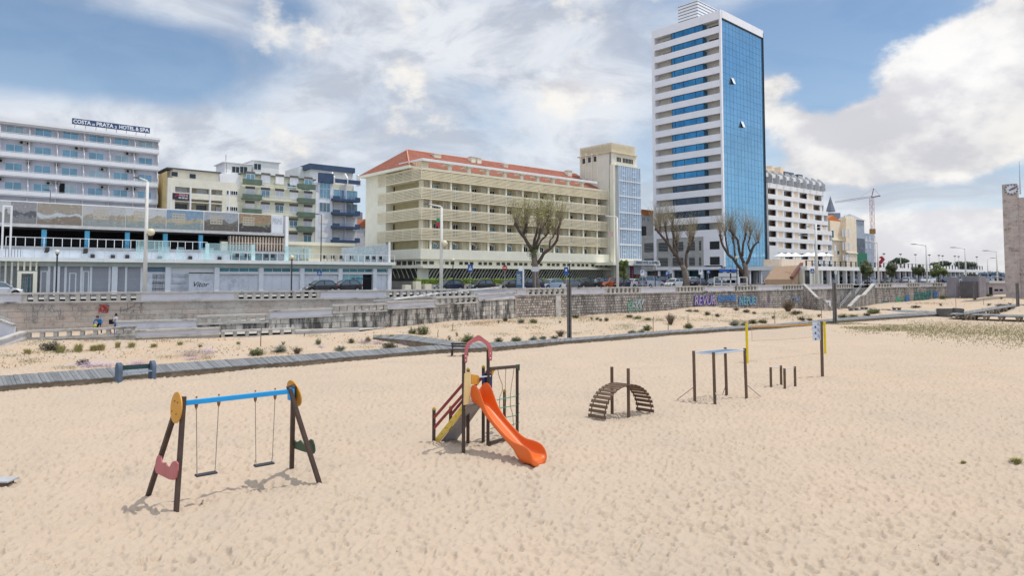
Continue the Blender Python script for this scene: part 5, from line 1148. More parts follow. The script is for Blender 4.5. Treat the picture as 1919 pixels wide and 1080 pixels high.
# ------------------------------------------------------------------ cream house with oriel windows
FD = Frame(1558, 214, 50); cs = FD.thing('town_house', 'ornate cream town house with crenellated corner bay, right of the stepped apartments', 'house')
zt_ = FD.z(1566, 414.5); uR = FD.u(1597)
mb = MB(); mb.box(0, uR, 0, 12, 0, zt_); mb.build('wall', M('warm_cream', (.86, .72, .54), .85, .06, .6, streak=.3, stain='#8a7a60'), cs)
mb = MB(); mb.box(FD.u(1578), uR+.3, -1.6, 0, 0, zt_+1.2); mb.build('bay', M('warm_cream'), cs)
for k in range(5): u = FD.u(1578)+.1+k*1.35; mb = MB(); mb.box(u, u+.7, -1.5, -1.0, zt_+1.2, zt_+2.0); mb.build('battlement', cream_l, cs)
mb = MB(); mb.prism([(0, zt_), (uR-1, zt_), (uR*.45, zt_+2.2)], 2, 11); mb.build('roof', M('orange_tile'), cs)
for y0, y1 in ((429, 444), (455, 469), (478, 488)):
    for px in (1581.5, 1586, 1592): u = FD.u(px, -1.6); window(cs, u-.45, u+.45, FD.z(px, y1, -1.6), FD.z(px, y0, -1.6), -1.62, shut, metal_w, bars=0)
for px, y0, y1 in ((1562, 432, 446), (1572, 470, 477)): u = FD.u(px); window(cs, u-.8, u+.8, FD.z(px, y1), FD.z(px, y0), -.02, gl_teal, metal_w, bars=0)
mb = MB(); mb.box(FD.u(1558), FD.u(1578), -.7, 0, FD.z(1570, 451.5), FD.z(1570, 449.5)); mb.box(FD.u(1576), uR+.4, -1.9, -1.61, FD.z(1590, 476), FD.z(1590, 474)); mb.build('balcony', cream_l, cs)
# slate spire
p = At(1558, 430, 245); sp = thing('church_spire', 'grey slate spire rising behind the white apartment block', 'spire', (p.x, p.y, 0))
zA = At(1556.5, 367, 245).z; zm = At(1556, 397, 245).z; mb = MB(); r_ = 1.6; vs = [(r_*math.cos(i*math.pi/4+.39), r_*math.sin(i*math.pi/4+.39), zm) for i in range(8)]+[(0, 0, zA)]; mb.add(vs, [(i, (i+1) % 8, 8) for i in range(8)]); mb.build('spire', M('slate_tile', (.20, .22, .27), .7, .1, 1), sp)
mb = MB(); mb.box(-2.0, 3.0, -1, 5, 0, zm-.5); mb.build('base', M('slate_wall', (.27, .29, .35), .8, .1, 1), sp)
# turreted house with scaffold net
FE = Frame(1597, 240, 50); th = FE.thing('town_house', 'grey-blue turreted town house wrapped in green and grey scaffold net', 'house')
gb = M('grey_blue_render', (.42, .46, .53), .85, .1, .5, streak=.3); zt_ = FE.z(1600, 432); uR = FE.u(1640)
mb = MB(); mb.box(0, uR, 0, 12, 0, FE.z(1630, 438)); mb.build('wall', gb, th); mb = MB(); mb.box(FE.u(1597), FE.u(1618), -.1, 9, FE.z(1600, 433), FE.z(1600, 418)); mb.build('upper_wall', white2, th)
a, b = FE.u(1601, -1), FE.u(1622, -1); z0_, z1 = FE.z(1612, 418, -1), FE.z(1612, 413, -1); mb = MB(); mb.box(a, b, -1, 5, z0_-8, z1); mb.build('turret', gb, th)
zA = FE.z(1611.5, 400, -1); mb = MB(); mb.add([(a-.5, -1.5, z1), (b+.5, -1.5, z1), (b+.5, 5.5, z1), (a-.5, 5.5, z1), ((a+b)/2, 2, zA)], [(0, 1, 4), (1, 2, 4), (2, 3, 4), (3, 0, 4), (0, 3, 2, 1)]); mb.build('roof', M('grey_roof', (.33, .34, .38), .8), th)
for px in (1613.5, 1616.5): u = FE.u(px, -1); window(th, u-.3, u+.3, z1-2, z1-.8, -1.02, gl_dark, metal_w, bars=0)
for py in (448, 461): 
    for px in (1625, 1632): u = FE.u(px); window(th, u-.6, u+.6, FE.z(px, py+5), FE.z(px, py-4), -.02, shut, metal_w)
nt = M('scaffold_net_grey', (.16, .19, .23), .95, .2, .6); ng = M('scaffold_net_green', (.05, .22, .13), .95, .15, .8)
mb = MB(); mb.box(FE.u(1598, -2), FE.u(1622, -2), -2.1, -1.9, FE.z(1610, 474, -2), FE.z(1610, 447, -2)); mb.build('grey_net', nt, th)
mb = MB(); mb.box(FE.u(1598, -2), FE.u(1625, -2), -2.2, -2.0, 3, FE.z(1610, 474.2, -2)); mb.build('green_net', ng, th)
# ------------------------------------------------------------------ crane
D = 300.; p = At(1637.5, 505, D); cr = thing('tower_crane', 'thin red and yellow tower crane rising behind the turreted house', 'crane', (p.x, p.y, 0))
crm = M('crane_red', (.42, .10, .08), .6, .1, .5); k_ = D/1280
zj = At(1637.5, 370, D).z; mb = MB(); w_ = .62
for sx, sy in ((-1, -1), (1, -1), (1, 1), (-1, 1)): mb.beam((sx*w_, sy*w_, 0), (sx*w_, sy*w_, zj), .11, .11)
z = 6; s_ = 1
while z < zj-1.5: mb.beam((-w_*s_, -w_, z), (w_*s_, -w_, z+1.5), .07, .07); mb.beam((-w_, -w_*s_, z), (-w_, w_*s_, z+1.5), .07, .07); z += 1.5; s_ = -s_
mb.build('mast', crm, cr)
je = At(1565, 380, D)-Vector((p.x, p.y, 0)); jr = At(1650, 367, D)-Vector((p.x, p.y, 0)); jm = Vector((0, 0, zj)); je.z = At(1565, 380.5, D).z; top = Vector((1.0, 0, At(1641, 353, D).z))
mb = MB(); 
for o_ in (Vector((0, 0, 0)), Vector((0, 0, .6))): mb.beam(jm+o_, je+o_, .12, .12)
n = 22
for k in range(n): a, b = jm.lerp(je, k/n), jm.lerp(je, (k+1)/n); mb.beam(a, b+Vector((0, 0, .6)), .06, .06)
mb.beam(jm, jr, .35, .5); mb.build('jib', M('crane_grey', (.25, .17, .17), .6), cr)
mb = MB(); mb.beam(jm, top, .25, .25); mb.tube([top, jm.lerp(je, .35)+Vector((0, 0, .6))], .03, 4); mb.tube([top, jr], .05, 4); mb.build('tower_head', crm, cr)
mb = MB(); z = At(1637, 434, D).z; mb.box(-.9, .9, -.9, .9, z-1.1, z+1.1); mb.build('collar', M('crane_yellow', (.40, .22, .06), .7), cr)
# ------------------------------------------------------------------ clock tower and beach shed
FK = Frame(1883.5, 128, 130, 0); ck = FK.thing('clock_tower', 'tall weathered stone clock tower with a round dial and flagpole at the right edge', 'clock tower')
stn = MBrick('tower_stone', (.52, .44, .40), (.42, .36, .34), (.36, .30, .28), 1.5, .7, .012, .01, stain='#4d433d', stainamt=.75, vs=.35, mix3=(.5, .46, .43))
z1 = FK.z(1883.5, 345.5); u1 = FK.u(1912); z2 = FK.z(1915, 370)
mb = MB(); mb.box(0, u1, 0, 4, -1, z1); mb.build('shaft', stn, ck); mb = MB(); mb.box(u1, u1+9, .25, 4, -1, z2); mb.build('side_shaft', stn, ck)
uc, zc = FK.uz(1896, 354.8); r_ = 1.0
mb = MB(); mb.add([(uc+r_*math.cos(i*math.pi/16), -.05, zc+r_*.92*math.sin(i*math.pi/16)) for i in range(32)], [tuple(range(32))[::1]]); o = mb.build('clock_dial', M('dial_white', (.70, .72, .78), .5), ck)
for i in range(12):
    a = i*math.pi/6; mb = MB(); c_, s_ = math.cos(a), math.sin(a); mb.beam((uc+r_*.82*c_, -.1, zc+r_*.92*.82*s_), (uc+r_*1.08*c_, -.1, zc+r_*.92*1.08*s_), .26, .06, (0, 1, 0)); mb.build('hour_mark', M('dial_stone', (.16, .15, .18), .7), ck)
mb = MB(); mb.beam((uc-.35, -.14, zc-.2), (uc+r_*.9, -.14, zc+r_*.50), .25, .05, (0, 1, 0)); mb.beam((uc, -.18, zc), (uc+r_*.55, -.18, zc+r_*.25), .3, .04, (0, 1, 0)); mb.build('clock_hands', M('dial_stone'), ck)
u, z = FK.uz(1910.5, 302, .5); mb = MB(); mb.tube([(u, .5, z1-2), (u, .5, z)], [.14, .05], 6); mb.build('flagpole', steel, ck)
sh = thing('beach_shed', 'low grey rendered service building with two small windows between sea wall and clock tower', 'building')
gcon = M('grey_concrete', (.32, .30, .33), .9, .1, .6, streak=.4); FS = Frame(1851, 146, 75, 0)
zr_ = FS.z(1855, 531); uR = FS.u(1893); sh.location = FS.o; sh.rotation_euler = (0, 0, FS.rz)
mb = MB(); mb.box(0, uR, 0, 6, -1, zr_); mb.build('wall', M('lilac_concrete', (.40, .36, .38), .9, .1, .6, streak=.4), sh)
mb = MB(); mb.box(-.2, uR, -.5, 6, zr_, zr_+.45); mb.build('roof', M('pale_metal'), sh)
mb = MB(); a = FS.u(1862.5); b = FS.u(1869.5); mb.box(a, b, -.05, 0, FS.z(1866, 546), FS.z(1866, 542)); mb.build('window', dark, sh); mb = MB(); mb.box(FS.u(1872), FS.u(1878), -.05, 0, FS.z(1875, 546), FS.z(1875, 542)); mb.build('window', dark, sh)
mb = MB(); mb.box(FS.u(1852.5), FS.u(1858.5), -.05, 0, -1, FS.z(1855, 538.5)); mb.build('door', dark, sh)
FG = Frame(1834.5, 138, 70, 0); o = FG.thing('concrete_pillar', 'tall plain dark concrete block at the right end of the rubble wall', 'pillar')
mb = MB(); mb.box(0, FG.u(1847), 0, 3.5, -1, FG.z(1840, 517.5)); mb.box(-.1, FG.u(1852), .6, 3.0, -1, FG.z(1848, 523)); mb.build('block', gcon, o)
mb = MB(); mb.box(FG.u(1825), -.02, .3, 3, -1, FG.z(1829, 528)); mb.build('low_block', M('dark_concrete', (.13, .12, .13), .9, .1, 1), o)
mb = MB(); mb.box(FG.u(1826), FG.u(1833), 4, 6, 0, FG.z(1829, 519)); mb.build('rear_box', gcon, o)
# ------------------------------------------------------------------ cars
tyre = MFlat('tyre_rubber', (.015, .015, .016), .9); rimm = M('wheel_rim', (.45, .46, .48), .3, .05, 4, metal=.8); cgl = MGlass('car_glass', (.11, .15, .18), .06, .5)
hl = MFlat('headlight_lens', (.7, .72, .75), .15); tl = MFlat('tail_light_lens', (.35, .01, .01), .2); plate = MFlat('number_plate', (.75, .75, .7), .5)
def paint(name, c):
    if name in MT: return MT[name]
    m = D_.materials.new(name); m.use_nodes = True; b = m.node_tree.nodes['Principled BSDF']; b.inputs['Base Color'].default_value = lin(c); b.inputs['Roughness'].default_value = .28; b.inputs['Coat Weight'].default_value = .7; b.inputs['Coat Roughness'].default_value = .05; b.inputs['Metallic'].default_value = .25
    MT[name] = m; return m
PROF = {  # x along the car (front = +x), outline of lower body top, glasshouse
 'hatch': dict(L=3.75, W=1.66, H=1.47, top=[(-1.84, .55), (-1.86, .80), (-1.72, .98), (-1.62, 1.00), (.55, .96), (1.35, .86), (1.74, .70), (1.86, .50)], gh=[(-1.62, 1.0), (-1.30, 1.40), (-.9, 1.47), (.10, 1.46), (.45, 1.36), (1.02, .93)], wx=(-1.18, 1.22)),
 'suv': dict(L=4.35, W=1.82, H=1.62, top=[(-2.14, .60), (-2.16, .95), (-2.05, 1.10), (.85, 1.07), (1.62, 1.00), (2.02, .84), (2.15, .55)], gh=[(-2.05, 1.1), (-1.78, 1.50), (-1.4, 1.62), (.15, 1.61), (.55, 1.52), (1.10, 1.05)], wx=(-1.32, 1.38)),
 'sedan': dict(L=4.6, W=1.80, H=1.44, top=[(-2.27, .60), (-2.29, .90), (-2.18, 1.0), (-1.5, 1.02), (.75, .97), (1.65, .87), (2.15, .70), (2.29, .48)], gh=[(-1.62, 1.01), (-1.02, 1.36), (-.6, 1.44), (.10, 1.43), (.50, 1.33), (1.15, .94)], wx=(-1.38, 1.42)),
 'van': dict(L=4.3, W=1.8, H=1.82, top=[(-2.12, .6), (-2.14, 1.1), (-2.10, 1.2), (.9, 1.08), (1.6, 1.0), (2.0, .82), (2.12, .5)], gh=[(-2.1, 1.2), (-2.04, 1.72), (-1.8, 1.82), (.2, 1.80), (.6, 1.66), (1.25, 1.06)], wx=(-1.35, 1.35))}
CARM = {}
def car_proto(kind, rails=False):
    P = PROF[kind]; W2 = P['W']/2; body = MB()
    low = [(P['top'][0][0], .28)]+P['top']+[(P['top'][-1][0], .26)]
    # loft body across y with tumblehome
    secs = [(-W2, .86, .0), (-W2*.97, .96, .0), (-W2*.80, 1, 0), (W2*.80, 1, 0), (W2*.97, .96, .0), (W2, .86, 0)]
    def clip_arch(x, z):
        return z
    n = len(low); vs = []
    for y, k, _ in secs:
        for x, z in low:
            zc = .28+(z-.28)*(1 if abs(y) < W2*.98 else .93); xx = x*(1-.045*(abs(y)/W2)**4)
            vs.append((xx, y, zc))
    fs = []
    for s_ in range(len(secs)-1):
        for i in range(n): a = s_*n+i; b = s_*n+(i+1) % n; fs.append((a, b, b+n, a+n))
    fs.append(tuple(range(n))); fs.append(tuple((len(secs)-1)*n+i for i in range(n))[::-1]); body.add(vs, fs)
    g = P['gh']; m = len(g)                                  # roof shell
    def ghy(z): return W2*(.93-.20*(z-1.0)/.5)
    rv = []; 
    for sgn in (-1, 1):
        for x, z in g: rv.append((x, sgn*ghy(z), z))
    roof = [i for i in range(m) if g[i][1] > P['H']-.14]
    i0, i1 = roof[0], roof[-1]
    body.add([(g[i][0], s_*ghy(g[i][1])*1.0, g[i][1]+.012) for s_ in (-1, 1) for i in range(i0, i1+1)]+[(g[i][0], s_*ghy(g[i][1])*1.0, g[i][1]-.06) for s_ in (-1, 1) for i in range(i0, i1+1)],
             [(k, k+1, k+1+(i1-i0+1), k+(i1-i0+1)) for k in range(i1-i0)])
    pill = MB()
    for s_ in (-1, 1):
        for (xa, za), (xb, zb) in (((g[0][0], g[0][1]), (g[i0][0], g[i0][1])), ((g[-1][0], g[-1][1]), (g[i1][0], g[i1][1])), ((-.28, 1.0), (-.25, P['H']-.04))):
            body.beam((xa, s_*ghy(za), za), (xb, s_*ghy(zb), zb), .07, .06)
        for i in range(i0, i1): body.beam((g[i][0], s_*ghy(g[i][1]), g[i][1]), (g[i+1][0], s_*ghy(g[i+1][1]), g[i+1][1]), .05, .06)
    if rails:
        for s_ in (-1, 1): body.beam((-1.6, s_*.62, P['H']+.05), (.2, s_*.62, P['H']+.05), .04, .05)
    for s_ in (-1, 1): body.box(.80, .98, s_*W2*.96, s_*(W2+.14), .98, 1.10)
    for bm_ in (-1, 1): pass
    glass = MB(); k = .985
    glass.add([(x, s_*ghy(z)*k, z-.01) for s_ in (-1, 1) for x, z in g]+[(g[0][0], W2*.9*s_, .95) for s_ in (-1, 1)]+[(g[-1][0], W2*.9*s_, .9) for s_ in (-1, 1)],
              [tuple(range(m)), tuple(range(2*m-1, m-1, -1))]+[(i, i+1, m+i+1, m+i) for i in range(m-1)])
    arch = MB()
    whs = []
    for x in P['wx']:
        for s_ in (-1, 1):
            arch.tube([(x, s_*(W2+.006), .34), (x, s_*(W2-.05), .34)], .385, 16)
            t_ = MB(); t_.tube([(x, s_*(W2+.02), .315), (x, s_*(W2-.2), .315)], .315, 16)
            r_ = MB(); r_.tube([(x, s_*(W2+.03), .315), (x, s_*(W2+.021), .315)], .205, 10)
            whs.append((t_, r_))
    xf, xr = P['top'][-1][0], P['top'][0][0]
    hls = []; tls = []
    for s_ in (-1, 1):
        a = MB(); a.box(xf-.22, xf-.03, s_*W2*.58, s_*W2*.93, .60, .76); hls.append(a)
        a = MB(); a.box(xr-.025, xr+.2, s_*W2*.72, s_*W2*.985, .76, 1.0); tls.append(a)
    pl = MB(); pl.box(xr-.04, xr-.0, -.26, .26, .62, .73); pl.box(xf-.0, xf+.03, -.26, .26, .42, .53)
    bump = MB(); bump.box(xr-.03, xr+.1, -W2*.9, W2*.9, .28, .40); bump.box(xf-.1, xf+.02, -W2*.85, W2*.85, .28, .40)
    return dict(body=body, glass=glass, arch=arch, whs=whs, hls=hls, tls=tls, pl=pl, bump=bump)
def make_car(kind, pname, pcol, label, loc, rz, name='parked_car', rails=False, group='cars parked along the promenade'):
    root = thing(name, label, 'car', loc, rz, group); pm = paint(pname, pcol); key = (kind, rails)
    if key not in CARM:
        c = car_proto(kind, rails)
        b = c['body'].build('body', pm, root, smooth=False, recalc=True); 
        md = None
        objs = [(b, 'body', None)]
        objs.append((c['glass'].build('windows', cgl, root, recalc=True), 'windows', None)); objs.append((c['arch'].build('wheel_arches', MFlat('black_trim', (.01, .01, .01), .8), root), 'x', None))
        for t_, r_ in c['whs']:
            w_ = t_.build('wheel', tyre, root); r_.build('rim', rimm, w_)
        for a in c['hls']: a.build('headlight', hl, root)
        for a in c['tls']: a.build('tail_light', tl, root)
        c['pl'].build('number_plate', plate, root); c['bump'].build('bumper', MFlat('black_trim'), root)
        b.data.materials[0] = pm
        CARM[key] = root; return root
    D_.objects.remove(root); root = copy_tree(CARM[key]); root.location = loc; root.rotation_euler = (0, 0, rz); tag(root, label, 'car', group)
    for ch in root.children:
        if ch.name.startswith('body'): ch.material_slots[0].link = 'OBJECT'; ch.material_slots[0].material = pm
    return root
COL = dict(black=('black_paint', (.018, .018, .023)), navy=('navy_paint', (.012, .02, .05)), white=('white_car_paint', (.62, .63, .66)), silver=('silver_paint', (.34, .38, .46)), grey=('grey_paint', (.12, .13, .15)), orange=('orange_paint', (.45, .10, .03)), maroon=('maroon_paint', (.09, .015, .02)), ltblue=('pale_blue_paint', (.30, .38, .50)), blue=('blue_paint', (.03, .07, .18)))
def carD(px, k=1.2): return wallD(min(px, 2090))*k
ROAD = rad(90-53)
CARS = [  # px centre, kind, colour, label, distance factor, facing (1 = away right)
 (0, 'hatch', 'white', 'white hatchback half cut off at the left edge in front of the slatted entrance', 1.17, 1),
 (600, 'hatch', 'black', 'small black hatchback in front of the white shuttered pavilion bay', 1.2, -1),
 (648, 'hatch', 'black', 'black estate car with rounded tail, beside the small black hatchback at the pavilion', 1.24, -1),
 (842, 'hatch', 'navy', 'dark blue-black hatchback behind the tall white lamp post, first of the hedge row', 1.21, -1),
 (902, 'hatch', 'black', 'black hatchback in front of the hedge under the blue crossing sign', 1.21, -1),
 (957, 'sedan', 'black', 'long black saloon with shiny wheels left of the blue-grey information pillar', 1.2, -1),
 (991, 'suv', 'navy', 'dark navy estate car between the information pillar and the big pollarded tree', 1.2, -1),
 (1033, 'hatch', 'ltblue', 'pale silvery blue hatchback right of the big pollarded tree trunk', 1.2, -1),
 (1069, 'hatch', 'grey', 'dark grey hatchback behind the wooden beach pole', 1.22, -1),
 (1099, 'suv', 'black', 'black tall hatchback right of the wooden beach pole', 1.22, -1),
 (1125, 'suv', 'navy', 'dark blue compact van beside the orange car', 1.23, -1),
 (1143, 'suv', 'orange', 'bright orange hatchback, the only orange car on the promenade', 1.22, -1),
 (1170, 'hatch', 'navy', 'dark blue hatchback under the small round bushy tree', 1.2, 1),
 (1193, 'sedan', 'white', 'white saloon left of the silver people carrier near the hotel canopy', 1.2, 1),
 (1222, 'van', 'silver', 'pale silver people carrier in front of the grey stone podium', 1.17, 1),
 (1244, 'van', 'maroon', 'dark maroon van parked further back under the podium arcade', 1.42, 1),
 (1265, 'hatch', 'white', 'white estate car left of the second pollarded tree', 1.17, -1),
 (1216, 'van', 'black', 'black van parked deeper behind the silver people carrier', 1.38, 1),
 (1300, 'suv', 'white', 'white pickup-like car just behind the second pollarded tree', 1.34, 1),
 (1311, 'hatch', 'navy', 'dark blue hatchback right of the second pollarded tree', 1.2, 1),
 (1340, 'sedan', 'grey', 'dark grey estate car at the foot of the blue glass tower', 1.2, -1),
 (1451, 'sedan', 'white', 'white coupe with dark rear window in front of the brown sloping tiles', 1.17, 1),
 (1478, 'hatch', 'blue', 'dark blue hatchback in front of the brown sloping tiles, beside the white coupe', 1.18, 1),
 (1553, 'sedan', 'white', 'white saloon at the left end of the shop arcade', 1.17, 1),
 (1580, 'suv', 'black', 'dark estate car beside the white saloon at the arcade', 1.18, -1),
 (1602, 'van', 'silver', 'silver van above the stone steps', 1.15, 1)]
for px, kind, col, lab, k, f in CARS:
    Dc = carD(px, k); p = At(px, 530, Dc); make_car(kind, *COL[col], lab, (p.x, p.y, ST-.12+rise(px)), ROAD+(0 if f > 0 else math.pi), rails=(kind == 'suv' and col in ('white', 'navy'))).scale = (1.0, 1.0, 1.05)
rng = random.Random(12); cl = [('silver', 'hatch'), ('white', 'van'), ('black', 'suv'), ('grey', 'sedan'), ('blue', 'hatch'), ('ltblue', 'suv'), ('white', 'hatch'), ('silver', 'sedan')]
for i, px in enumerate((1632, 1641, 1655, 1668, 1682, 1694, 1704, 1715, 1726, 1740, 1752, 1764, 1778, 1790, 1812, 1822, 1856, 1864, 1877)):
    c_, kd = cl[i % 8]; Dc = carD(px, 1.12+.05*(i % 3)); p = At(px, 530, Dc)
    make_car(kd, *COL[c_], 'distant car in the row parked before the arcade at right', (p.x, p.y, ST-.12+rise(px)), ROAD+(math.pi if i % 2 else 0), group='distant cars before the arcade')
# ------------------------------------------------------------------ lamps
pole_m = M('pale_lamp_post', (.66, .65, .61), .6, .06, 1, streak=.2); globe_m = MFlat('globe_glass', (.66, .60, .42), .3); globe_w = MFlat('white_globe', (.62, .60, .55), .3)
def street_lamp(px, py_top, D, arm_px, arm_py, label, r=.11, globe=None, name='street_lamp', group='tall street lamps along the promenade', head=True, z0=ST, mat=pole_m):
    p = At(px, py_top, D); o = thing(name, label, 'lamp', (p.x, p.y, z0), 0, group); h = p.z-z0; a = At(arm_px, arm_py, D)-Vector((p.x, p.y, z0))
    mb = MB(); s_ = 1 if a.x > 0 else -1; mb.tube([(0, 0, 0), (0, 0, h*.5), (0, 0, h)], [r*1.35, r*1.1, r*.8], 10); mb.build('pole', mat, o, smooth=True)
    mb = MB(); mb.tube([(0, 0, h-.02), (a.x*.10, a.y*.1, h+(a.z-h)*.25), (a.x*.85, a.y*.85, a.z-.02)], [r*.7, r*.6, r*.5], 8); mb.build('arm', mat, o, smooth=True)
    mb = MB(); l_ = D*.008; mb.X = Matrix.Translation(Vector((a.x*.85, a.y*.85, a.z))); mb.prism([(0, -.06), (s_*l_*.4, -.10), (s_*l_, -.03), (s_*l_*.9, .07), (0, .08)], -.16, .16); mb.build('lamp_head', M('grey_lamp_head', (.16, .16, .17), .5), o, recalc=True)
    if globe:
        q = At(globe[0], globe[1], D)-Vector((p.x, p.y, z0)); mb = MB(); mb.sphere((q.x, q.y-.15, q.z), globe[2], 14, 10); mb.build('globe', globe_m, o, smooth=True)
        mb = MB(); mb.beam((0, -.05, q.z-.1), (q.x, -.15, q.z-globe[2]*.9), .06, .06); 
        for k in (-.16, 0, .16): mb.beam((q.x+k, q.y-.15, q.z-globe[2]*.8), (q.x+k*.8, q.y-.15, q.z-globe[2]*1.7), .03, .03)
        mb.beam((q.x-.16, q.y-.15, q.z-globe[2]*1.7), (q.x+.16, q.y-.15, q.z-globe[2]*1.7), .04, .04); mb.build('globe_bracket', darkm, o)
    return o
l1 = street_lamp(277, 341, 61, 259, 333, 'tallest street lamp with a hanging globe, before the billboards at left', .145, (285, 435.5, .33))
l2 = street_lamp(828, 388.5, 74.5, 800, 382.5, 'street lamp with white globe and small green and red banner, before the cream hotel', .16, (834, 456.5, .33))
l3 = street_lamp(1157, 408, 92, 1130, 404.5, 'street lamp with plain arm in front of the hotel tower', .15)
street_lamp(1645, 456, 135, 1616, 450, 'street lamp between the small bushy trees, just left of the red sculpture', .15)
street_lamp(1736, 461, 148, 1714, 458, 'street lamp above the turquoise graffiti stretch of wall', .15); street_lamp(1809, 467, 158, 1788, 464, 'street lamp near the right end of the rubble wall', .15)
street_lamp(1868, 473, 165, 1849, 470, 'street lamp between concrete pillar and clock tower', .14); street_lamp(1851, 487, 230, 1858, 484, 'thin distant street lamp left of the clock tower', .12)
# two-armed mast lamp
p = At(1529, 420, 125); o = thing('street_lamp', 'thick pale mast with arms and lamps before the white stepped apartments', 'lamp', (p.x, p.y, ST), 0, 'tall street lamps along the promenade'); h = p.z-ST
mb = MB(); mb.tube([(0, 0, 0), (0, 0, h)], [.28, .2], 12); mb.build('pole', pole_m, o, smooth=True)
for (ax, ay), nm in (((1514, 425), 'arm'), ((1548, 424), 'arm'), ((1504, 441), 'arm')): q = At(ax, ay, 125)-Vector((p.x, p.y, ST)); mb = MB(); mb.tube([(0, 0, q.z-.3), (q.x, 0, q.z)], [.08, .05], 6); a_ = mb.build(nm, pole_m, o); mb = MB(); mb.box(q.x-.6, q.x+.3, -.15, .15, q.z-.06, q.z+.08); mb.build('lamp_head', M('grey_lamp_head'), a_)
# banners on lamps
def hang(root, px, y0, y1, w_, D, mats_):
    P = root.location; a = At(px, y0, D)-Vector(P); b = At(px, y1, D)-Vector(P)
    n = len(mats_)
    for i, m_ in enumerate(mats_):
        z1 = a.z+(b.z-a.z)*i/n; z0_ = a.z+(b.z-a.z)*(i+1)/n; mb = MB(); mb.box(a.x-w_/2, a.x+w_/2, -.03, .0, z0_+.02, z1); mb.build('banner', m_, root)
gm, rm = MFlat('banner_green', (.02, .28, .12)), MFlat('banner_red', (.45, .03, .05))
hang(l2, 821.5, 408.5, 425, .36, 74.5, [gm, rm]); hang(l1, 275.0, 368, 392, .2, 61, [MFlat('faded_salmon', (.55, .30, .25))]); hang(l3, 1146, 434, 444, .5, 92, [MFlat('faded_pink_cloth', (.55, .35, .35))])
def globe_lamp(px, py, D, label, r=.26, gm_=globe_w, z0=ST):
    p = At(px, py, D); o = thing('globe_lamp', label, 'lamp', (p.x, p.y, z0), 0, 'short globe lamps'); h = p.z-z0
    mb = MB(); mb.tube([(0, 0, 0), (0, 0, .6), (0, 0, h-r*.8)], [.10, .07, .06], 8); mb.tube([(0, 0, h-r*1.5), (0, 0, h-r*.75)], [.07, .13], 8); mb.build('pole', darkm, o); mb = MB(); mb.sphere((0, 0, h), r, 14, 10); mb.build('globe', gm_, o, smooth=True); return o
globe_lamp(108, 472.5, 58.5, 'short globe lamp before the grey shutters at left', .2); globe_lamp(547.5, 482.5, 66, 'short lamp with yellowish globe before the stained white panels', .21, globe_m)
globe_lamp(849.5, 488, 92, 'short lamp with yellow globe just right of the tall lamp before the cream hotel', .25, globe_m); globe_lamp(1068, 491.5, 86, 'short globe lamp directly behind the top of the wooden beach pole', .2)
globe_lamp(1381, 482.5, 108, 'short yellow globe lamp under the third pollarded tree', .26, globe_m); globe_lamp(1228, 497, 100, 'short globe lamp beside the hotel entrance canopy', .2)
o = street_lamp(95, 358, 100, 91.5, 356, 'dark small lamp rising behind the billboards at left', .06, name='street_lamp', mat=darkm); o = street_lamp(603, 402.5, 110, 597, 401.5, 'thin dark lamp post in front of the white navy-balcony block', .08, mat=darkm)
for i, px in enumerate((1549, 1588, 1657, 1688, 1716, 1742, 1760, 1767, 1790, 1797, 1831)):
    p = At(px, 476+i*.7, 150+i*5); o = thing('terrace_lamp', 'thin terrace lamp standing on the arcade roof', 'lamp', (p.x, p.y, 7.1), 0, 'thin lamps on the arcade roof'); h = p.z-7.1
    mb = MB(); mb.tube([(0, 0, 0), (0, 0, h)], .06, 6); mb.build('pole', pole_m, o); mb = MB(); mb.tube([(0, 0, h), (0, 0, h+.15), (0, 0, h+.3)], [.05, .35, .3], 8); mb.build('lamp_shade', darkm, o)
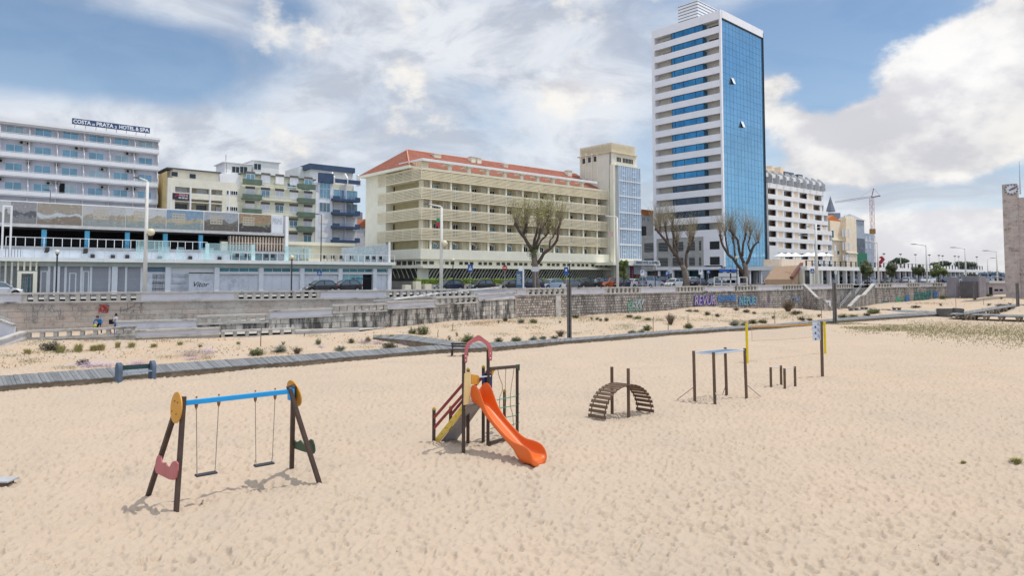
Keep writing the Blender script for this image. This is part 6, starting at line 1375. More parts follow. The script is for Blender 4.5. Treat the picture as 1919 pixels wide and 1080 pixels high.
# ------------------------------------------------------------------ signs
blue_s = MFlat('sign_blue', (.02, .10, .38)); white_s = MFlat('sign_white', (.75, .76, .78)); red_s = MFlat('sign_red', (.50, .02, .02)); pst = M('sign_post_steel', (.40, .41, .42), .4, .05, 2, metal=.5)
def sign(px, y_top, D, w_, h_, kind, label, name='traffic_sign'):
    p = At(px, y_top, D); o = thing(name, label, 'sign', (p.x, p.y, ST), 0); h = p.z-ST
    mb = MB(); mb.tube([(0, .06, 0), (0, .06, h-.05)], .04, 6); mb.build('post', pst, o)
    mb = MB(); zc = h-h_/2
    if kind == 'noentry':
        mb.add([(w_/2*math.cos(i*math.pi/10), 0, zc+w_/2*math.sin(i*math.pi/10)) for i in range(20)], [tuple(range(20))]); mb.build('disc', red_s, o); mb = MB(); mb.box(-w_*.36, w_*.36, -.02, -.003, zc-w_*.09, zc+w_*.09); mb.build('bar', white_s, o)
    elif kind == 'tri':
        mb.box(-w_/2, w_/2, 0, .03, h-h_, h); mb.build('panel', blue_s, o); mb = MB(); mb.add([(-w_*.38, -.01, zc-h_*.28), (w_*.38, -.01, zc-h_*.28), (0, -.01, zc+h_*.36)], [(0, 1, 2)]); mb.build('triangle', white_s, o)
        mb = MB(); mb.beam((0, -.02, zc+h_*.16), (0, -.02, zc-.02), .06, .01); mb.beam((0, -.02, zc), (-.08, -.02, zc-h_*.22), .05, .01); mb.beam((0, -.02, zc), (.08, -.02, zc-h_*.22), .05, .01); mb.build('walking_figure', darkm, o)
    elif kind == 'back':
        mb.add([(x*w_/2, 0, zc+z*h_/2) for x, z in ((-1, 0), (-.55, 1), (.55, 1), (1, 0), (.55, -1), (-.55, -1))], [(0, 1, 2, 3, 4, 5)]); mb.add([(x*w_/2, .02, zc+z*h_/2) for x, z in ((-1, 0), (-.55, 1), (.55, 1), (1, 0), (.55, -1), (-.55, -1))], [(5, 4, 3, 2, 1, 0)]); mb.build('panel', M('sign_back', (.55, .56, .57), .5, .05, 2), o)
    else:
        m0, m1, tx = {'P': (blue_s, white_s, 'P'), 'wheel': (white_s, blue_s, 'P'), 'blue': (blue_s, white_s, '')}[kind]
        mb.box(-w_/2, w_/2, 0, .03, h-h_, h); mb.build('panel', m0, o)
        if tx: text_mesh(tx, w_*.5, min(h_, w_)*.7, m1, o, 'lettering', (0, -.02, h-w_*.5), bold=.03)
        else: mb = MB(); mb.box(-w_*.2, w_*.2, -.02, -.003, zc-h_*.05, zc+h_*.25); mb.build('symbol', m1, o)
    return o
sign(882, 496, 88, .62, .92, 'tri', 'blue pedestrian crossing sign before the hotel hedge, left of the no-entry sign'); sign(946.5, 497.5, 90, .66, .66, 'noentry', 'round red no-entry sign before the slanted hotel columns')
sign(1003.5, 500, 83, 1.25, .60, 'back', 'pale hexagonal sign seen from behind, crossing the big tree trunk'); sign(1061.5, 501, 89, .55, .95, 'blue', 'blue bus stop sign left of the wooden beach pole')
sign(1204.5, 506.5, 100, .55, .8, 'wheel', 'white disabled parking sign beside the hotel canopy'); sign(1251, 509, 106, .62, .7, 'P', 'blue parking sign before the grey podium'); sign(1256, 501, 116, .9, 1.1, 'back', 'pale square sign back behind the blue parking sign')
sign(1313.5, 504.5, 106, .6, .85, 'wheel', 'white disabled parking sign right of the second pollarded tree'); sign(1328, 506, 112, .6, .6, 'tri', 'small blue crossing sign at the corner of the tower'); sign(1523, 504, 126, .7, .8, 'tri', 'blue crossing sign just left of the pale mast before the arcade')
sign(1566.5, 506, 124, .55, .9, 'back', 'small pale sign among the cars before the arcade'); sign(599, 507.5, 84, .55, .6, 'tri', 'blue crossing sign behind the small black hatchback')
p = At(974, 508, 84); o = thing('information_pillar', 'blue-grey advertising pillar with a white edge standing between parked black cars', 'advertising pillar', (p.x, p.y, ST), 0); h = p.z-ST
mb = MB(); mb.box(-.42, .38, 0, .25, .35, h); mb.build('panel', MFlat('poster_blue_grey', (.07, .13, .20)), o); mb = MB(); mb.box(.38, .58, -.05, .3, 0, h+.2); mb.box(-.45, .38, -.02, .27, 0, .35); mb.box(-.1, .38, .0, .2, h, At(974, 499, 84).z-ST); mb.build('pillar_frame', metal_w, o)
mb = MB()
for k in range(6): mb.box(-.32, .1+.06*(k % 3), -.012, -.002, h-.5-k*.22, h-.44-k*.22)
mb.build('text_lines', white_s, o)
bs = thing('bus_shelter', 'white framed shelter with a blue strip sign at the foot of the glass tower', 'bus shelter', tuple(At(1370, 535, 108)), 0); bs.location.z = ST
mb = MB()
for x in (-2.6, -1.4, 0, 1.4, 2.6): mb.box(x-.06, x+.06, 0, .12, 0, 1.9)
mb.box(-2.6, 2.6, 0, .12, .9, 1.0); mb.box(-2.6, 2.6, 0, .12, 1.9, 2.0); mb.build('shelter_frame', metal_w, bs)
q = At(1371, 506, 108)-Vector(bs.location); mb = MB(); mb.box(q.x-1.9, q.x+.8, 0, .15, q.z-.35, q.z+.15); mb.build('blue_strip', blue_s, bs); mb = MB(); mb.box(q.x-2, q.x+1, 0, .15, q.z-1.6, q.z-.5); mb.box(-.1, .1, 0, .1, 2, q.z); mb.build('panel', M('sign_back'), bs)
# red sculpture on the terrace
p = At(1652, 505, 145); o = thing('sculpture', 'twisted red sculpture standing on the arcade terrace', 'sculpture', (p.x, p.y, 7.1), 0); h = At(1652, 482, 145).z-7.1
mb = MB(); mb.tube([(-.3, 0, 0), (-.5, 0, h*.3), (.0, 0, h*.55), (.45, 0, h*.78), (.1, 0, h), (-.3, 0, h*.93)], [.45, .4, .38, .4, .3, .15], 8); mb.build('figure', MFlat('sculpture_red', (.32, .015, .03)), o, smooth=True)
# ------------------------------------------------------------------ trees
bark = M('plane_bark', (.22, .18, .15), .95, .2, 3, .03, 14, col2=(.12, .095, .08), stain='#6d6253', stainamt=.3); bark_d = M('branch_bark', (.10, .075, .06), .95, .2, 3)
leafm = M('spring_leaf', (.34, .36, .10), .8, .25, 5, col2=(.32, .30, .10)); twigm = M('twig_bark', (.30, .25, .19), .9, .2, 4)
def leafquad(mb, p, s_, rg):
    a = Vector((rg.gauss(0, 1), rg.gauss(0, 1), rg.gauss(0, 1))).normalized(); b = a.orthogonal().normalized(); mb.add([p-a*s_, p+b*s_*.5, p+a*s_, p-b*s_*.5], [(0, 1, 2, 3)])
def pollard(base_px, D, trunk, limbs, label, seed, green, crown_h=3.2):
    rg = random.Random(seed); p = At(base_px, 530, D); o = thing('plane_tree', label, 'tree', (p.x, p.y, ST), 0, 'pollarded plane trees on the promenade')
    loc = lambda a, b, dd=0: At(a, b, D+dd)-Vector((p.x, p.y, ST)); k = D/1280
    mb = MB(); pts = [loc(a, b) for a, b, r in trunk]; pts[0].z = 0; mb.tube(pts, [r*k for _, _, r in trunk], 12); mb.build('trunk', bark, o, smooth=True)
    tw = MB(); lf = MB()
    for pts_, dd in limbs:
        n = len(pts_); P = [loc(a, b, dd*i/(n-1)) for i, (a, b, r) in enumerate(pts_)]
        P2 = []; R2 = []
        for i in range(n-1):
            for f in (0, .5): q = P[i].lerp(P[i+1], f); P2.append(q+Vector((rg.gauss(0, .06), rg.gauss(0, .06), rg.gauss(0, .04)))*(1 if i+f > 0 else 0)); R2.append((pts_[i][2]*(1-f)+pts_[i+1][2]*f)*k)
        P2.append(P[-1]); R2.append(pts_[-1][2]*k)
        mb = MB(); mb.tube(P2, R2, 8); e = P[-1]; mb.sphere(tuple(e), pts_[-1][2]*k*1.7, 8, 6); mb.sphere(tuple(P[-2].lerp(e, .6)), pts_[-1][2]*k*1.5, 8, 6); mb.build('limb', bark_d if dd else bark, o, smooth=True)
        for src, cnt in ((e, 30), (P[-2].lerp(e, .5), 10), (P[max(0, n-3)].lerp(P[-2], .6), 4)):
            for _ in range(cnt):
                d = Vector((rg.gauss(0, .28), rg.gauss(0, .28), 1.0)).normalized(); L = crown_h*rg.uniform(.45, 1.0); b = src+d*L*.5+Vector((rg.gauss(0, .1), rg.gauss(0, .1), 0)); c = src+d*L+Vector((rg.gauss(0, .25), rg.gauss(0, .25), .1))
                tw.tube([src, b, c], [.026, .018, .008], 3, False)
                for q_ in range(2):
                    s0 = b.lerp(c, rg.random()); tw.tube([s0, s0+Vector((rg.gauss(0, .3), rg.gauss(0, .3), rg.uniform(.2, .6)))], [.008, .004], 3, False)
                for q_ in range(int(green*rg.uniform(3, 11))):
                    s0 = b.lerp(c, rg.uniform(-.3, 1.1))+Vector((rg.gauss(0, .2), rg.gauss(0, .2), rg.gauss(0, .2))); leafquad(lf, s0, rg.uniform(.05, .11), rg)
    tw.build('twigs', twigm, o); lf.build('leaves', leafm, o); return o
def zc8(L): return [(940+a/6.353, 400+b/6.353, r) for a, b, r in L]
t1 = pollard(1005, 84, zc8([(425, 900, 7.2), (405, 760, 6.2), (402, 620, 5.6), (388, 480, 5.2), (385, 430, 4.6)]),
  [(zc8([(375, 450, 4.0), (320, 380, 3.2), (275, 290, 3.0), (225, 215, 2.8), (170, 130, 2.2)]), -1.5), (zc8([(310, 350, 3.0), (275, 270, 2.4), (265, 210, 2.4)]), 1.0), (zc8([(265, 240, 2.2), (295, 170, 1.8), (300, 130, 1.6)]), -.8),
   (zc8([(390, 440, 3.4), (405, 330, 2.6), (420, 240, 2.3), (445, 120, 1.6)]), .8), (zc8([(395, 430, 3.2), (440, 290, 2.2), (470, 190, 2.2)]), -1.2), (zc8([(425, 430, 2.2), (480, 320, 1.7), (560, 225, 1.5)]), 1.5),
   (zc8([(430, 600, 3.4), (520, 480, 3.0), (600, 410, 2.7), (655, 320, 2.4), (672, 230, 2.0), (700, 120, 1.4)]), -1.0), (zc8([(575, 430, 2.0), (590, 330, 1.6), (640, 240, 1.2)]), 1.4), (zc8([(480, 200, 1.8), (520, 130, 1.3), (560, 60, 1.0)]), .5)],
  'largest pollarded tree with greenish twigs, in front of the cream hotel', 3, 1.6, 3.6)
def zt3(L): return [(1200+a/3.857, 260+b/3.857, r) for a, b, r in L]
t2 = pollard(1287, 101, zt3([(338, 1060, 7), (330, 1000, 5.8), (318, 945, 5.0), (300, 910, 4.6)]),
  [(zt3([(305, 920, 4.2), (255, 840, 3.4), (215, 780, 3.0), (165, 715, 2.4), (115, 655, 1.8)]), -1.5), (zt3([(250, 850, 2.8), (243, 760, 2.2), (240, 690, 2.4), (238, 650, 2.2)]), 1.2), (zt3([(205, 770, 2.2), (190, 700, 1.8), (185, 640, 1.6)]), -1), (zt3([(265, 850, 2.4), (275, 790, 2.0), (262, 740, 1.7)]), .9),
   (zt3([(325, 960, 3.2), (335, 880, 2.6), (348, 800, 2.4), (362, 735, 2.3)]), .8), (zt3([(345, 820, 1.8), (375, 760, 1.5), (385, 715, 1.4)]), -.9), (zt3([(170, 720, 1.6), (140, 690, 1.4), (145, 640, 1.3)]), .6)],
  'pollarded tree with bare twigs before the grey stone podium, left of the glass tower', 4, .5, 4.2)
t3 = pollard(1397, 109, zt3([(768, 1055, 6), (765, 1000, 5.2), (762, 930, 4.8), (750, 900, 4.2)]),
  [(zt3([(748, 975, 3.4), (700, 900, 2.9), (640, 840, 2.6), (600, 780, 2.2), (580, 700, 1.8)]), -1.4), (zt3([(690, 860, 2.0), (680, 790, 1.7), (670, 720, 1.6)]), 1), (zt3([(750, 900, 3.2), (720, 810, 2.6), (700, 730, 2.2), (650, 660, 1.9)]), .8), (zt3([(640, 840, 1.8), (625, 770, 1.5), (615, 690, 1.4)]), .7),
   (zt3([(765, 910, 3.0), (790, 870, 2.6), (808, 810, 2.4), (820, 770, 2.0), (855, 748, 1.2)]), -.9), (zt3([(740, 850, 2.4), (745, 760, 2.0), (765, 690, 1.6)]), -1.2), (zt3([(800, 830, 1.6), (780, 760, 1.4), (800, 690, 1.3)]), 1.1)],
  'pollarded tree with bare twigs right in front of the blue glass wall', 6, .45, 4.2)
# ivy knot on the first tree
rg = random.Random(2); mb = MB(); q = At(1001, 474, 84)-Vector(t1.location)
for _ in range(420): leafquad(mb, q+Vector((rg.gauss(0, .35), rg.gauss(-.1, .35), rg.gauss(0, .42))), .09, rg)
mb.build('ivy', M('ivy_leaf', (.08, .14, .03), .7, .3, 5), t1)
def crown(mb, c, rx, ry, rz_, n, s_, rg, flat=False, cl=14):
    cs = []
    for _ in range(cl):
        v = Vector((rg.gauss(0, 1), rg.gauss(0, 1), rg.gauss(0, 1))).normalized()*rg.uniform(.45, .85)
        if flat: v.z = abs(v.z)*.9-.1
        cs.append((v, rg.uniform(.25, .5)))
    for _ in range(n):
        v, r_ = rg.choice(cs); q = v+Vector((rg.gauss(0, 1), rg.gauss(0, 1), rg.gauss(0, 1))).normalized()*r_*rg.uniform(.6, 1.05)
        leafquad(mb, Vector((c[0]+q.x*rx, c[1]+q.y*ry, c[2]+q.z*rz_)), s_*rg.uniform(.6, 1.3), rg)
olive = M('olive_leaf', (.085, .105, .045), .8, .25, 2.5, col2=(.13, .15, .07)); pinel = M('pine_leaf', (.035, .055, .03), .85, .25, 1.2, col2=(.06, .085, .04))
def bush_tree(px, py, D, w_, h_, label, seed, z0=ST, m_=olive, flat=False, n=2600, trunk=True, grp='small round trees along the promenade', s_=.16, name='olive_tree'):
    p = At(px, py, D); o = thing(name, label, 'tree', (p.x, p.y, z0), 0, grp); h = p.z-z0; rg = random.Random(seed); k = D/1280
    mb = MB(); crown(mb, (0, 0, h), w_*k/2, w_*k/2, h_*k/2, n, s_, rg, flat); mb.build('crown', m_, o)
    mb = MB(); mb.tube([(0, 0, 0), (.05, 0, h*.5), (0, 0, h)], [.14, .11, .07], 8)
    for a in range(4): mb.tube([(0, 0, h*.6), (math.cos(a*1.6)*w_*k*.25, math.sin(a*1.6)*w_*k*.25, h*1.05)], [.07, .03], 5)
    mb.build('trunk', bark_d, o)
bush_tree(1169, 506, 94, 22, 36, 'small bushy tree just right of the third street lamp by the hotel', 11, m_=M('laurel_leaf', (.10, .14, .035), .75, .3, 2.5, col2=(.16, .19, .06)))
bush_tree(1625, 504, 134, 27, 30, 'small round olive tree above the stone steps', 12, s_=.2); bush_tree(1671, 505.5, 141, 20, 27, 'small dark olive tree right of the red sculpture', 13, s_=.2)
bush_tree(1721.5, 507, 147, 21, 24, 'small olive tree just left of the lamp above the turquoise graffiti', 14, s_=.2); bush_tree(1758, 508, 150, 27, 24, 'wide small olive tree with brighter green leaves before the arcade', 15, s_=.2, m_=M('laurel_leaf'))
G_ = 'umbrella pines behind the arcade'
bush_tree(1690, 491, 215, 38, 17, 'broad flat-topped umbrella pine behind the arcade, the left one', 16, m_=pinel, flat=True, s_=.3, grp=G_, name='umbrella_pine'); bush_tree(1763, 496, 235, 36, 15, 'flat-topped umbrella pine behind the arcade, right of the lamp', 17, m_=pinel, flat=True, s_=.3, grp=G_, name='umbrella_pine')
bush_tree(1812, 498, 240, 44, 20, 'loose dark evergreen at the right end of the arcade roof', 18, m_=pinel, s_=.3, grp=G_, name='evergreen_tree'); bush_tree(1821, 517, 180, 22, 8, 'low dark bush under the end of the arcade slab', 19, m_=pinel, s_=.22, grp='far bushes', name='bush')
mb = MB(); rg = random.Random(4)
for px in range(1838, 1886, 3): p = At(px, 516, 420); crown(mb, (p.x, p.y, 5.5), 4, 3, 2.5, 160, .6, rg)
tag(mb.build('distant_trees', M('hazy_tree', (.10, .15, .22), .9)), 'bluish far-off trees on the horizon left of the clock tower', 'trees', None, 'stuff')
# hedge
hg = F8.thing('hedge', 'bright green clipped hedge on a low wall before the slanted hotel columns', 'hedge'); rg = random.Random(9); mb = MB()
u0, u1 = F8.u(778, -2.2), F8.u(1240, -2.2); z1 = F8.z(800, 522.5, -2.2)
for _ in range(15000): u = rg.uniform(u0, min(u1, 60)); y = rg.uniform(-2.4, -1.5); z = rg.uniform(.9, z1+.05*math.sin(u*2)+.05*math.sin(u*5.3)); y = -2.45 if rg.random() < .5 else y; leafquad(mb, Vector((u, y, z)), rg.uniform(.05, .11), rg)
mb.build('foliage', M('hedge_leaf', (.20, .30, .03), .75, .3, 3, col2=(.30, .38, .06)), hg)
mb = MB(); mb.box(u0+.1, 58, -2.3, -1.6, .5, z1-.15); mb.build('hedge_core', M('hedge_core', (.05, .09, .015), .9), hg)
mb = MB(); mb.box(u0-.2, 58, -2.7, -2.48, 0, .95); mb.build('low_wall', M('grey_plinth'), hg)
# graffiti on the rubble wall: strokes and letters of paint just proud of the stones
def wall_paint(txt, px0, px1, y0, y1, mats_, root, shear=.2, outline=None, bold=.03):
    a, b = plan(px0, wallD(px0)), plan(px1, wallD(px1)); D0 = wallD((px0+px1)/2); c = (a+b)/2; d = (b-a); L = d.length; ang = math.atan2(d.y, d.x)
    z1, z0_ = At(960, y0, D0).z, At(960, y1, D0).z; n = Vector((d.y, -d.x, 0)).normalized()
    inv = wm(root).inverted(); rz_ = ang-root.rotation_euler.z
    for k, (m_, bo, off) in enumerate(mats_):
        q = inv @ Vector((c.x+n.x*off, c.y+n.y*off, (z0_+z1)/2)); text_mesh(txt, L*(1.0+bo*.8), (z1-z0_)*(1.0+bo*.9), m_, root, 'graffiti', tuple(q), (math.pi/2, 0, rz_), shear, bold+bo, .004)
def gp(k, c): return M('spray_'+k, c, .8, .2, 4, stain='#9c9087', stainamt=.95)
pur, wht, blu2, tur, blk, mint, red2, gry = gp('purple', (.10, .05, .30)), gp('white', (.62, .60, .62)), gp('blue', (.04, .17, .42)), gp('turquoise', (.03, .30, .28)), gp('black', (.05, .05, .06)), gp('mint', (.25, .52, .42)), gp('red', (.42, .03, .03)), gp('grey', (.22, .22, .26))
mbp = None
wall_paint('REVUR', 1300, 1340, 554, 572, [(pur, .08, .09), (wht, -.045, .11)], r2, .15); wall_paint('BLANE', 1344, 1377, 553, 565, [(blu2, .05, .10)], r2, .1); wall_paint('NEPUE', 1384, 1414, 556, 572, [(blu2, .10, .09), (mint, -.035, .11)], r2, .0)
wall_paint('SW', 1184, 1208, 562, 578, [(mint, .12, .09), (wht, .03, .11), (blk, -.035, .12)], r2, .2); 
wall_paint('ASK', 1502, 1528, 556, 571, [(gp('slate', (.06, .09, .16)), .12, .09), (wht, -.035, .11)], r2, .1); wall_paint('OH', 1480, 1497, 556, 568, [(gp('pale_blue', (.25, .35, .5)), -.02, .09)], r2, .2)
wall_paint('Ae', 1674, 1689, 556, 570, [(gp('green', (.12, .36, .22)), .12, .09)], r3, .1); wall_paint('B', 1694, 1702, 555, 567, [(blu2, .1, .09)], r3, .1); wall_paint('DOWEP', 1711, 1743, 547, 562, [(tur, .02, .09), (blk, -.05, .11)], r3, .3); wall_paint('R', 1747, 1757, 546, 558, [(blu2, .05, .09)], r3, 0)
wall_paint('sgr', 1650, 1664, 565, 571, [(gp('teal', (.02, .2, .25)), -.01, .09)], r3, .4)
def scribble(px0, px1, y0, y1, m_, root, n, seed, w_=.03, off=.09):
    """loose spray lines on the wall face"""
    rg = random.Random(seed); a, b = plan(px0, wallD(px0)), plan(px1, wallD(px1)); d = b-a; L = d.length; d.normalize(); nn = Vector((d.y, -d.x, 0)); D0 = wallD((px0+px1)/2); z1, z0_ = At(960, y0, D0).z, At(960, y1, D0).z; mb = MB()
    for _ in range(n):
        u, z = rg.random()*L, rg.uniform(z0_, z1); th = rg.uniform(0, 6.28); P = []; cur = rg.uniform(-.7, .7); st_ = (z1-z0_)*.11
        for _k in range(rg.randint(6, 15)):
            P.append((u, z)); th += cur+rg.gauss(0, .25); cur = cur if rg.random() < .85 else -cur; u = min(L, max(0, u+st_*math.cos(th))); z = min(z1, max(z0_, z+st_*1.2*math.sin(th)))
        for (u0, za), (u1, zb) in zip(P, P[1:]):
            if abs(u1-u0)+abs(zb-za) < 1e-4: continue
            mb.beam(a+d*u0+nn*off+Vector((0, 0, za)), a+d*u1+nn*off+Vector((0, 0, zb)), w_, .008, tuple(nn))
    mb.build('graffiti', m_, root, True)
for a in ((1100, 1150, 571, 589, gry, r2, 9, 1), (1176, 1214, 558, 583, blk, r2, 9, 2), (1176, 1200, 560, 582, mint, r2, 12, 3, .09), (1232, 1288, 557, 582, blk, r2, 13, 4), (1236, 1280, 560, 580, wht, r2, 7, 5, .06), (1298, 1342, 551, 574, wht, r2, 8, 6), (1420, 1450, 556, 576, gp('lilac', (.25, .2, .4)), r2, 7, 7), (1500, 1530, 554, 573, blk, r2, 12, 8, .05), (1478, 1500, 556, 570, blu2, r2, 6, 9, .04),
          (1608, 1640, 556, 575, gp('slate', (.06, .09, .16)), r3, 12, 10, .07), (1672, 1692, 554, 571, gp('green', (.12, .36, .22)), r3, 9, 11, .09), (1710, 1745, 545, 564, tur, r3, 12, 12, .09), (1693, 1703, 553, 568, blu2, r3, 6, 13, .1), (1746, 1758, 545, 560, blu2, r3, 6, 14, .1),
          (66, 90, 570, 600, gry, r1, 8, 15), (94, 118, 572, 600, gry, r1, 7, 16), (135, 158, 572, 590, gry, r1, 4, 17, .02), (189, 206, 572, 586, red2, r1, 11, 18, .07), (229, 274, 568, 589, blk, r1, 12, 19, .025), (366, 400, 528, 540, gry, r1, 0, 20)):
    if a[6]: scribble(*a)
# ------------------------------------------------------------------ playground
postw = M('dark_stained_wood', (.085, .055, .042), .75, .25, 3, .006, 40, col2=(.055, .036, .03)); brownw = M('brown_log_wood', (.16, .10, .065), .85, .2, 2.5, .008, 30, col2=(.11, .07, .045))
mustard = M('mustard_board', (.62, .30, .035), .5, .06, 2); pinkb = M('faded_red_board', (.46, .13, .14), .5, .08, 2); greenb = M('dark_green_board', (.045, .095, .06), .6, .12, 2)
beam_b = M('bright_blue_beam', (.012, .31, .70), .4, .05, 1); rope_m = M('rope', (.30, .26, .21), .9, .1, 8); seat_m = M('rubber_seat', (.045, .045, .055), .7, .1, 5); bolt_m = M('rusty_bolt', (.30, .13, .05), .6, .2, 9)
galv = M('galvanised_pipe', (.62, .65, .70), .35, .05, 3, metal=.5); brass = M('yellow_cap', (.50, .33, .05), .5, .1, 6)
def plane(P0, P1, P2): n = (P1-P0).cross(P2-P0).normalized(); return P0, n
def onp(px, py, pl, off=0.0):
    P0, n = pl; r = ray(px, py); o = Vector((0, 0, CAMH)); return o+r*((P0+n*off-o).dot(n)/r.dot(n))
def slab(outline, pl, t_, mb=None):
    mb = mb or MB(); P = [onp(a, b, pl) for a, b in outline]; n = pl[1]*t_/2; k = len(P)
    mb.add([p-n for p in P]+[p+n for p in P], [tuple(range(k))[::-1], tuple(range(k, 2*k))]+[(i, (i+1) % k, k+(i+1) % k, k+i) for i in range(k)]); return mb
def gz(p): return Vector((p.x, p.y, float(hgt(p.x, p.y))))
def sq(mb, a, b, w_): return mb.beam(a, b, w_, w_)
def GT(px, py):
    z = 0.3
    for _ in range(6): p = G(px, py, z); z = .5*z+.5*float(hgt(p.x, p.y))
    return Vector((p.x, p.y, z))
# swing
L1, L2, R1, R2 = G(328, 960), G(283, 930), G(543, 882), G(603, 907)
LA, RA = At(342, 748, 15.62), At(546, 727, 17.25)
sw = thing('swing_set', 'wooden A-frame swing set with blue crossbar, mustard discs and two hanging seats', 'swing set', tuple((L1+R1)/2*Vector((1, 1, 0)) if False else (-6.7, 16.7, 0)))
dL = (LA-RA).normalized(); out_ = Vector((dL.x, dL.y, 0)).normalized()
for foot, apex, o_ in ((L1, LA, -.03), (L2, LA, .06), (R1, RA, .06), (R2, RA, -.05)):
    mb = MB(); a = foot-(apex-foot)*.06; sg = out_ if apex is LA else -out_; mb.beam(a+sg*o_, apex+sg*o_+(apex-foot)*.02, .115, .10, tuple(out_)); mb.build('leg', postw, sw, True, bevel=.012)
mb = MB(); mb.beam(LA+Vector((0, 0, -.10))+out_*.02, RA+Vector((0, 0, -.09))-out_*.0, .08, .11); mb.build('crossbar', beam_b, sw, True, bevel=.01)
mb = MB(); p = RA+Vector((0, 0, -.16)); mb.beam(p+Vector((0, 0, .17)), p+Vector((0, 0, -.14)), .12, .13, tuple(out_)); mb.build('crossbar_bracket', beam_b, sw, True)
plL = plane(L1, L2, LA); plR = plane(R1, R2, RA)
def disc(cx, cy, pl, r_, off, asp=1.18):
    c = onp(cx, cy, pl, off); n = pl[1]; a = Vector((0, 0, 1)); a = (a-n*a.dot(n)).normalized(); b = n.cross(a); mb = MB(); K = 28
    for s_ in (0,):
        vs = [c+a*r_*asp*math.cos(i*2*math.pi/K)+b*r_*math.sin(i*2*math.pi/K)+n*o_ for o_ in (-.014, .014) for i in range(K)]
        mb.add(vs, [tuple(range(K))[::-1], tuple(range(K, 2*K))]+[(i, (i+1) % K, K+(i+1) % K, K+i) for i in range(K)])
    return mb, c, a, b, n
sL = 1 if plL[1].dot(out_) > 0 else -1; sR = 1 if plR[1].dot(-out_) > 0 else -1
mb, c, a, b, n = disc(331, 764.5, plL, .325, .12*sL, 1.06); o = mb.build('end_disc', mustard, sw, True)
mb = MB()
for u_, v_ in ((-.3, .45), (.35, .42), (-.7, -.35), (.25, -.45)): mb.sphere(tuple(c+b*.285*u_+a*.3*v_+n*.02*sL), .017, 8, 6)
mb.build('bolts', bolt_m, o, True)
mb, c, a, b, n = disc(552, 737.5, plR, .33, .13*sR, 1.06); mb.build('end_disc', mustard, sw, True)
slab([(296, 856), (300, 852.6), (303, 856), (304, 866), (306, 869), (309, 867.5), (311.5, 868), (314, 873), (317, 877.5), (320, 874.5), (324, 867), (328, 864.5), (332, 865.5), (334.5, 870), (334, 882), (331, 896), (326, 900.5), (318, 899), (306, 893), (294, 887), (291.8, 880), (293.5, 864)], (plL[0]-plL[1]*0+plL[1]*.10*sL, plL[1]), .03).build('side_board', pinkb, sw, True)
slab([(545, 818), (546.5, 815.5), (549, 819), (552, 825), (556, 829), (560, 828), (563, 825.3), (566, 828), (570, 833), (575, 835), (578, 833), (580, 826), (583, 823.5), (587, 826), (590, 835), (591, 846), (589, 851), (580, 849.5), (566, 845.5), (553, 841), (546.5, 838)], (plR[0]+plR[1]*.10*sR, plR[1]), .03).build('side_board', greenb, sw, True)
barA, barB = LA+Vector((0, 0, -.17)), RA+Vector((0, 0, -.16))
def barpt(px):
    lo, hi = 0., 1.
    for _ in range(40):
        m_ = (lo+hi)/2; q = barA.lerp(barB, m_); x = 960+1280*q.x/(q.y*math.cos(PITCH)+(q.z-CAMH)*math.sin(PITCH))
        if x < px: lo = m_
        else: hi = m_
    return barA.lerp(barB, lo)
for (a, b), (c, d), ys in (((368.5, 410.5), (376, 406), 889), ((479, 516), (485.5, 514), 871)):
    pa, pb = barpt(a), barpt(b); mid = (pa+pb)/2; dd = (pb-pa).normalized(); dd.z = 0; dd.normalize(); zs_ = At(960, ys, mid.y).z; s_ = Vector((mid.x, mid.y, zs_)); hw = .235
    o = None; mb = MB(); mb.beam(s_-dd*hw, s_+dd*hw, .17, .045); seat = mb.build('swing_seat', seat_m, sw, True, bevel=.015)
    for p_, sg in ((pa, -1), (pb, 1)):
        mb = MB(); e = s_+dd*hw*.86*sg; mb.tube([p_, e+Vector((0, 0, .16))], .009, 6); mb.tube([e+Vector((0, 0, .16)), e+Vector((-dd.y, dd.x, 0))*.07], .006, 5); mb.tube([e+Vector((0, 0, .16)), e-Vector((-dd.y, dd.x, 0))*.07], .006, 5); mb.build('swing_rope', rope_m, sw, True)
        mb = MB(); mb.tube([p_+Vector((0, 0, .02)), p_+Vector((0, 0, -.05)), p_+Vector((0, 0, -.10))], [.045, .035, .012], 8); mb.tube([p_+Vector((0, 0, .15)), p_+Vector((0, 0, .19))], .02, 6); mb.build('hanger', bolt_m, sw, True)
# slide tower
A_, B_ = G(869, 851), G(915, 838); BL, BR = Vector((-1.36, 21.35, 0)), Vector((-.90, 21.65, 0)); N_ = Vector((.17, 22.6, 0)); S1, S2 = G(813.5, 831), Vector((-1.95, 21.95, 0))
sl = thing('slide_tower', 'small climbing tower with a bright orange slide, pink arch, red-railed ramp and rope net', 'play tower', (-1, 20.5, 0))
for p_, zt_, cap in ((A_, 2.9, 0), (B_, 2.95, 1), (BL, 2.28, 1), (BR, 2.32, 1), (N_, 2.30, 0), (S1, 1.02, 1), (S2, 1.0, 1), (Vector((-.25, 23.0, 0)), 1.35, 1)):
    mb = MB(); sq(mb, p_+Vector((0, 0, -.2)), p_+Vector((0, 0, zt_)), .10); o = mb.build('post', postw, sl, True, bevel=.012)
    if cap: mb = MB(); z = p_.z+zt_; mb.box(p_.x-.055, p_.x+.055, p_.y-.055, p_.y+.055, z+.002, z+.05); mb.sphere((p_.x, p_.y, z+.06), .035, 10, 6); mb.build('post_cap', brass, o, True)
ppl = (A_, ((B_-A_).cross(Vector((0, 0, 1)))).normalized())
if ppl[1].y > 0: ppl = (A_, -ppl[1])
def pp(off): return (ppl[0]+ppl[1]*off, ppl[1])
arch = []
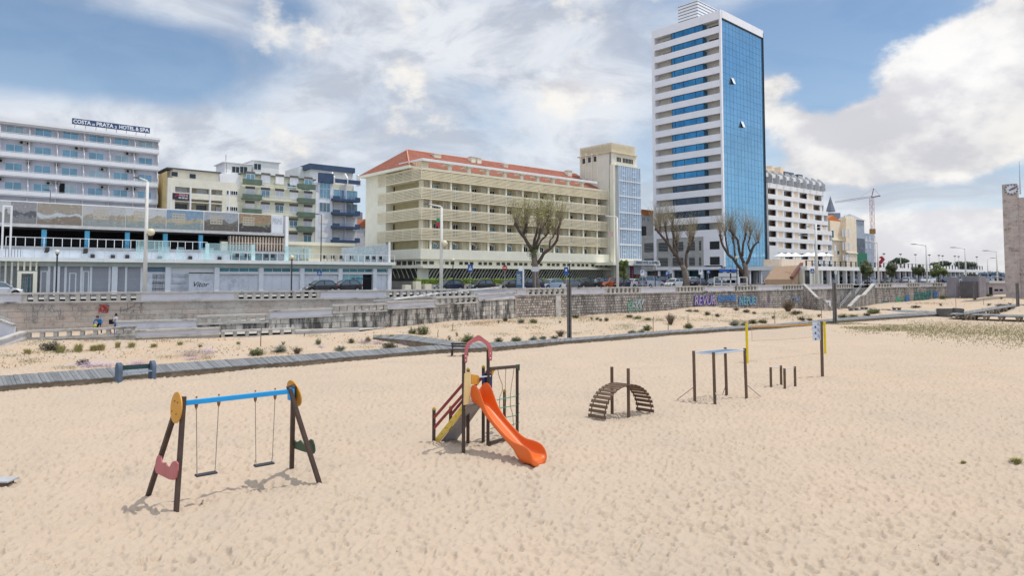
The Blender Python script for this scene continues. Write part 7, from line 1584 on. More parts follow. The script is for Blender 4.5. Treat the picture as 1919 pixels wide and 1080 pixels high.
for i in range(25):                                   # pink arch: outer and inner outline
    t_ = math.pi*(1-i/24); ox, oy = 897+25.5*math.cos(t_), 661-27*math.sin(t_)**.85-(5.5*math.exp(-((i-12)/2.2)**2)); arch.append((ox, oy))
arch = [(871.5, 679), (870.8, 664)]+arch+[(922, 674), (921.5, 676.5), (918, 676.5), (917, 674)]
inner = [(915.5-0*i, 661) if i == 0 else (896.5+19.5*math.cos(math.pi*i/16), 659-19.5*math.sin(math.pi*i/16)) for i in range(17)]
arch += inner+[(876, 664), (875.5, 679), (873.5, 681)]
slab(arch, pp(.07), .03).build('arch_board', pinkb, sl, True, recalc=True)
mb = MB()
for a, b in ((873.5, 668), (873.5, 676), (919.5, 663), (919.5, 672)): mb.sphere(tuple(onp(a, b, pp(.09))), .016, 8, 6)
mb.build('bolts', galv, sl, True)
slab([(871, 701), (875, 697.5), (883, 698), (881.5, 757), (869.5, 759.5)], pp(.065), .03).build('side_panel', M('cream_yellow_board', (.70, .52, .25), .55, .06, 2), sl, True)
slab([(884, 702), (895.5, 703.5), (898.3, 707), (897.5, 721), (884, 721)], pp(-.05), .03).build('side_panel', mustard, sl, True)
slab([(904, 702.5), (909, 700), (919, 699.5), (922.5, 702), (922, 728), (904, 728)], pp(-.06), .03).build('side_panel', M('navy_board_paint', (.02, .03, .11), .5, .1, 2), sl, True)
slab([(912, 694.5), (919, 693), (921, 699), (909.5, 699.8)], pp(-.05), .03).build('side_panel', pinkb, sl, True)
mb = MB(); mb.tube([onp(898, 707.5, pp(.0)), onp(920, 705.2, pp(0.0))], .022, 8); mb.build('grab_bar', galv, sl, True)
zd = 1.38; dk = [A_, B_, BR, BL]; mb = MB(); mb.add([(p.x, p.y, zd-.05) for p in dk]+[(p.x, p.y, zd) for p in dk], [(0, 3, 2, 1), (4, 5, 6, 7), (0, 1, 5, 4), (1, 2, 6, 5), (2, 3, 7, 6), (3, 0, 4, 7)]); mb.build('deck', M('grey_deck_board', (.30, .29, .29), .7, .1, 2), sl, True)
# chute
orange = M('orange_plastic', (.74, .125, .010), .38, .05, 1.2, spec=.4, col2=(.66, .14, .03)); O_ = (A_+B_)/2; sd = Vector((.755, -.655, 0)); sv = Vector((.655, .755, 0)).normalized(); O_ = O_+Vector((.0, .0, 0))
path = [(-.02, 1.40), (.14, 1.40), (.30, 1.36), (.45, 1.24), (.62, 1.09), (.9, .88), (1.2, .67), (1.5, .46), (1.72, .32), (1.88, .25), (2.08, .21), (2.30, .20), (2.42, .17), (2.46, .06)]
wallh = [.52, .60, .62, .52, .26, .19, .18, .19, .24, .30, .32, .28, .16, .06]; W_ = .25; th_ = .035
mb = MB(); secs = []
for (s_, z), h_ in zip(path, wallh):
    c = O_+sd*s_; f = W_+(.04 if s_ > 1.8 else 0)
    def P(v, zz_): return Vector((c.x, c.y, 0))+sv*v+Vector((0, 0, zz_))
    low = z-.035 if s_ < 1.72 else max(-.05, z-.035-(s_-1.72)*1.6)
    secs.append([P(-f-th_, low), P(-f-th_*1.5, z+h_*.6), P(-f-th_, z+h_), P(-f-.005, z+h_+.012), P(-f+.01, z+h_*.8), P(-f+.02, z+.05), P(-f*.7, z), P(0, z-.005), P(f*.7, z), P(f-.02, z+.05), P(f-.01, z+h_*.8), P(f+.005, z+h_+.012), P(f+th_, z+h_), P(f+th_*1.5, z+h_*.6), P(f+th_, low)])
k = len(secs[0]); vs = [p for s_ in secs for p in s_]; fs = []
for i in range(len(secs)-1):
    for j in range(k): fs.append((i*k+j, (i+1)*k+j, (i+1)*k+(j+1) % k, i*k+(j+1) % k))
fs.append(tuple(range(k))); fs.append(tuple((len(secs)-1)*k+j for j in range(k))[::-1])
mb.add(vs, fs); o = mb.build('chute', orange, sl, True, smooth=True, recalc=True); md = o.modifiers.new('sub', 'SUBSURF'); md.levels = 2; md.render_levels = 2
# ramp: yellow stringers with bolts, grey panel, red rails
top1 = BL+Vector((.0, -.1, zd)); top2 = BR+Vector((0, 0, zd))
for s_, t_, k in ((S1, Vector((-1.40, 20.75, zd-.05)), 0), (S2, Vector((-.95, 21.5, zd-.05)), 1)):
    a = s_+Vector((.06, .0, .02)); mb = MB(); mb.beam(a, t_, .045, .17); o = mb.build('stringer', M('yellow_board', (.66, .46, .08), .55, .06, 2), sl, True)
    if k == 0:
        mb = MB()
        for q in range(6):
            c = a.lerp(t_, (q+.6)/6.4)
            for e in (-.05, 0, .05): mb.sphere((c.x+e, c.y-.028, c.z-.01), .013, 6, 5)
        mb.build('bolts', bolt_m, o, True)
a, b, c, d = S1+Vector((.16, .05, -.02)), Vector((-1.34, 20.8, zd-.12)), Vector((-.90, 21.5, zd-.12)), S2+Vector((.16, .0, -.02))
mb = MB(); mb.add([a, b, c, d]+[p+Vector((0, 0, -.03)) for p in (a, b, c, d)], [(0, 1, 2, 3), (4, 7, 6, 5), (0, 4, 5, 1), (1, 5, 6, 2), (2, 6, 7, 3), (3, 7, 4, 0)]); mb.build('ramp_panel', M('grey_board', (.33, .32, .33), .6, .06, 2), sl, True)
for s_, t_ in ((S1, Vector((-1.38, 20.95, 0))), (S2, Vector((-.93, 21.55, 0)))):
    for z0_, z1_ in ((.78, 2.05), (.46, 1.72)): mb = MB(); mb.beam(s_+Vector((.0, -.04, z0_)), t_+Vector((0, -.04, z1_)), .03, .085); mb.build('hand_rail', M('dark_red_board', (.27, .035, .04), .5, .1, 2), sl, True)
a, b, c, d = S1, Vector((-1.38, 20.75, 0)), 0, 0
# net frame
na, nb_ = B_+Vector((.03, 0, 2.36)), N_+Vector((0, 0, 2.24)); mb = MB(); mb.beam(na, nb_, .08, .10); mb.build('net_beam', postw, sl, True, bevel=.01)
npl = plane(B_, N_, nb_)
slab([(921.5, 690), (929.5, 689), (929, 693), (925, 697), (923, 704), (920.8, 701)], npl, .04).build('corner_bracket', mustard, sl, True); slab([(968, 684.5), (974, 683), (974, 694), (971, 696), (968, 690)], (npl[0]-Vector((0, .06, 0)), npl[1]), .03).build('corner_bracket', greenb, sl, True)
mb = MB(); z25 = lambda L: [onp(780+a/3.857, 610+b/3.857, npl) for a, b in L]
for L in ([(590, 305), (598, 360), (624, 430), (625, 470), (606, 520), (604, 575), (610, 640), (606, 700)], [(651, 295), (647, 380), (646, 470), (640, 540), (645, 620), (652, 680), (650, 740)], [(711, 290), (703, 360), (689, 440), (683, 520), (683, 590), (700, 650), (706, 730)]): mb.tube(z25(L), .012, 6)
mb.build('net_ropes', M('tan_rope', (.34, .25, .13), .9, .1, 8), sl, True)
mb = MB()
for L in ([(585, 541), (650, 528), (715, 515), (748, 497)], [(560, 610), (650, 592), (715, 582), (748, 567)], [(600, 678), (670, 663), (715, 655), (748, 631)], [(540, 748), (600, 735), (705, 718), (748, 702)]): mb.tube(z25(L), .014, 6)
mb.build('net_cross_ropes', M('green_rope', (.05, .28, .20), .8, .1, 8), sl, True)
mb = MB(); mb.beam(B_+Vector((.05, .05, .10)), N_+Vector((-.3, -.8, .10)), .06, .09); mb.build('base_beam', postw, sl, True)
# arch climber
ac = thing('arch_climber', 'arched wooden slat climber with two tall log posts in the middle', 'climbing frame', (4.05, 25.6, 0))
e1, e2 = Vector((3.09, 25.12, 0)), Vector((5.08, 26.38, 0)); mid = (e1+e2)/2; hd = (e2-e1)/2; tv = Vector((.57, -.52, 0)).normalized(); Hh = 1.16; ns = 21
side = {s_: [] for s_ in (-1, 1)}
for i in range(ns):
    t_ = math.pi*(i+.35)/(ns-.3); c = mid-hd*math.cos(t_)+Vector((0, 0, Hh*math.sin(t_)**.92+.02)); tg = (hd*math.sin(t_)+Vector((0, 0, Hh*math.cos(t_)))).normalized()
    nrm = tv.cross(tg).normalized(); nrm = nrm if nrm.dot(c-mid) > 0 else -nrm
    mb = MB(); mb.beam(c-tv*.39, c+tv*.39, .115, .028, tuple(nrm)); mb.build('slat', brownw, ac, True)
    for s_ in (-1, 1): side[s_].append(c+tv*s_*.30-nrm*.035)
for s_ in (-1, 1): mb = MB(); mb.tube(side[s_], .022, 8); mb.build('side_rail', brownw, ac, True)
for a, b, yt in ((1147.7, 775.6, 688), (1178.6, 781, 691)): p_ = G(a, b); z = At(a, yt, p_.y).z; mb = MB(); mb.tube([p_-Vector((0, 0, .2)), Vector((p_.x, p_.y, z))], .06, 14); mb.build('log_post', brownw, ac, True, smooth=False)
# horizontal ladder
hl_ = thing('overhead_ladder', 'tall overhead ladder of metal pipes on four log posts with ground stays', 'monkey bars', (8.8, 28.8, 0))
PP = []
for (a, yt), (b, yb) in (((1300.4, 658), (1302.8, 752.6)), ((1337.6, 660.5), (1340.4, 756.7)), ((1359.5, 651.5), (1362.3, 741)), ((1396, 653), (1399.5, 745.7))):
    f_ = G(b, yb); tp = At(a, yt, f_.y); PP.append((f_, tp)); mb = MB(); mb.tube([f_-Vector((0, 0, .2)), tp], .062, 14); mb.build('log_post', brownw, hl_, True)
q = [tp-Vector((0, 0, .08)) for _, tp in PP]
for a, b in ((0, 2), (1, 3)): mb = MB(); mb.tube([q[a], q[b]], .032, 8); mb.build('rail', galv, hl_, True)
for a, b in ((0, 1), (2, 3)): mb = MB(); mb.tube([q[a], q[b]], .022, 8); mb.build('rail', galv, hl_, True)
for k in range(1, 13): mb = MB(); mb.tube([q[0].lerp(q[2], k/13), q[1].lerp(q[3], k/13)], .026, 6); mb.build('rung', M('blue_grey_pipe', (.30, .37, .46), .4, .05, 3, metal=.4), hl_, True)
for (a, b), (c, d), i in (((1299, 727), (1267, 750), 0), ((1340, 734), (1351.6, 762), 1), ((1401.7, 723.5), (1430, 746), 3), ((1360, 724.5), (1355, 737.6), 2)):
    mb = MB(); mb.tube([At(a, b, PP[i][0].y), G(c, d)-Vector((0, 0, .03))], .015, 6); mb.build('stay', M('dull_pipe', (.42, .42, .42), .7) if i == 1 else M('dark_galvanised', (.16, .15, .15), .6, .1, 4), hl_, True)
# low bars
for (pa, pb), lab in ((((1445.4, 688.8, 725.4), (1464.6, 685.4, 722)), 'low exercise bar on two log posts, the left of the pair'), (((1471.3, 691, 728.2), (1490.8, 687.3, 724)), 'low exercise bar on two log posts, the right and nearer of the pair')):
    c = G((pa[0]+pb[0])/2, (pa[2]+pb[2])/2); o = thing('low_bar', lab, 'exercise bar', tuple(c), 0, 'low exercise bars on the sand'); tp = []
    for a, yt, yb in (pa, pb): f_ = G(a, yb); z = At(a, yt, f_.y).z; mb = MB(); mb.tube([f_-Vector((0, 0, .2)), Vector((f_.x, f_.y, z))], .058, 12); mb.build('log_post', brownw, o, True); tp.append(Vector((f_.x, f_.y, z-.05)))
    mb = MB(); mb.tube(tp, .02, 8); mb.build('bar', galv, o, True)
# instruction sign
f_ = G(1541.8, 707.5); sgn_ = thing('instruction_sign', 'square brown post with a white exercise instruction panel showing three pictograms', 'sign', tuple(f_)); z = At(1540, 602.5, f_.y).z
mb = MB(); sq(mb, Vector((0, 0, -.2)), Vector((0, 0, z)), .12); mb.build('post', brownw, sgn_, bevel=.01)
zA, zB = At(1530, 604, f_.y).z, At(1530, 638, f_.y).z; mb = MB(); mb.box(-.47, -.065, -.04, -.015, zB, zA); mb.build('panel', M('pale_blue_panel_board', (.60, .66, .76), .5, .04, 2), sgn_)
for k in range(3):
    zc = zA-(k+.5)*(zA-zB)/3-.02; mb = MB(); mb.box(-.36, -.29, -.05, -.042, zc-.12, zc-.02); mb.tube([(-.22, -.045, zc+.02), (-.17, -.045, zc+.09), (-.12, -.045, zc+.02), (-.14, -.045, zc-.05)], .012, 5); mb.box(-.24, -.10, -.05, -.042, zc+.11, zc+.125)
    mb.build('pictogram', MFlat('navy_print', (.04, .06, .16)), sgn_)
mb = MB()
for k in (1, 2): z_ = zA-k*(zA-zB)/3; mb.box(-.46, -.075, -.046, -.041, z_-.005, z_+.005)
mb.build('divider_line', MFlat('navy_print'), sgn_)
# volleyball net
yel_p = M('yellow_padding', (.72, .55, .01), .6, .06, 2); vb = thing('volleyball_net', 'beach volleyball net with orange edge tape between two yellow padded posts', 'volleyball net', (17.5, 43.3, 0))
PA, PB = G(1401.5, 681), G(1547.5, 663); zA, zB = 2.38, 2.15
for p_, z, t_ in ((PA, At(1401, 606.5, PA.y).z, 0), (PB, At(1547, 603, PB.y).z, 0)): mb = MB(); mb.tube([p_-Vector((0, 0, .2)), Vector((p_.x-.03, p_.y, z))], .075, 10); mb.build('padded_post', yel_p, vb, True)
a0, a1 = PA.lerp(PB, .055), PA.lerp(PB, .97); mb = MB(); rn = 24; tl_, bl_ = [], []
for k in range(rn+1): f = k/rn; c = a0.lerp(a1, f); sag = .10*math.sin(math.pi*f); zt_ = 2.17-.12*f-sag*.6; tl_.append(Vector((c.x, c.y, zt_))); bl_.append(Vector((c.x, c.y, zt_-.86)))
tp_ = M('orange_tape', (.65, .30, .03), .6, .05, 2); mb = MB()
for k in range(rn): mb.beam(tl_[k], tl_[k+1], .02, .07)
mb.build('top_tape', tp_, vb, True)
mb = MB(); mb.tube([PA+Vector((0, 0, 2.22)), tl_[0]], .008, 4); mb.tube([PB+Vector((0, 0, 1.98)), tl_[-1]], .008, 4); mb.build('cord', tp_, vb, True)
mb = MB()
for k in range(rn): mb.beam(bl_[k], bl_[k+1], .012, .022)
mb.beam(tl_[0], bl_[0], .02, .02); mb.beam(tl_[-1], bl_[-1], .02, .02); mb.build('edge_tape', M('salmon_tape', (.55, .33, .20), .7), vb, True)
mb = MB()
for k in range(rn*4): f = k/(rn*4); i = min(rn-1, int(f*rn)); g_ = f*rn-i; mb.tube([tl_[i].lerp(tl_[i+1], g_), bl_[i].lerp(bl_[i+1], g_)], .0016, 3, False)
for j in range(1, 9):
    mb.tube([t_.lerp(b, j/9) for t_, b in zip(tl_, bl_)], .0016, 3, False)
mb.build('netting', M('net_cord', (.35, .32, .28), .9), vb, True)
# blue bench
def bench_slab(o, c, ax, h_, w_, m_):
    mb = MB(); n = Vector((-ax.y, ax.x, 0)); K = 16; pr = [(-w_/2, -.1), (w_/2, -.1)]+[(w_/2*math.cos(math.pi*i/K), h_-w_*.62+w_*.62*math.sin(math.pi*i/K)) for i in range(K+1)]
    P = [c+n*a+Vector((0, 0, b)) for a, b in pr]; k = len(P); mb.add([p-ax*.09 for p in P]+[p+ax*.09 for p in P], [tuple(range(k)), tuple(range(k, 2*k))[::-1]]+[(i, (i+1) % k, k+(i+1) % k, k+i) for i in range(k)]); mb.build('end_slab', m_, o, True, recalc=True)
bA, bB = At(224, 713.5, 32.9), At(287, 708.5, 34.0); ax = (bB-bA).normalized(); bn = thing('bench', 'blue-grey bench with rounded concrete ends and dark green backrest by the boardwalk at left', 'bench', tuple((bA+bB)/2)); bc = M('blue_concrete', (.10, .14, .20), .8, .12, 3)
nn = Vector((-ax.y, ax.x, 0))
for c in (bA, bB): bench_slab(bn, c+nn*.1, ax, .84, .55, bc)
mb = MB(); mb.beam(bA+nn*.16+Vector((0, 0, .57)), bB+nn*.16+Vector((0, 0, .57)), .05, .22); mb.build('backrest', M('dark_green_plank', (.02, .06, .06), .6, .1, 2), bn, True)
mb = MB()
for k in range(3): mb.beam(bA+nn*(-.12+.11*k)+Vector((0, 0, .36)), bB+nn*(-.12+.11*k)+Vector((0, 0, .36)), .09, .05)
mb.build('seat', M('grey_blue_plank', (.26, .32, .40), .7, .08, 2), bn, True)
# brown bench
c = GT(861, 668.5); bn = thing('bench', 'dark brown wooden bench beside the boardwalk just behind the pink arch', 'bench', tuple(c)); ax = Vector((1, -.10, 0)).normalized(); nn = Vector((.1, 1, 0)).normalized(); dw = M('dark_bench_wood', (.06, .04, .04), .8, .15, 3)
mb = MB()
for k in range(3): mb.beam(c-ax*.62+nn*(.12*k)+Vector((0, 0, .42)), c+ax*.62+nn*(.12*k)+Vector((0, 0, .42)), .1, .05)
mb.build('seat', dw, bn, True); mb = MB()
for k in range(2): mb.beam(c-ax*.62+nn*.38+Vector((0, 0, .62+.16*k)), c+ax*.62+nn*.38+Vector((0, 0, .62+.16*k)), .04, .11)
mb.build('backrest', dw, bn, True)
for s_ in (-1, 1): 
    mb = MB(); mb.beam(c+ax*.5*s_+Vector((0, 0, -.05)), c+ax*.5*s_+Vector((0, 0, .4)), .08, .1); mb.build('leg', dw, bn, True); mb = MB(); mb.beam(c+ax*.5*s_+nn*.36+Vector((0, 0, -.05)), c+ax*.5*s_+nn*.38+Vector((0, 0, .85)), .08, .08); mb.build('leg', dw, bn, True)
# bench corner at the left edge
p_ = G(4, 914); o = thing('bench', 'corner of a grey-topped wooden bench cut off by the left edge', 'bench', tuple(p_)); mb = MB(); mb.box(-1.9, .13, .0, .42, .10, .135); mb.build('seat', M('pale_bench_top', (.42, .43, .45), .7), o)
mb = MB(); mb.box(-1.8, .04, .05, .36, -.1, .099); mb.build('base', brownw, o)
# tall wooden poles
for px, yb, yt, lab in ((1067.5, 640, 531, 'tall weathered double-beam pole beside the boardwalk, the nearest and leftmost of three'), (1565.5, 607, 530, 'tall weathered pole by the boardwalk in front of the stone steps'), (1908.5, 583, 531, 'tall weathered pole before the clock tower at the right edge')):
    f_ = G(px, yb); o = thing('wooden_pole', lab, 'pole', tuple(f_), 0, 'tall wooden beach poles'); h = At(px, yt, f_.y).z; pw = M('weathered_grey_beam', (.11, .105, .10), .85, .15, 2.5, .006, 30, col2=(.17, .155, .14))
    for k in (-1, 1): mb = MB(); mb.box(k*.105-.07, k*.105+.07, -.13, .13, -.3, h-(.02 if k > 0 else 0)); mb.build('beam', pw, o, bevel=.01)
    mb = MB(); mb.box(-.034, .034, -.06, .06, -.3, h-.1); mb.build('spacer', darkm, o)
p_ = At(1057, 536, G(1067, 640).y); o = thing('flood_lamp', 'pale boxy lamp fixed near the top of the nearest wooden pole', 'lamp', tuple(p_)); mb = MB(); mb.box(-.18, .16, -.15, .15, -.13, .13); mb.build('lamp_body', M('sign_back'), o, bevel=.03); mb = MB(); mb.beam((.16, 0, 0), (.36, 0, 0), .05, .05); mb.build('bracket', darkm, o)
p_ = At(1903, 531, G(1908, 583).y)
# junction kiosk and notice board
f_ = G(1793, 590.5, .3); o = thing('wooden_enclosure', 'low square grey plank enclosure at the boardwalk junction on the right', 'enclosure', (f_.x, f_.y, .1)); k = f_.y/1280
for x0, x1, y0, y1 in ((-16, -7.5, 0, .15), (-1.5, 15, 0, .15), (-16, -15, .15, 2.2), (14, 15, .15, 2.2), (-16, 15, 2.2, 2.35)): mb = MB(); mb.box(x0*k, x1*k, y0, y1, -.2, .95+.03*x0/10); mb.build('plank_side', M('weathered_grey_beam'), o)
for px, py, w_ in ((1600.5, 581, 16), (1620, 579.5, 12), (1661, 583.5, 14), (1681, 580.5, 15)):
    f_ = G(px, py, .1); o = thing('flat_bench', 'low backless dark plank seat beside the path to the stone steps', 'bench', (f_.x, f_.y, 0), .2, 'low seats below the stone steps'); k = f_.y/1280; mb = MB(); mb.box(-w_*k/2, w_*k/2, -.3, .3, .28, .4); mb.build('seat', wood_e, o)
    for s_ in (-1, 1): mb = MB(); mb.box(s_*w_*k*.35-.1, s_*w_*k*.35+.1, -.25, .25, -.5, .28); mb.build('leg', wood_e, o)
f_ = G(1552, 579, -.3); o = thing('notice_board', 'white notice board leaning by the foot of the side wall near the stone steps', 'notice board', (f_.x, f_.y, 0)); k = f_.y/1280; zt_ = At(1552, 563, f_.y).z; mb = MB(); mb.box(-5*k, 5.5*k, 0, .1, -.6, zt_); mb.build('board', M('white_paint'), o); mb = MB(); mb.box(-11*k, -7.5*k, .2, .6, -.6, zt_-.3); mb.build('cabinet', wallg, o)
mb = MB(); mb.tube([(-1.5*k, -.02, zt_-.6), (1*k, -.02, zt_-.35), (2*k, -.02, zt_-.8), (-1*k, -.02, zt_-1.0)], .05, 5); mb.build('emblem', MFlat('navy_print'), o)
# ------------------------------------------------------------------ plants of the dunes
KIND = {}
def plant_proto(kind, seed):
    rg = random.Random(seed); mb = MB(); fl = MB(); st_ = MB()
    if kind in ('shrub', 'grey_shrub', 'green_shrub'):
        for _ in range(46):
            d = Vector((rg.gauss(0, .7), rg.gauss(0, .7), rg.uniform(.25, 1.1))).normalized(); e = Vector((d.x*.5, d.y*.5, d.z*.92))*rg.uniform(.7, 1.0); st_.tube([(d.x*.05, d.y*.05, -.05), e*.6, e], [.018, .012, .006], 3, False)
            for _ in range(20): leafquad(mb, e*rg.uniform(.35, 1.05)+Vector((rg.gauss(0, .06), rg.gauss(0, .06), rg.gauss(0, .07))), rg.uniform(.03, .06), rg)
    elif kind == 'grass':
        for _ in range(240):
            a = rg.uniform(0, 6.28); r_ = rg.uniform(0, .22); L = rg.uniform(.5, 1); o_ = rg.uniform(.05, .45); b = Vector((r_*math.cos(a), r_*math.sin(a), -.03)); d = Vector((math.cos(a), math.sin(a), 0)); s_ = Vector((-d.y, d.x, 0))*.012
            m_ = b+d*o_*.4+Vector((0, 0, L*.65)); e = b+d*o_+Vector((0, 0, L*.95)); mb.add([b-s_, b+s_, m_+s_*.8, m_-s_*.8, e], [(0, 1, 2, 3), (3, 2, 4)])
    elif kind == 'dry':
        for _ in range(90):
            d = Vector((rg.gauss(0, .45), rg.gauss(0, .45), 1)).normalized(); e = d*rg.uniform(.5, 1.0); e.x *= .8; e.y *= .8; mb.tube([(d.x*.1, d.y*.1, -.03), e*.5+Vector((rg.gauss(0, .03), 0, 0)), e], [.014, .01, .004], 3, False)
            for _ in range(3): s0 = e*rg.uniform(.4, 1); mb.tube([s0, s0+Vector((rg.gauss(0, .12), rg.gauss(0, .12), rg.uniform(.05, .2)))], [.007, .003], 3, False)
    elif kind == 'purple':
        for _ in range(900): leafquad(mb, Vector((rg.gauss(0, .24), rg.gauss(0, .5), abs(rg.gauss(.3, .35)))), rg.uniform(.02, .045), rg)
    elif kind == 'sprig':
        for _ in range(16):
            d = Vector((rg.gauss(0, .35), rg.gauss(0, .35), 1)).normalized(); e = d*rg.uniform(.5, 1.0); mb.tube([(0, 0, -.03), e], [.03, .012], 3, False)
            for _ in range(9): leafquad(mb, e*rg.uniform(.3, 1.05)+Vector((rg.gauss(0, .05), rg.gauss(0, .05), 0)), .06, rg)
    return mb, st_
PM = dict(shrub=M('dark_shrub_leaf', (.10, .10, .065), .85, .3, 6, col2=(.16, .14, .10)), grey_shrub=M('grey_shrub_leaf', (.14, .16, .115), .85, .25, 6, col2=(.20, .22, .17)), green_shrub=M('green_shrub_leaf', (.12, .14, .055), .85, .3, 6, col2=(.17, .19, .08)),
          grass=M('yellow_green_grass', (.30, .29, .09), .85, .3, 7, col2=(.40, .36, .17)), dry=M('dry_twigs', (.20, .15, .10), .9, .2, 5), purple=M('purple_flowers', (.58, .44, .62), .8, .25, 7, col2=(.42, .30, .42)), sprig=M('brown_green_sprig', (.14, .13, .07), .9, .3, 6))
INFO = dict(shrub=('shrub', 'dark brownish shrub', 'dark shrubs on the dunes'), grey_shrub=('shrub', 'grey-green low shrub', 'grey-green shrubs on the dunes'), green_shrub=('shrub', 'green rounded shrub', 'green shrubs on the dunes'), grass=('grass_tuft', 'yellow-green tuft of beach grass', 'grass tufts on the dunes'),
            dry=('dry_bush', 'leafless dry brown bush', 'dry bushes on the dunes'), purple=('flower_patch', 'low patch of pale purple flowers', 'purple flower patches'), sprig=('sprig', 'small upright sprig', 'sprigs on the dunes'))
PX = [('shrub', 98, 656, 48, 20, 'big dark shrub against the balustrade posts at far left'), ('grass', 52, 664, 20, 13, 0), ('grass', 114, 661, 24, 17, 0), ('grass', 147, 659, 26, 19, 0), ('grass', 176, 657, 24, 13, 0), ('grass', 190, 656, 24, 15, 0), ('grass', 221, 652, 16, 15, 0), ('grass', 247, 651, 22, 12, 0), ('grass', 289, 651, 20, 9, 0), ('grass', 338, 647, 18, 8, 0), ('green_shrub', 376, 653, 11, 9, 0),
 ('shrub', 157, 684, 28, 14, 'dark shrub beside purple flowers left of the blue bench'), ('purple', 183, 687, 50, 12, 'wide purple flower patch left of the blue bench'), ('purple', 258, 684, 34, 9, 0), ('purple', 357, 667, 28, 12, 0), ('purple', 390, 661, 24, 7, 0), ('purple', 362, 674, 20, 6, 0), ('purple', 683, 643, 22, 8, 0), ('purple', 709, 644, 16, 7, 0), ('purple', 603, 651, 14, 5, 0), ('purple', 768, 646, 26, 7, 'purple flower patch in the angle between the two boardwalks'),
 ('grass', 447, 648, 12, 9, 0), ('green_shrub', 482, 666, 35, 18, 'dark green shrub beside a thin stake, below the lower balustrade'), ('grey_shrub', 524, 660, 32, 16, 'rounded grey-green shrub right of the stake'), ('dry', 557, 664, 22, 15, 0), ('sprig', 531, 647, 9, 8, 0), ('green_shrub', 597, 646, 13, 14, 0), ('grey_shrub', 638, 658, 26, 13, 'bluish green shrub close to the boardwalk edge'), ('green_shrub', 659, 643, 15, 12, 0), ('green_shrub', 690, 641, 14, 12, 0), ('grass', 713, 636, 14, 10, 0), ('grass', 734, 635, 16, 10, 0), ('shrub', 749, 638, 11, 8, 0), ('shrub', 731, 652, 34, 14, 'wide brown shrub at the left tip of the boardwalk branch'),
 ('green_shrub', 774, 626, 22, 16, 0), ('green_shrub', 793, 627, 28, 21, 'largest green shrub, below the ramp wall'), ('sprig', 843, 638, 10, 10, 0), ('sprig', 857, 631, 9, 9, 0), ('green_shrub', 878, 641, 36, 17, 'wide green shrub just behind the pink arch'), ('green_shrub', 935, 642.5, 21, 13, 0), ('green_shrub', 968, 641, 24, 13, 0), ('grey_shrub', 1000, 638, 22, 10, 0), ('grey_shrub', 1018, 636, 17, 8, 0), ('grey_shrub', 1039, 635.5, 22, 7, 0), ('dry', 1051, 631, 26, 14, 0),
 ('shrub', 977, 606, 16, 11, 0), ('green_shrub', 1000, 606, 20, 11, 0), ('shrub', 947, 603, 13, 10, 0), ('sprig', 935, 606, 6, 7, 0), ('sprig', 1050, 606, 7, 6, 0), ('green_shrub', 1079, 597, 17, 10, 0), ('sprig', 1110, 601, 7, 9, 0), ('green_shrub', 1120, 600, 10, 8, 0), ('shrub', 1126, 602, 8, 7, 0), ('shrub', 1137, 602, 11, 9, 0),
 ('grey_shrub', 1186, 625, 24, 7, 0), ('grey_shrub', 1202, 623, 20, 7, 0), ('green_shrub', 1213, 620, 21, 14, 'dark green shrub above the boardwalk before two stakes'), ('green_shrub', 1180, 595, 16, 7, 0), ('green_shrub', 1196, 598, 18, 7, 0), ('green_shrub', 1214, 600, 16, 6, 0), ('dry', 1257, 609, 24, 24, 0), ('green_shrub', 1291, 616, 22, 13, 0), ('shrub', 1292, 585, 16, 7, 0), ('shrub', 1305, 586, 14, 7, 0), ('shrub', 1326, 591, 16, 9, 0), ('shrub', 1345, 594, 11, 8, 0),
 ('shrub', 1380, 582, 15, 7, 0), ('shrub', 1399, 586, 16, 8, 0), ('shrub', 1414, 589, 9, 7, 0), ('grey_shrub', 1378, 610, 26, 11, 0), ('grey_shrub', 1395, 610, 18, 8, 0), ('green_shrub', 1412, 607, 22, 11, 0), ('green_shrub', 1430, 606, 20, 10, 0), ('dry', 1478, 584, 34, 26, 'largest dry bush, against the graffiti wall left of the steps'), ('shrub', 1493, 589, 28, 9, 0), ('green_shrub', 1503, 601, 17, 10, 0), ('shrub', 1518, 601, 14, 6, 0), ('sprig', 1449, 597, 14, 6, 0), ('sprig', 1535, 594, 14, 6, 0),
 ('green_shrub', 1580, 597, 26, 10, 0), ('green_shrub', 1600, 596, 22, 8, 0), ('green_shrub', 1638, 588, 28, 14, 'rounded green shrub below the foot of the stone steps'), ('green_shrub', 1625, 591, 16, 6, 0), ('green_shrub', 1767, 561, 14, 9, 0), ('green_shrub', 1778, 559, 12, 10, 0), ('green_shrub', 1791, 557.5, 16, 9, 0), ('shrub', 1717, 577, 20, 6, 0), ('sprig', 1764, 573, 9, 5, 0), ('shrub', 1764, 584, 22, 6, 0), ('sprig', 1827, 562, 11, 6, 0), ('sprig', 1812, 560, 7, 5, 0), ('sprig', 1853, 573, 12, 5, 0), ('shrub', 1878, 574, 26, 5, 0), ('green_shrub', 1853, 556, 18, 6, 0), ('sprig', 1877, 561, 8, 5, 0), ('sprig', 1893, 570, 14, 5, 0),
 ('green_shrub', 1665, 619, 9, 6, 'small green plant in the weedy sand right of the volleyball post'), ('grass', 1905, 868, 34, 12, 'grey-green tuft on the bare sand at the right edge'), ('grass', 1806, 868, 16, 5, 'tiny tuft on bare sand at lower right')]
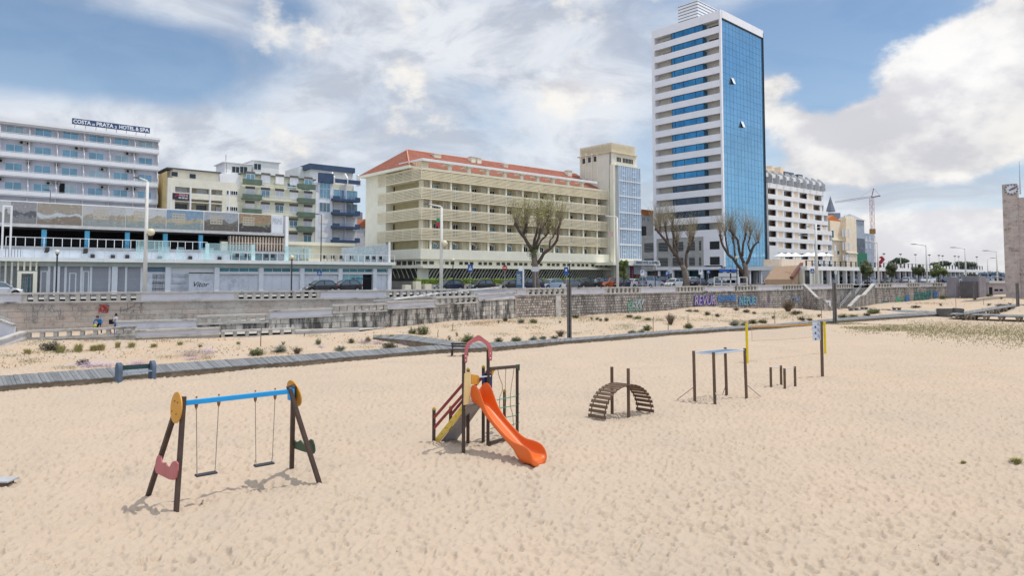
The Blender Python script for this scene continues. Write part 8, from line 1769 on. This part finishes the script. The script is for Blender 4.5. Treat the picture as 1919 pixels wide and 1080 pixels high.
for i, (kd, px, py, w_, h_, lab) in enumerate(PX):
    p = GT(px, py); k = p.y/1280; var_ = i % 3; key = (kd, var_)
    nm, lb, grp = INFO[kd]
    if key not in KIND:
        o = thing(nm, '', nm.replace('_', ' '), (0, 0, 0)); mb, st_ = plant_proto(kd, var_*7+len(kd)); mb.build('foliage', PM[kd], o)
        if st_.v: st_.build('stems', PM['dry'], o)
        KIND[key] = o
    else: o = copy_tree(KIND[key])
    o.location = p; o.scale = (w_*k, w_*k, h_*k); o.rotation_euler = (0, 0, i*1.7)
    if lab: tag(o, lab, nm.replace('_', ' '), grp)
    else: tag(o, lb+(' in the dunes left of the slide' if px < 860 else ' in the dunes between slide and stone steps' if px < 1560 else ' in the dunes right of the stone steps'), nm.replace('_', ' '), grp)
# creeping mats between the shrubs
rg = random.Random(77); mbm = MB(); mbd = MB()
spots = [(px, py, w_*k_, 2.5) for _, px, py, w_, h_, _ in PX for k_ in (.6,) if py < 690]+[(rg.uniform(0, 700), 0, rg.uniform(12, 40), 3) for _ in range(26)]+[(rg.uniform(800, 1560), 0, rg.uniform(14, 50), 3) for _ in range(46)]+[(1200, 597, 60, 3), (1230, 601, 50, 3), (1610, 592, 60, 3), (1580, 591, 40, 2), (1330, 600, 60, 3), (1380, 603, 60, 2.5), (960, 603, 60, 2), (900, 606, 50, 2), (1740, 569, 60, 2)]
for px, py, w_, h_ in spots:
    if py == 0:
        a_ = float(np.interp(px, [a for a, _, _ in DF], [518+(CAMH-c)*1280/b for a, b, c in DF])); b_ = float(np.interp(px, [a for a, _ in BW_UP], [b for _, b in BW_UP])); py = rg.uniform(a_+3, b_-3)
    tgt = mbm if rg.random() < .55 else mbd
    for _ in range(int(w_*5)):
        p = GT(px+rg.gauss(0, w_*.38), py+rg.gauss(0, h_*.6)); leafquad(tgt, p+Vector((0, 0, rg.uniform(0, .10))), rg.uniform(.02, .05)*(p.y/50), rg)
tag(mbm.build('ground_cover', M('creeping_green', (.22, .23, .11), .9, .3, 2, col2=(.30, .27, .14))), 'low olive creeping plants between the dune shrubs', 'ground cover', None, 'stuff')
tag(mbd.build('dry_ground_cover', M('creeping_brown', (.34, .23, .13), .9, .3, 2, col2=(.26, .19, .11))), 'dry rust-brown creeping plants on the dunes', 'ground cover', None, 'stuff')
# stakes
for px, yb, yt in ((489, 650, 614), (849, 621, 606), (821, 633, 618), (1224.6, 621, 594), (1252.7, 619, 590), (1289.8, 612, 590), (1452.7, 606, 582), (1540, 597, 578), (1792, 577, 556), (1844, 572, 560), (1674, 583, 573), (571, 630, 625)):
    p = GT(px, yb); z = At(px, yt, p.y).z; o = thing('stake', 'thin brown wooden stake standing in the dune sand', 'stake', (p.x, p.y, p.z), 0, 'thin stakes in the dunes'); mb = MB(); mb.tube([(0, 0, -.2), (.0, 0, (z-p.z)*.5), (.03, 0, z-p.z)], [.035, .03, .025], 6); mb.build('stick', brownw, o)
# scattered weeds and litter: nobody could count them
rg = random.Random(21); mb = MB(); mb2 = MB()
def tuft(mb, p, s_, n_):
    for _ in range(n_):
        d = Vector((rg.gauss(0, .5), rg.gauss(0, .5), 1)).normalized(); r_ = Vector((-d.y, d.x, 0))+Vector((rg.gauss(0, .5), rg.gauss(0, .5), 0)); r_ = r_.normalized()*s_*.16; e = p+d*s_*rg.uniform(.5, 1); mb.add([p-r_, p+r_, e], [(0, 1, 2)])
n_ = 0
while n_ < 4200:
    px = rg.uniform(0, 1915); py = rg.uniform(560, 700)
    yl = float(np.interp(px, [a for a, _ in BW_UP], [b for _, b in BW_UP])); yt = float(np.interp(px, [a for a, _, _ in DF], [518+(CAMH-c)*1280/b for a, b, c in DF]))
    if not (yt+1.5 < py < yl-1): n_ += .2; continue
    p = GT(px, py)
    if float(vnoise(p.x, p.y, 3.2, 31)) < -.08: n_ += .3; continue
    tuft(mb, p, rg.uniform(.03, .11)*(1+p.y/130), 5); n_ += 1
tag(mb.build('dune_litter', M('dune_litter', (.38, .30, .20), .95, .3, 3, col2=(.27, .23, .13))), 'dry sprigs and seaweed scraps scattered over the dunes', 'litter', None, 'stuff')
n_ = 0
while n_ < 14000:
    px = rg.uniform(1520, 1935); f = (px-1520)/400; c_ = 609+9*f+ (rg.gauss(0, 1)*(3+10*f)); c_ = c_+6*f
    if c_ < 597+ (5 if px > 1780 else 0): n_ += .3; continue
    p = GT(px, c_); 
    if float(vnoise(p.x, p.y, 4.5, 33))+.25*rg.random() < (-.22 if px > 1700 else .02): n_ += .4; continue
    tuft(mb2, p, rg.uniform(.05, .15), 4); n_ += 1
for _ in range(420):
    px = rg.uniform(1180, 1919); py = rg.uniform(640, 900); p = GT(px, py); tuft(mb2, p, rg.uniform(.02, .05), 4)
tag(mb2.build('beach_weeds', M('beach_weeds', (.37, .34, .17), .9, .3, 2, col2=(.27, .26, .12))), 'thin olive weeds growing in the sand at right', 'weeds', None, 'stuff')
mb3 = MB()
for _ in range(150):
    px = rg.uniform(0, 1919); py = rg.uniform(700, 1078); p = GT(px, py); s_ = rg.uniform(.008, .022); leafquad(mb3, p+Vector((0, 0, .006)), s_, rg)
tag(mb3.build('beach_litter', M('dark_scraps', (.05, .04, .03), .9)), 'tiny dark bits of weed and wood lying on the sand', 'litter', None, 'stuff')
# ------------------------------------------------------------------ people
skin_m = M('skin', (.46, .27, .19), .6, .05, 4); hair_m = M('dark_hair', (.018, .012, .01), .7, .2, 8)
def person(label, loc, rz, J, cols, hair_c, sc_=1.0):
    """J: joint name -> (x,y,z) with x forward, y left; cols: region -> material"""
    o = thing('person', label, 'person', loc, rz, None)
    names = []; vs = []; rs = []; es = []; reg = []
    def v(n_, p, r_, g_): names.append(n_); vs.append(Vector(p)*sc_); rs.append(r_*sc_); reg.append(g_); return len(vs)-1
    def e(a, b): es.append((a, b))
    R = dict(pelvis=.125, waist=.115, chest=.135, neck=.052, head=.095, top=.075, sh=.062, el=.045, wr=.030, hip=.088, kn=.058, an=.040, toe=.034)
    pel = v('pelvis', J['pelvis'], R['pelvis'], 'leg'); wa = v('waist', J['waist'], R['waist'], 'top'); ch = v('chest', J['chest'], R['chest'], 'top'); ne = v('neck', J['neck'], R['neck'], 'skin'); he = v('head', J['head'], R['head'], 'skin'); tp = v('top', J['top'], R['top'], 'skin')
    e(pel, wa); e(wa, ch); e(ch, ne); e(ne, he); e(he, tp)
    hd = Vector(J['face']); hp = Vector(J['head']); ns_ = v('nose', hp+hd*.12-Vector((0, 0, .01)), .02, 'skin'); e(he, ns_)
    for s_ in ('l', 'r'):
        a = v('sh', J['sh'+s_], R['sh'], 'top'); b = v('el', J['el'+s_], R['el'], 'top'); c = v('wr', J['wr'+s_], R['wr'], 'hand'); e(ch, a); e(a, b); e(b, c)
        d = (Vector(J['wr'+s_])-Vector(J['el'+s_])).normalized(); side = Vector((-d.y, d.x, 0)); side = side.normalized() if side.length > .1 else Vector((1, 0, 0)); palm = v('palm', Vector(J['wr'+s_])+d*.06, .030, 'hand'); e(c, palm)
        for k in range(4): f0 = v('f', Vector(J['wr'+s_])+d*.10+side*(k-1.5)*.020, .010, 'hand'); f1 = v('f', Vector(J['wr'+s_])+d*(.15+.01*(k in (1, 2)))+side*(k-1.5)*.024+Vector((.012, 0, -.005)), .008, 'hand'); e(palm, f0); e(f0, f1)
        t0 = v('t', Vector(J['wr'+s_])+d*.06+side*.045, .011, 'hand'); t1 = v('t', Vector(J['wr'+s_])+d*.095+side*.06, .009, 'hand'); e(palm, t0); e(t0, t1)
        h = v('hip', J['hip'+s_], R['hip'], 'leg'); kn = v('kn', J['kn'+s_], R['kn'], 'leg'); an = v('an', J['an'+s_], R['an'], 'leg'); to = v('toe', Vector(J['an'+s_])+Vector((.15, 0, -.045)), R['toe'], 'shoe'); e(pel, h); e(h, kn); e(kn, an); e(an, to)
    me = D_.meshes.new('body'); me.from_pydata([tuple(p) for p in vs], es, []); ob = D_.objects.new('body', me); C.objects.link(ob)
    ob.modifiers.new('skin', 'SKIN'); me.skin_vertices.new() if not me.skin_vertices else None
    for i, sv_ in enumerate(me.skin_vertices[0].data): sv_.radius = (rs[i], rs[i]); sv_.use_root = i == 0
    m2 = ob.modifiers.new('s', 'SUBSURF'); m2.levels = 2
    bpy.context.view_layer.update(); dg = bpy.context.evaluated_depsgraph_get(); nm_ = D_.meshes.new_from_object(ob.evaluated_get(dg)); D_.objects.remove(ob)
    order = ['top', 'leg', 'skin', 'shoe']; 
    for k in order: nm_.materials.append(cols[k])
    for p in nm_.polygons:
        c = p.center; best = min(range(len(vs)), key=lambda i: (vs[i]-c).length-rs[i]); g_ = reg[best]; p.material_index = order.index('skin' if g_ == 'hand' else g_); p.use_smooth = True
    b = D_.objects.new('body', nm_); C.objects.link(b); b.parent = o
    hp = Vector(J['head'])*sc_; tpv = Vector(J['top'])*sc_; mb = MB(); up = (tpv-hp).normalized(); cc = hp+up*.05-hd*.02; mb.sphere(tuple(cc), .112*sc_, 14, 10, 1.05); 
    mb.v = [q_ for q_ in mb.v]; hh = mb.build('hair', hair_c, o, smooth=True)
    for v_ in hh.data.vertices:
        f_ = (v_.co-cc).dot(hd); u_ = (v_.co-cc).dot(up)
        if f_ > .03 and u_ < .03: v_.co -= hd*(f_*.75)
    mb = MB()
    for s_ in (-1, 1): sd_ = hd.cross(up).normalized(); mb.sphere(tuple(hp+hd*.095+sd_*s_*.034+up*.005), .011, 6, 5)
    mb.build('eyes', MFlat('eye_dark', (.02, .015, .01)), o); mb = MB(); c = hp+hd*.092-up*.052; sd_ = hd.cross(up).normalized(); mb.beam(c-sd_*.022, c+sd_*.022, .012, .010); mb.build('mouth', MFlat('lip', (.35, .12, .10)), o)
    return o
zl = .56
pa_ = G(186, 626.5, zl); blue_j = M('blue_jacket', (.03, .17, .45), .8, .08, 3); blackc = M('black_cloth', (.012, .012, .016), .9, .2, 3)
JA = dict(pelvis=(-.15, 0, .80), waist=(-.02, 0, .93), chest=(.18, 0, 1.10), neck=(.30, 0, 1.20), head=(.38, 0, 1.28), top=(.43, 0, 1.38), face=(.8, 0, -.6), shl=(.20, .20, 1.14), shr=(.20, -.20, 1.14), ell=(.28, .30, .90), elr=(.28, -.30, .90), wrl=(.36, .30, .68), wrr=(.36, -.28, .68), hipl=(-.12, .11, .76), hipr=(-.12, -.11, .76), knl=(.03, .14, .44), knr=(.03, -.14, .44), anl=(-.08, .15, .08), anr=(-.08, -.15, .08))
pA = person('person in a blue jacket and black trousers bending forward behind the low balustrade', tuple(pa_), rad(-80), JA, dict(top=blue_j, leg=blackc, skin=skin_m, shoe=M('grey_shoe', (.2, .2, .2), .8)), hair_m, 1.04)
pb_ = G(217, 626.5, zl); JB = dict(pelvis=(0, 0, .88), waist=(0, 0, 1.02), chest=(.0, 0, 1.24), neck=(.01, 0, 1.42), head=(.04, 0, 1.52), top=(.02, 0, 1.63), face=(1, 0, -.15), shl=(-.01, .19, 1.32), shr=(-.01, -.19, 1.32), ell=(.03, .24, 1.06), elr=(.02, -.24, 1.06), wrl=(.24, .16, 1.02), wrr=(.25, -.15, 1.0), hipl=(0, .10, .84), hipr=(0, -.10, .84), knl=(.03, .11, .48), knr=(-.01, -.11, .48), anl=(-.02, .12, .08), anr=(-.05, -.12, .08))
pB = person('person with curly dark hair in a grey-white shirt and jeans standing behind the balustrade', tuple(pb_), rad(175), JB, dict(top=M('pale_grey_shirt', (.45, .46, .50), .85, .06, 3), leg=M('denim', (.10, .16, .27), .9, .1, 5), skin=skin_m, shoe=M('grey_shoe')), hair_m, .99)
mb = MB(); mb.box(-.16, .16, -.11, .11, -.2, .18); o = mb.build('bag', blackc, None, bevel=.05); o.location = pb_+Vector((-.28, -.15, 1.0)); tag(o, 'dark navy bag held by the person in the pale shirt', 'bag')
o = thing('ball', 'yellow-green ball in front of the person bending over', 'ball', tuple(pa_+Vector((-.08, -.42, .70)))); mb = MB(); mb.sphere((0, 0, 0), .12, 14, 10); mb.build('surface', MFlat('lime_ball', (.45, .50, .05)), o, smooth=True)
pk = G(205, 626, zl); o = thing('red_bag', 'small red and white bag lying on the landing between the two people', 'bag', tuple(pk)); mb = MB(); mb.box(-.22, .2, -.12, .12, 0, .14); mb.build('cloth', MFlat('red_cloth'), o, bevel=.04); mb = MB(); mb.box(.0, .28, -.16, -.121, 0, .10); mb.build('flap', MFlat('white_lettering'), o)
Dp = carD(1116, 1.15); pw_ = At(1116, 530, Dp); pC = person('person in a pale top walking among the parked cars left of the orange car', (pw_.x, pw_.y, ST-.12+rise(1116)), rad(20), JB, dict(top=M('pale_grey_shirt'), leg=blackc, skin=skin_m, shoe=blackc), hair_m, 1.05)
bpy.context.view_layer.update()
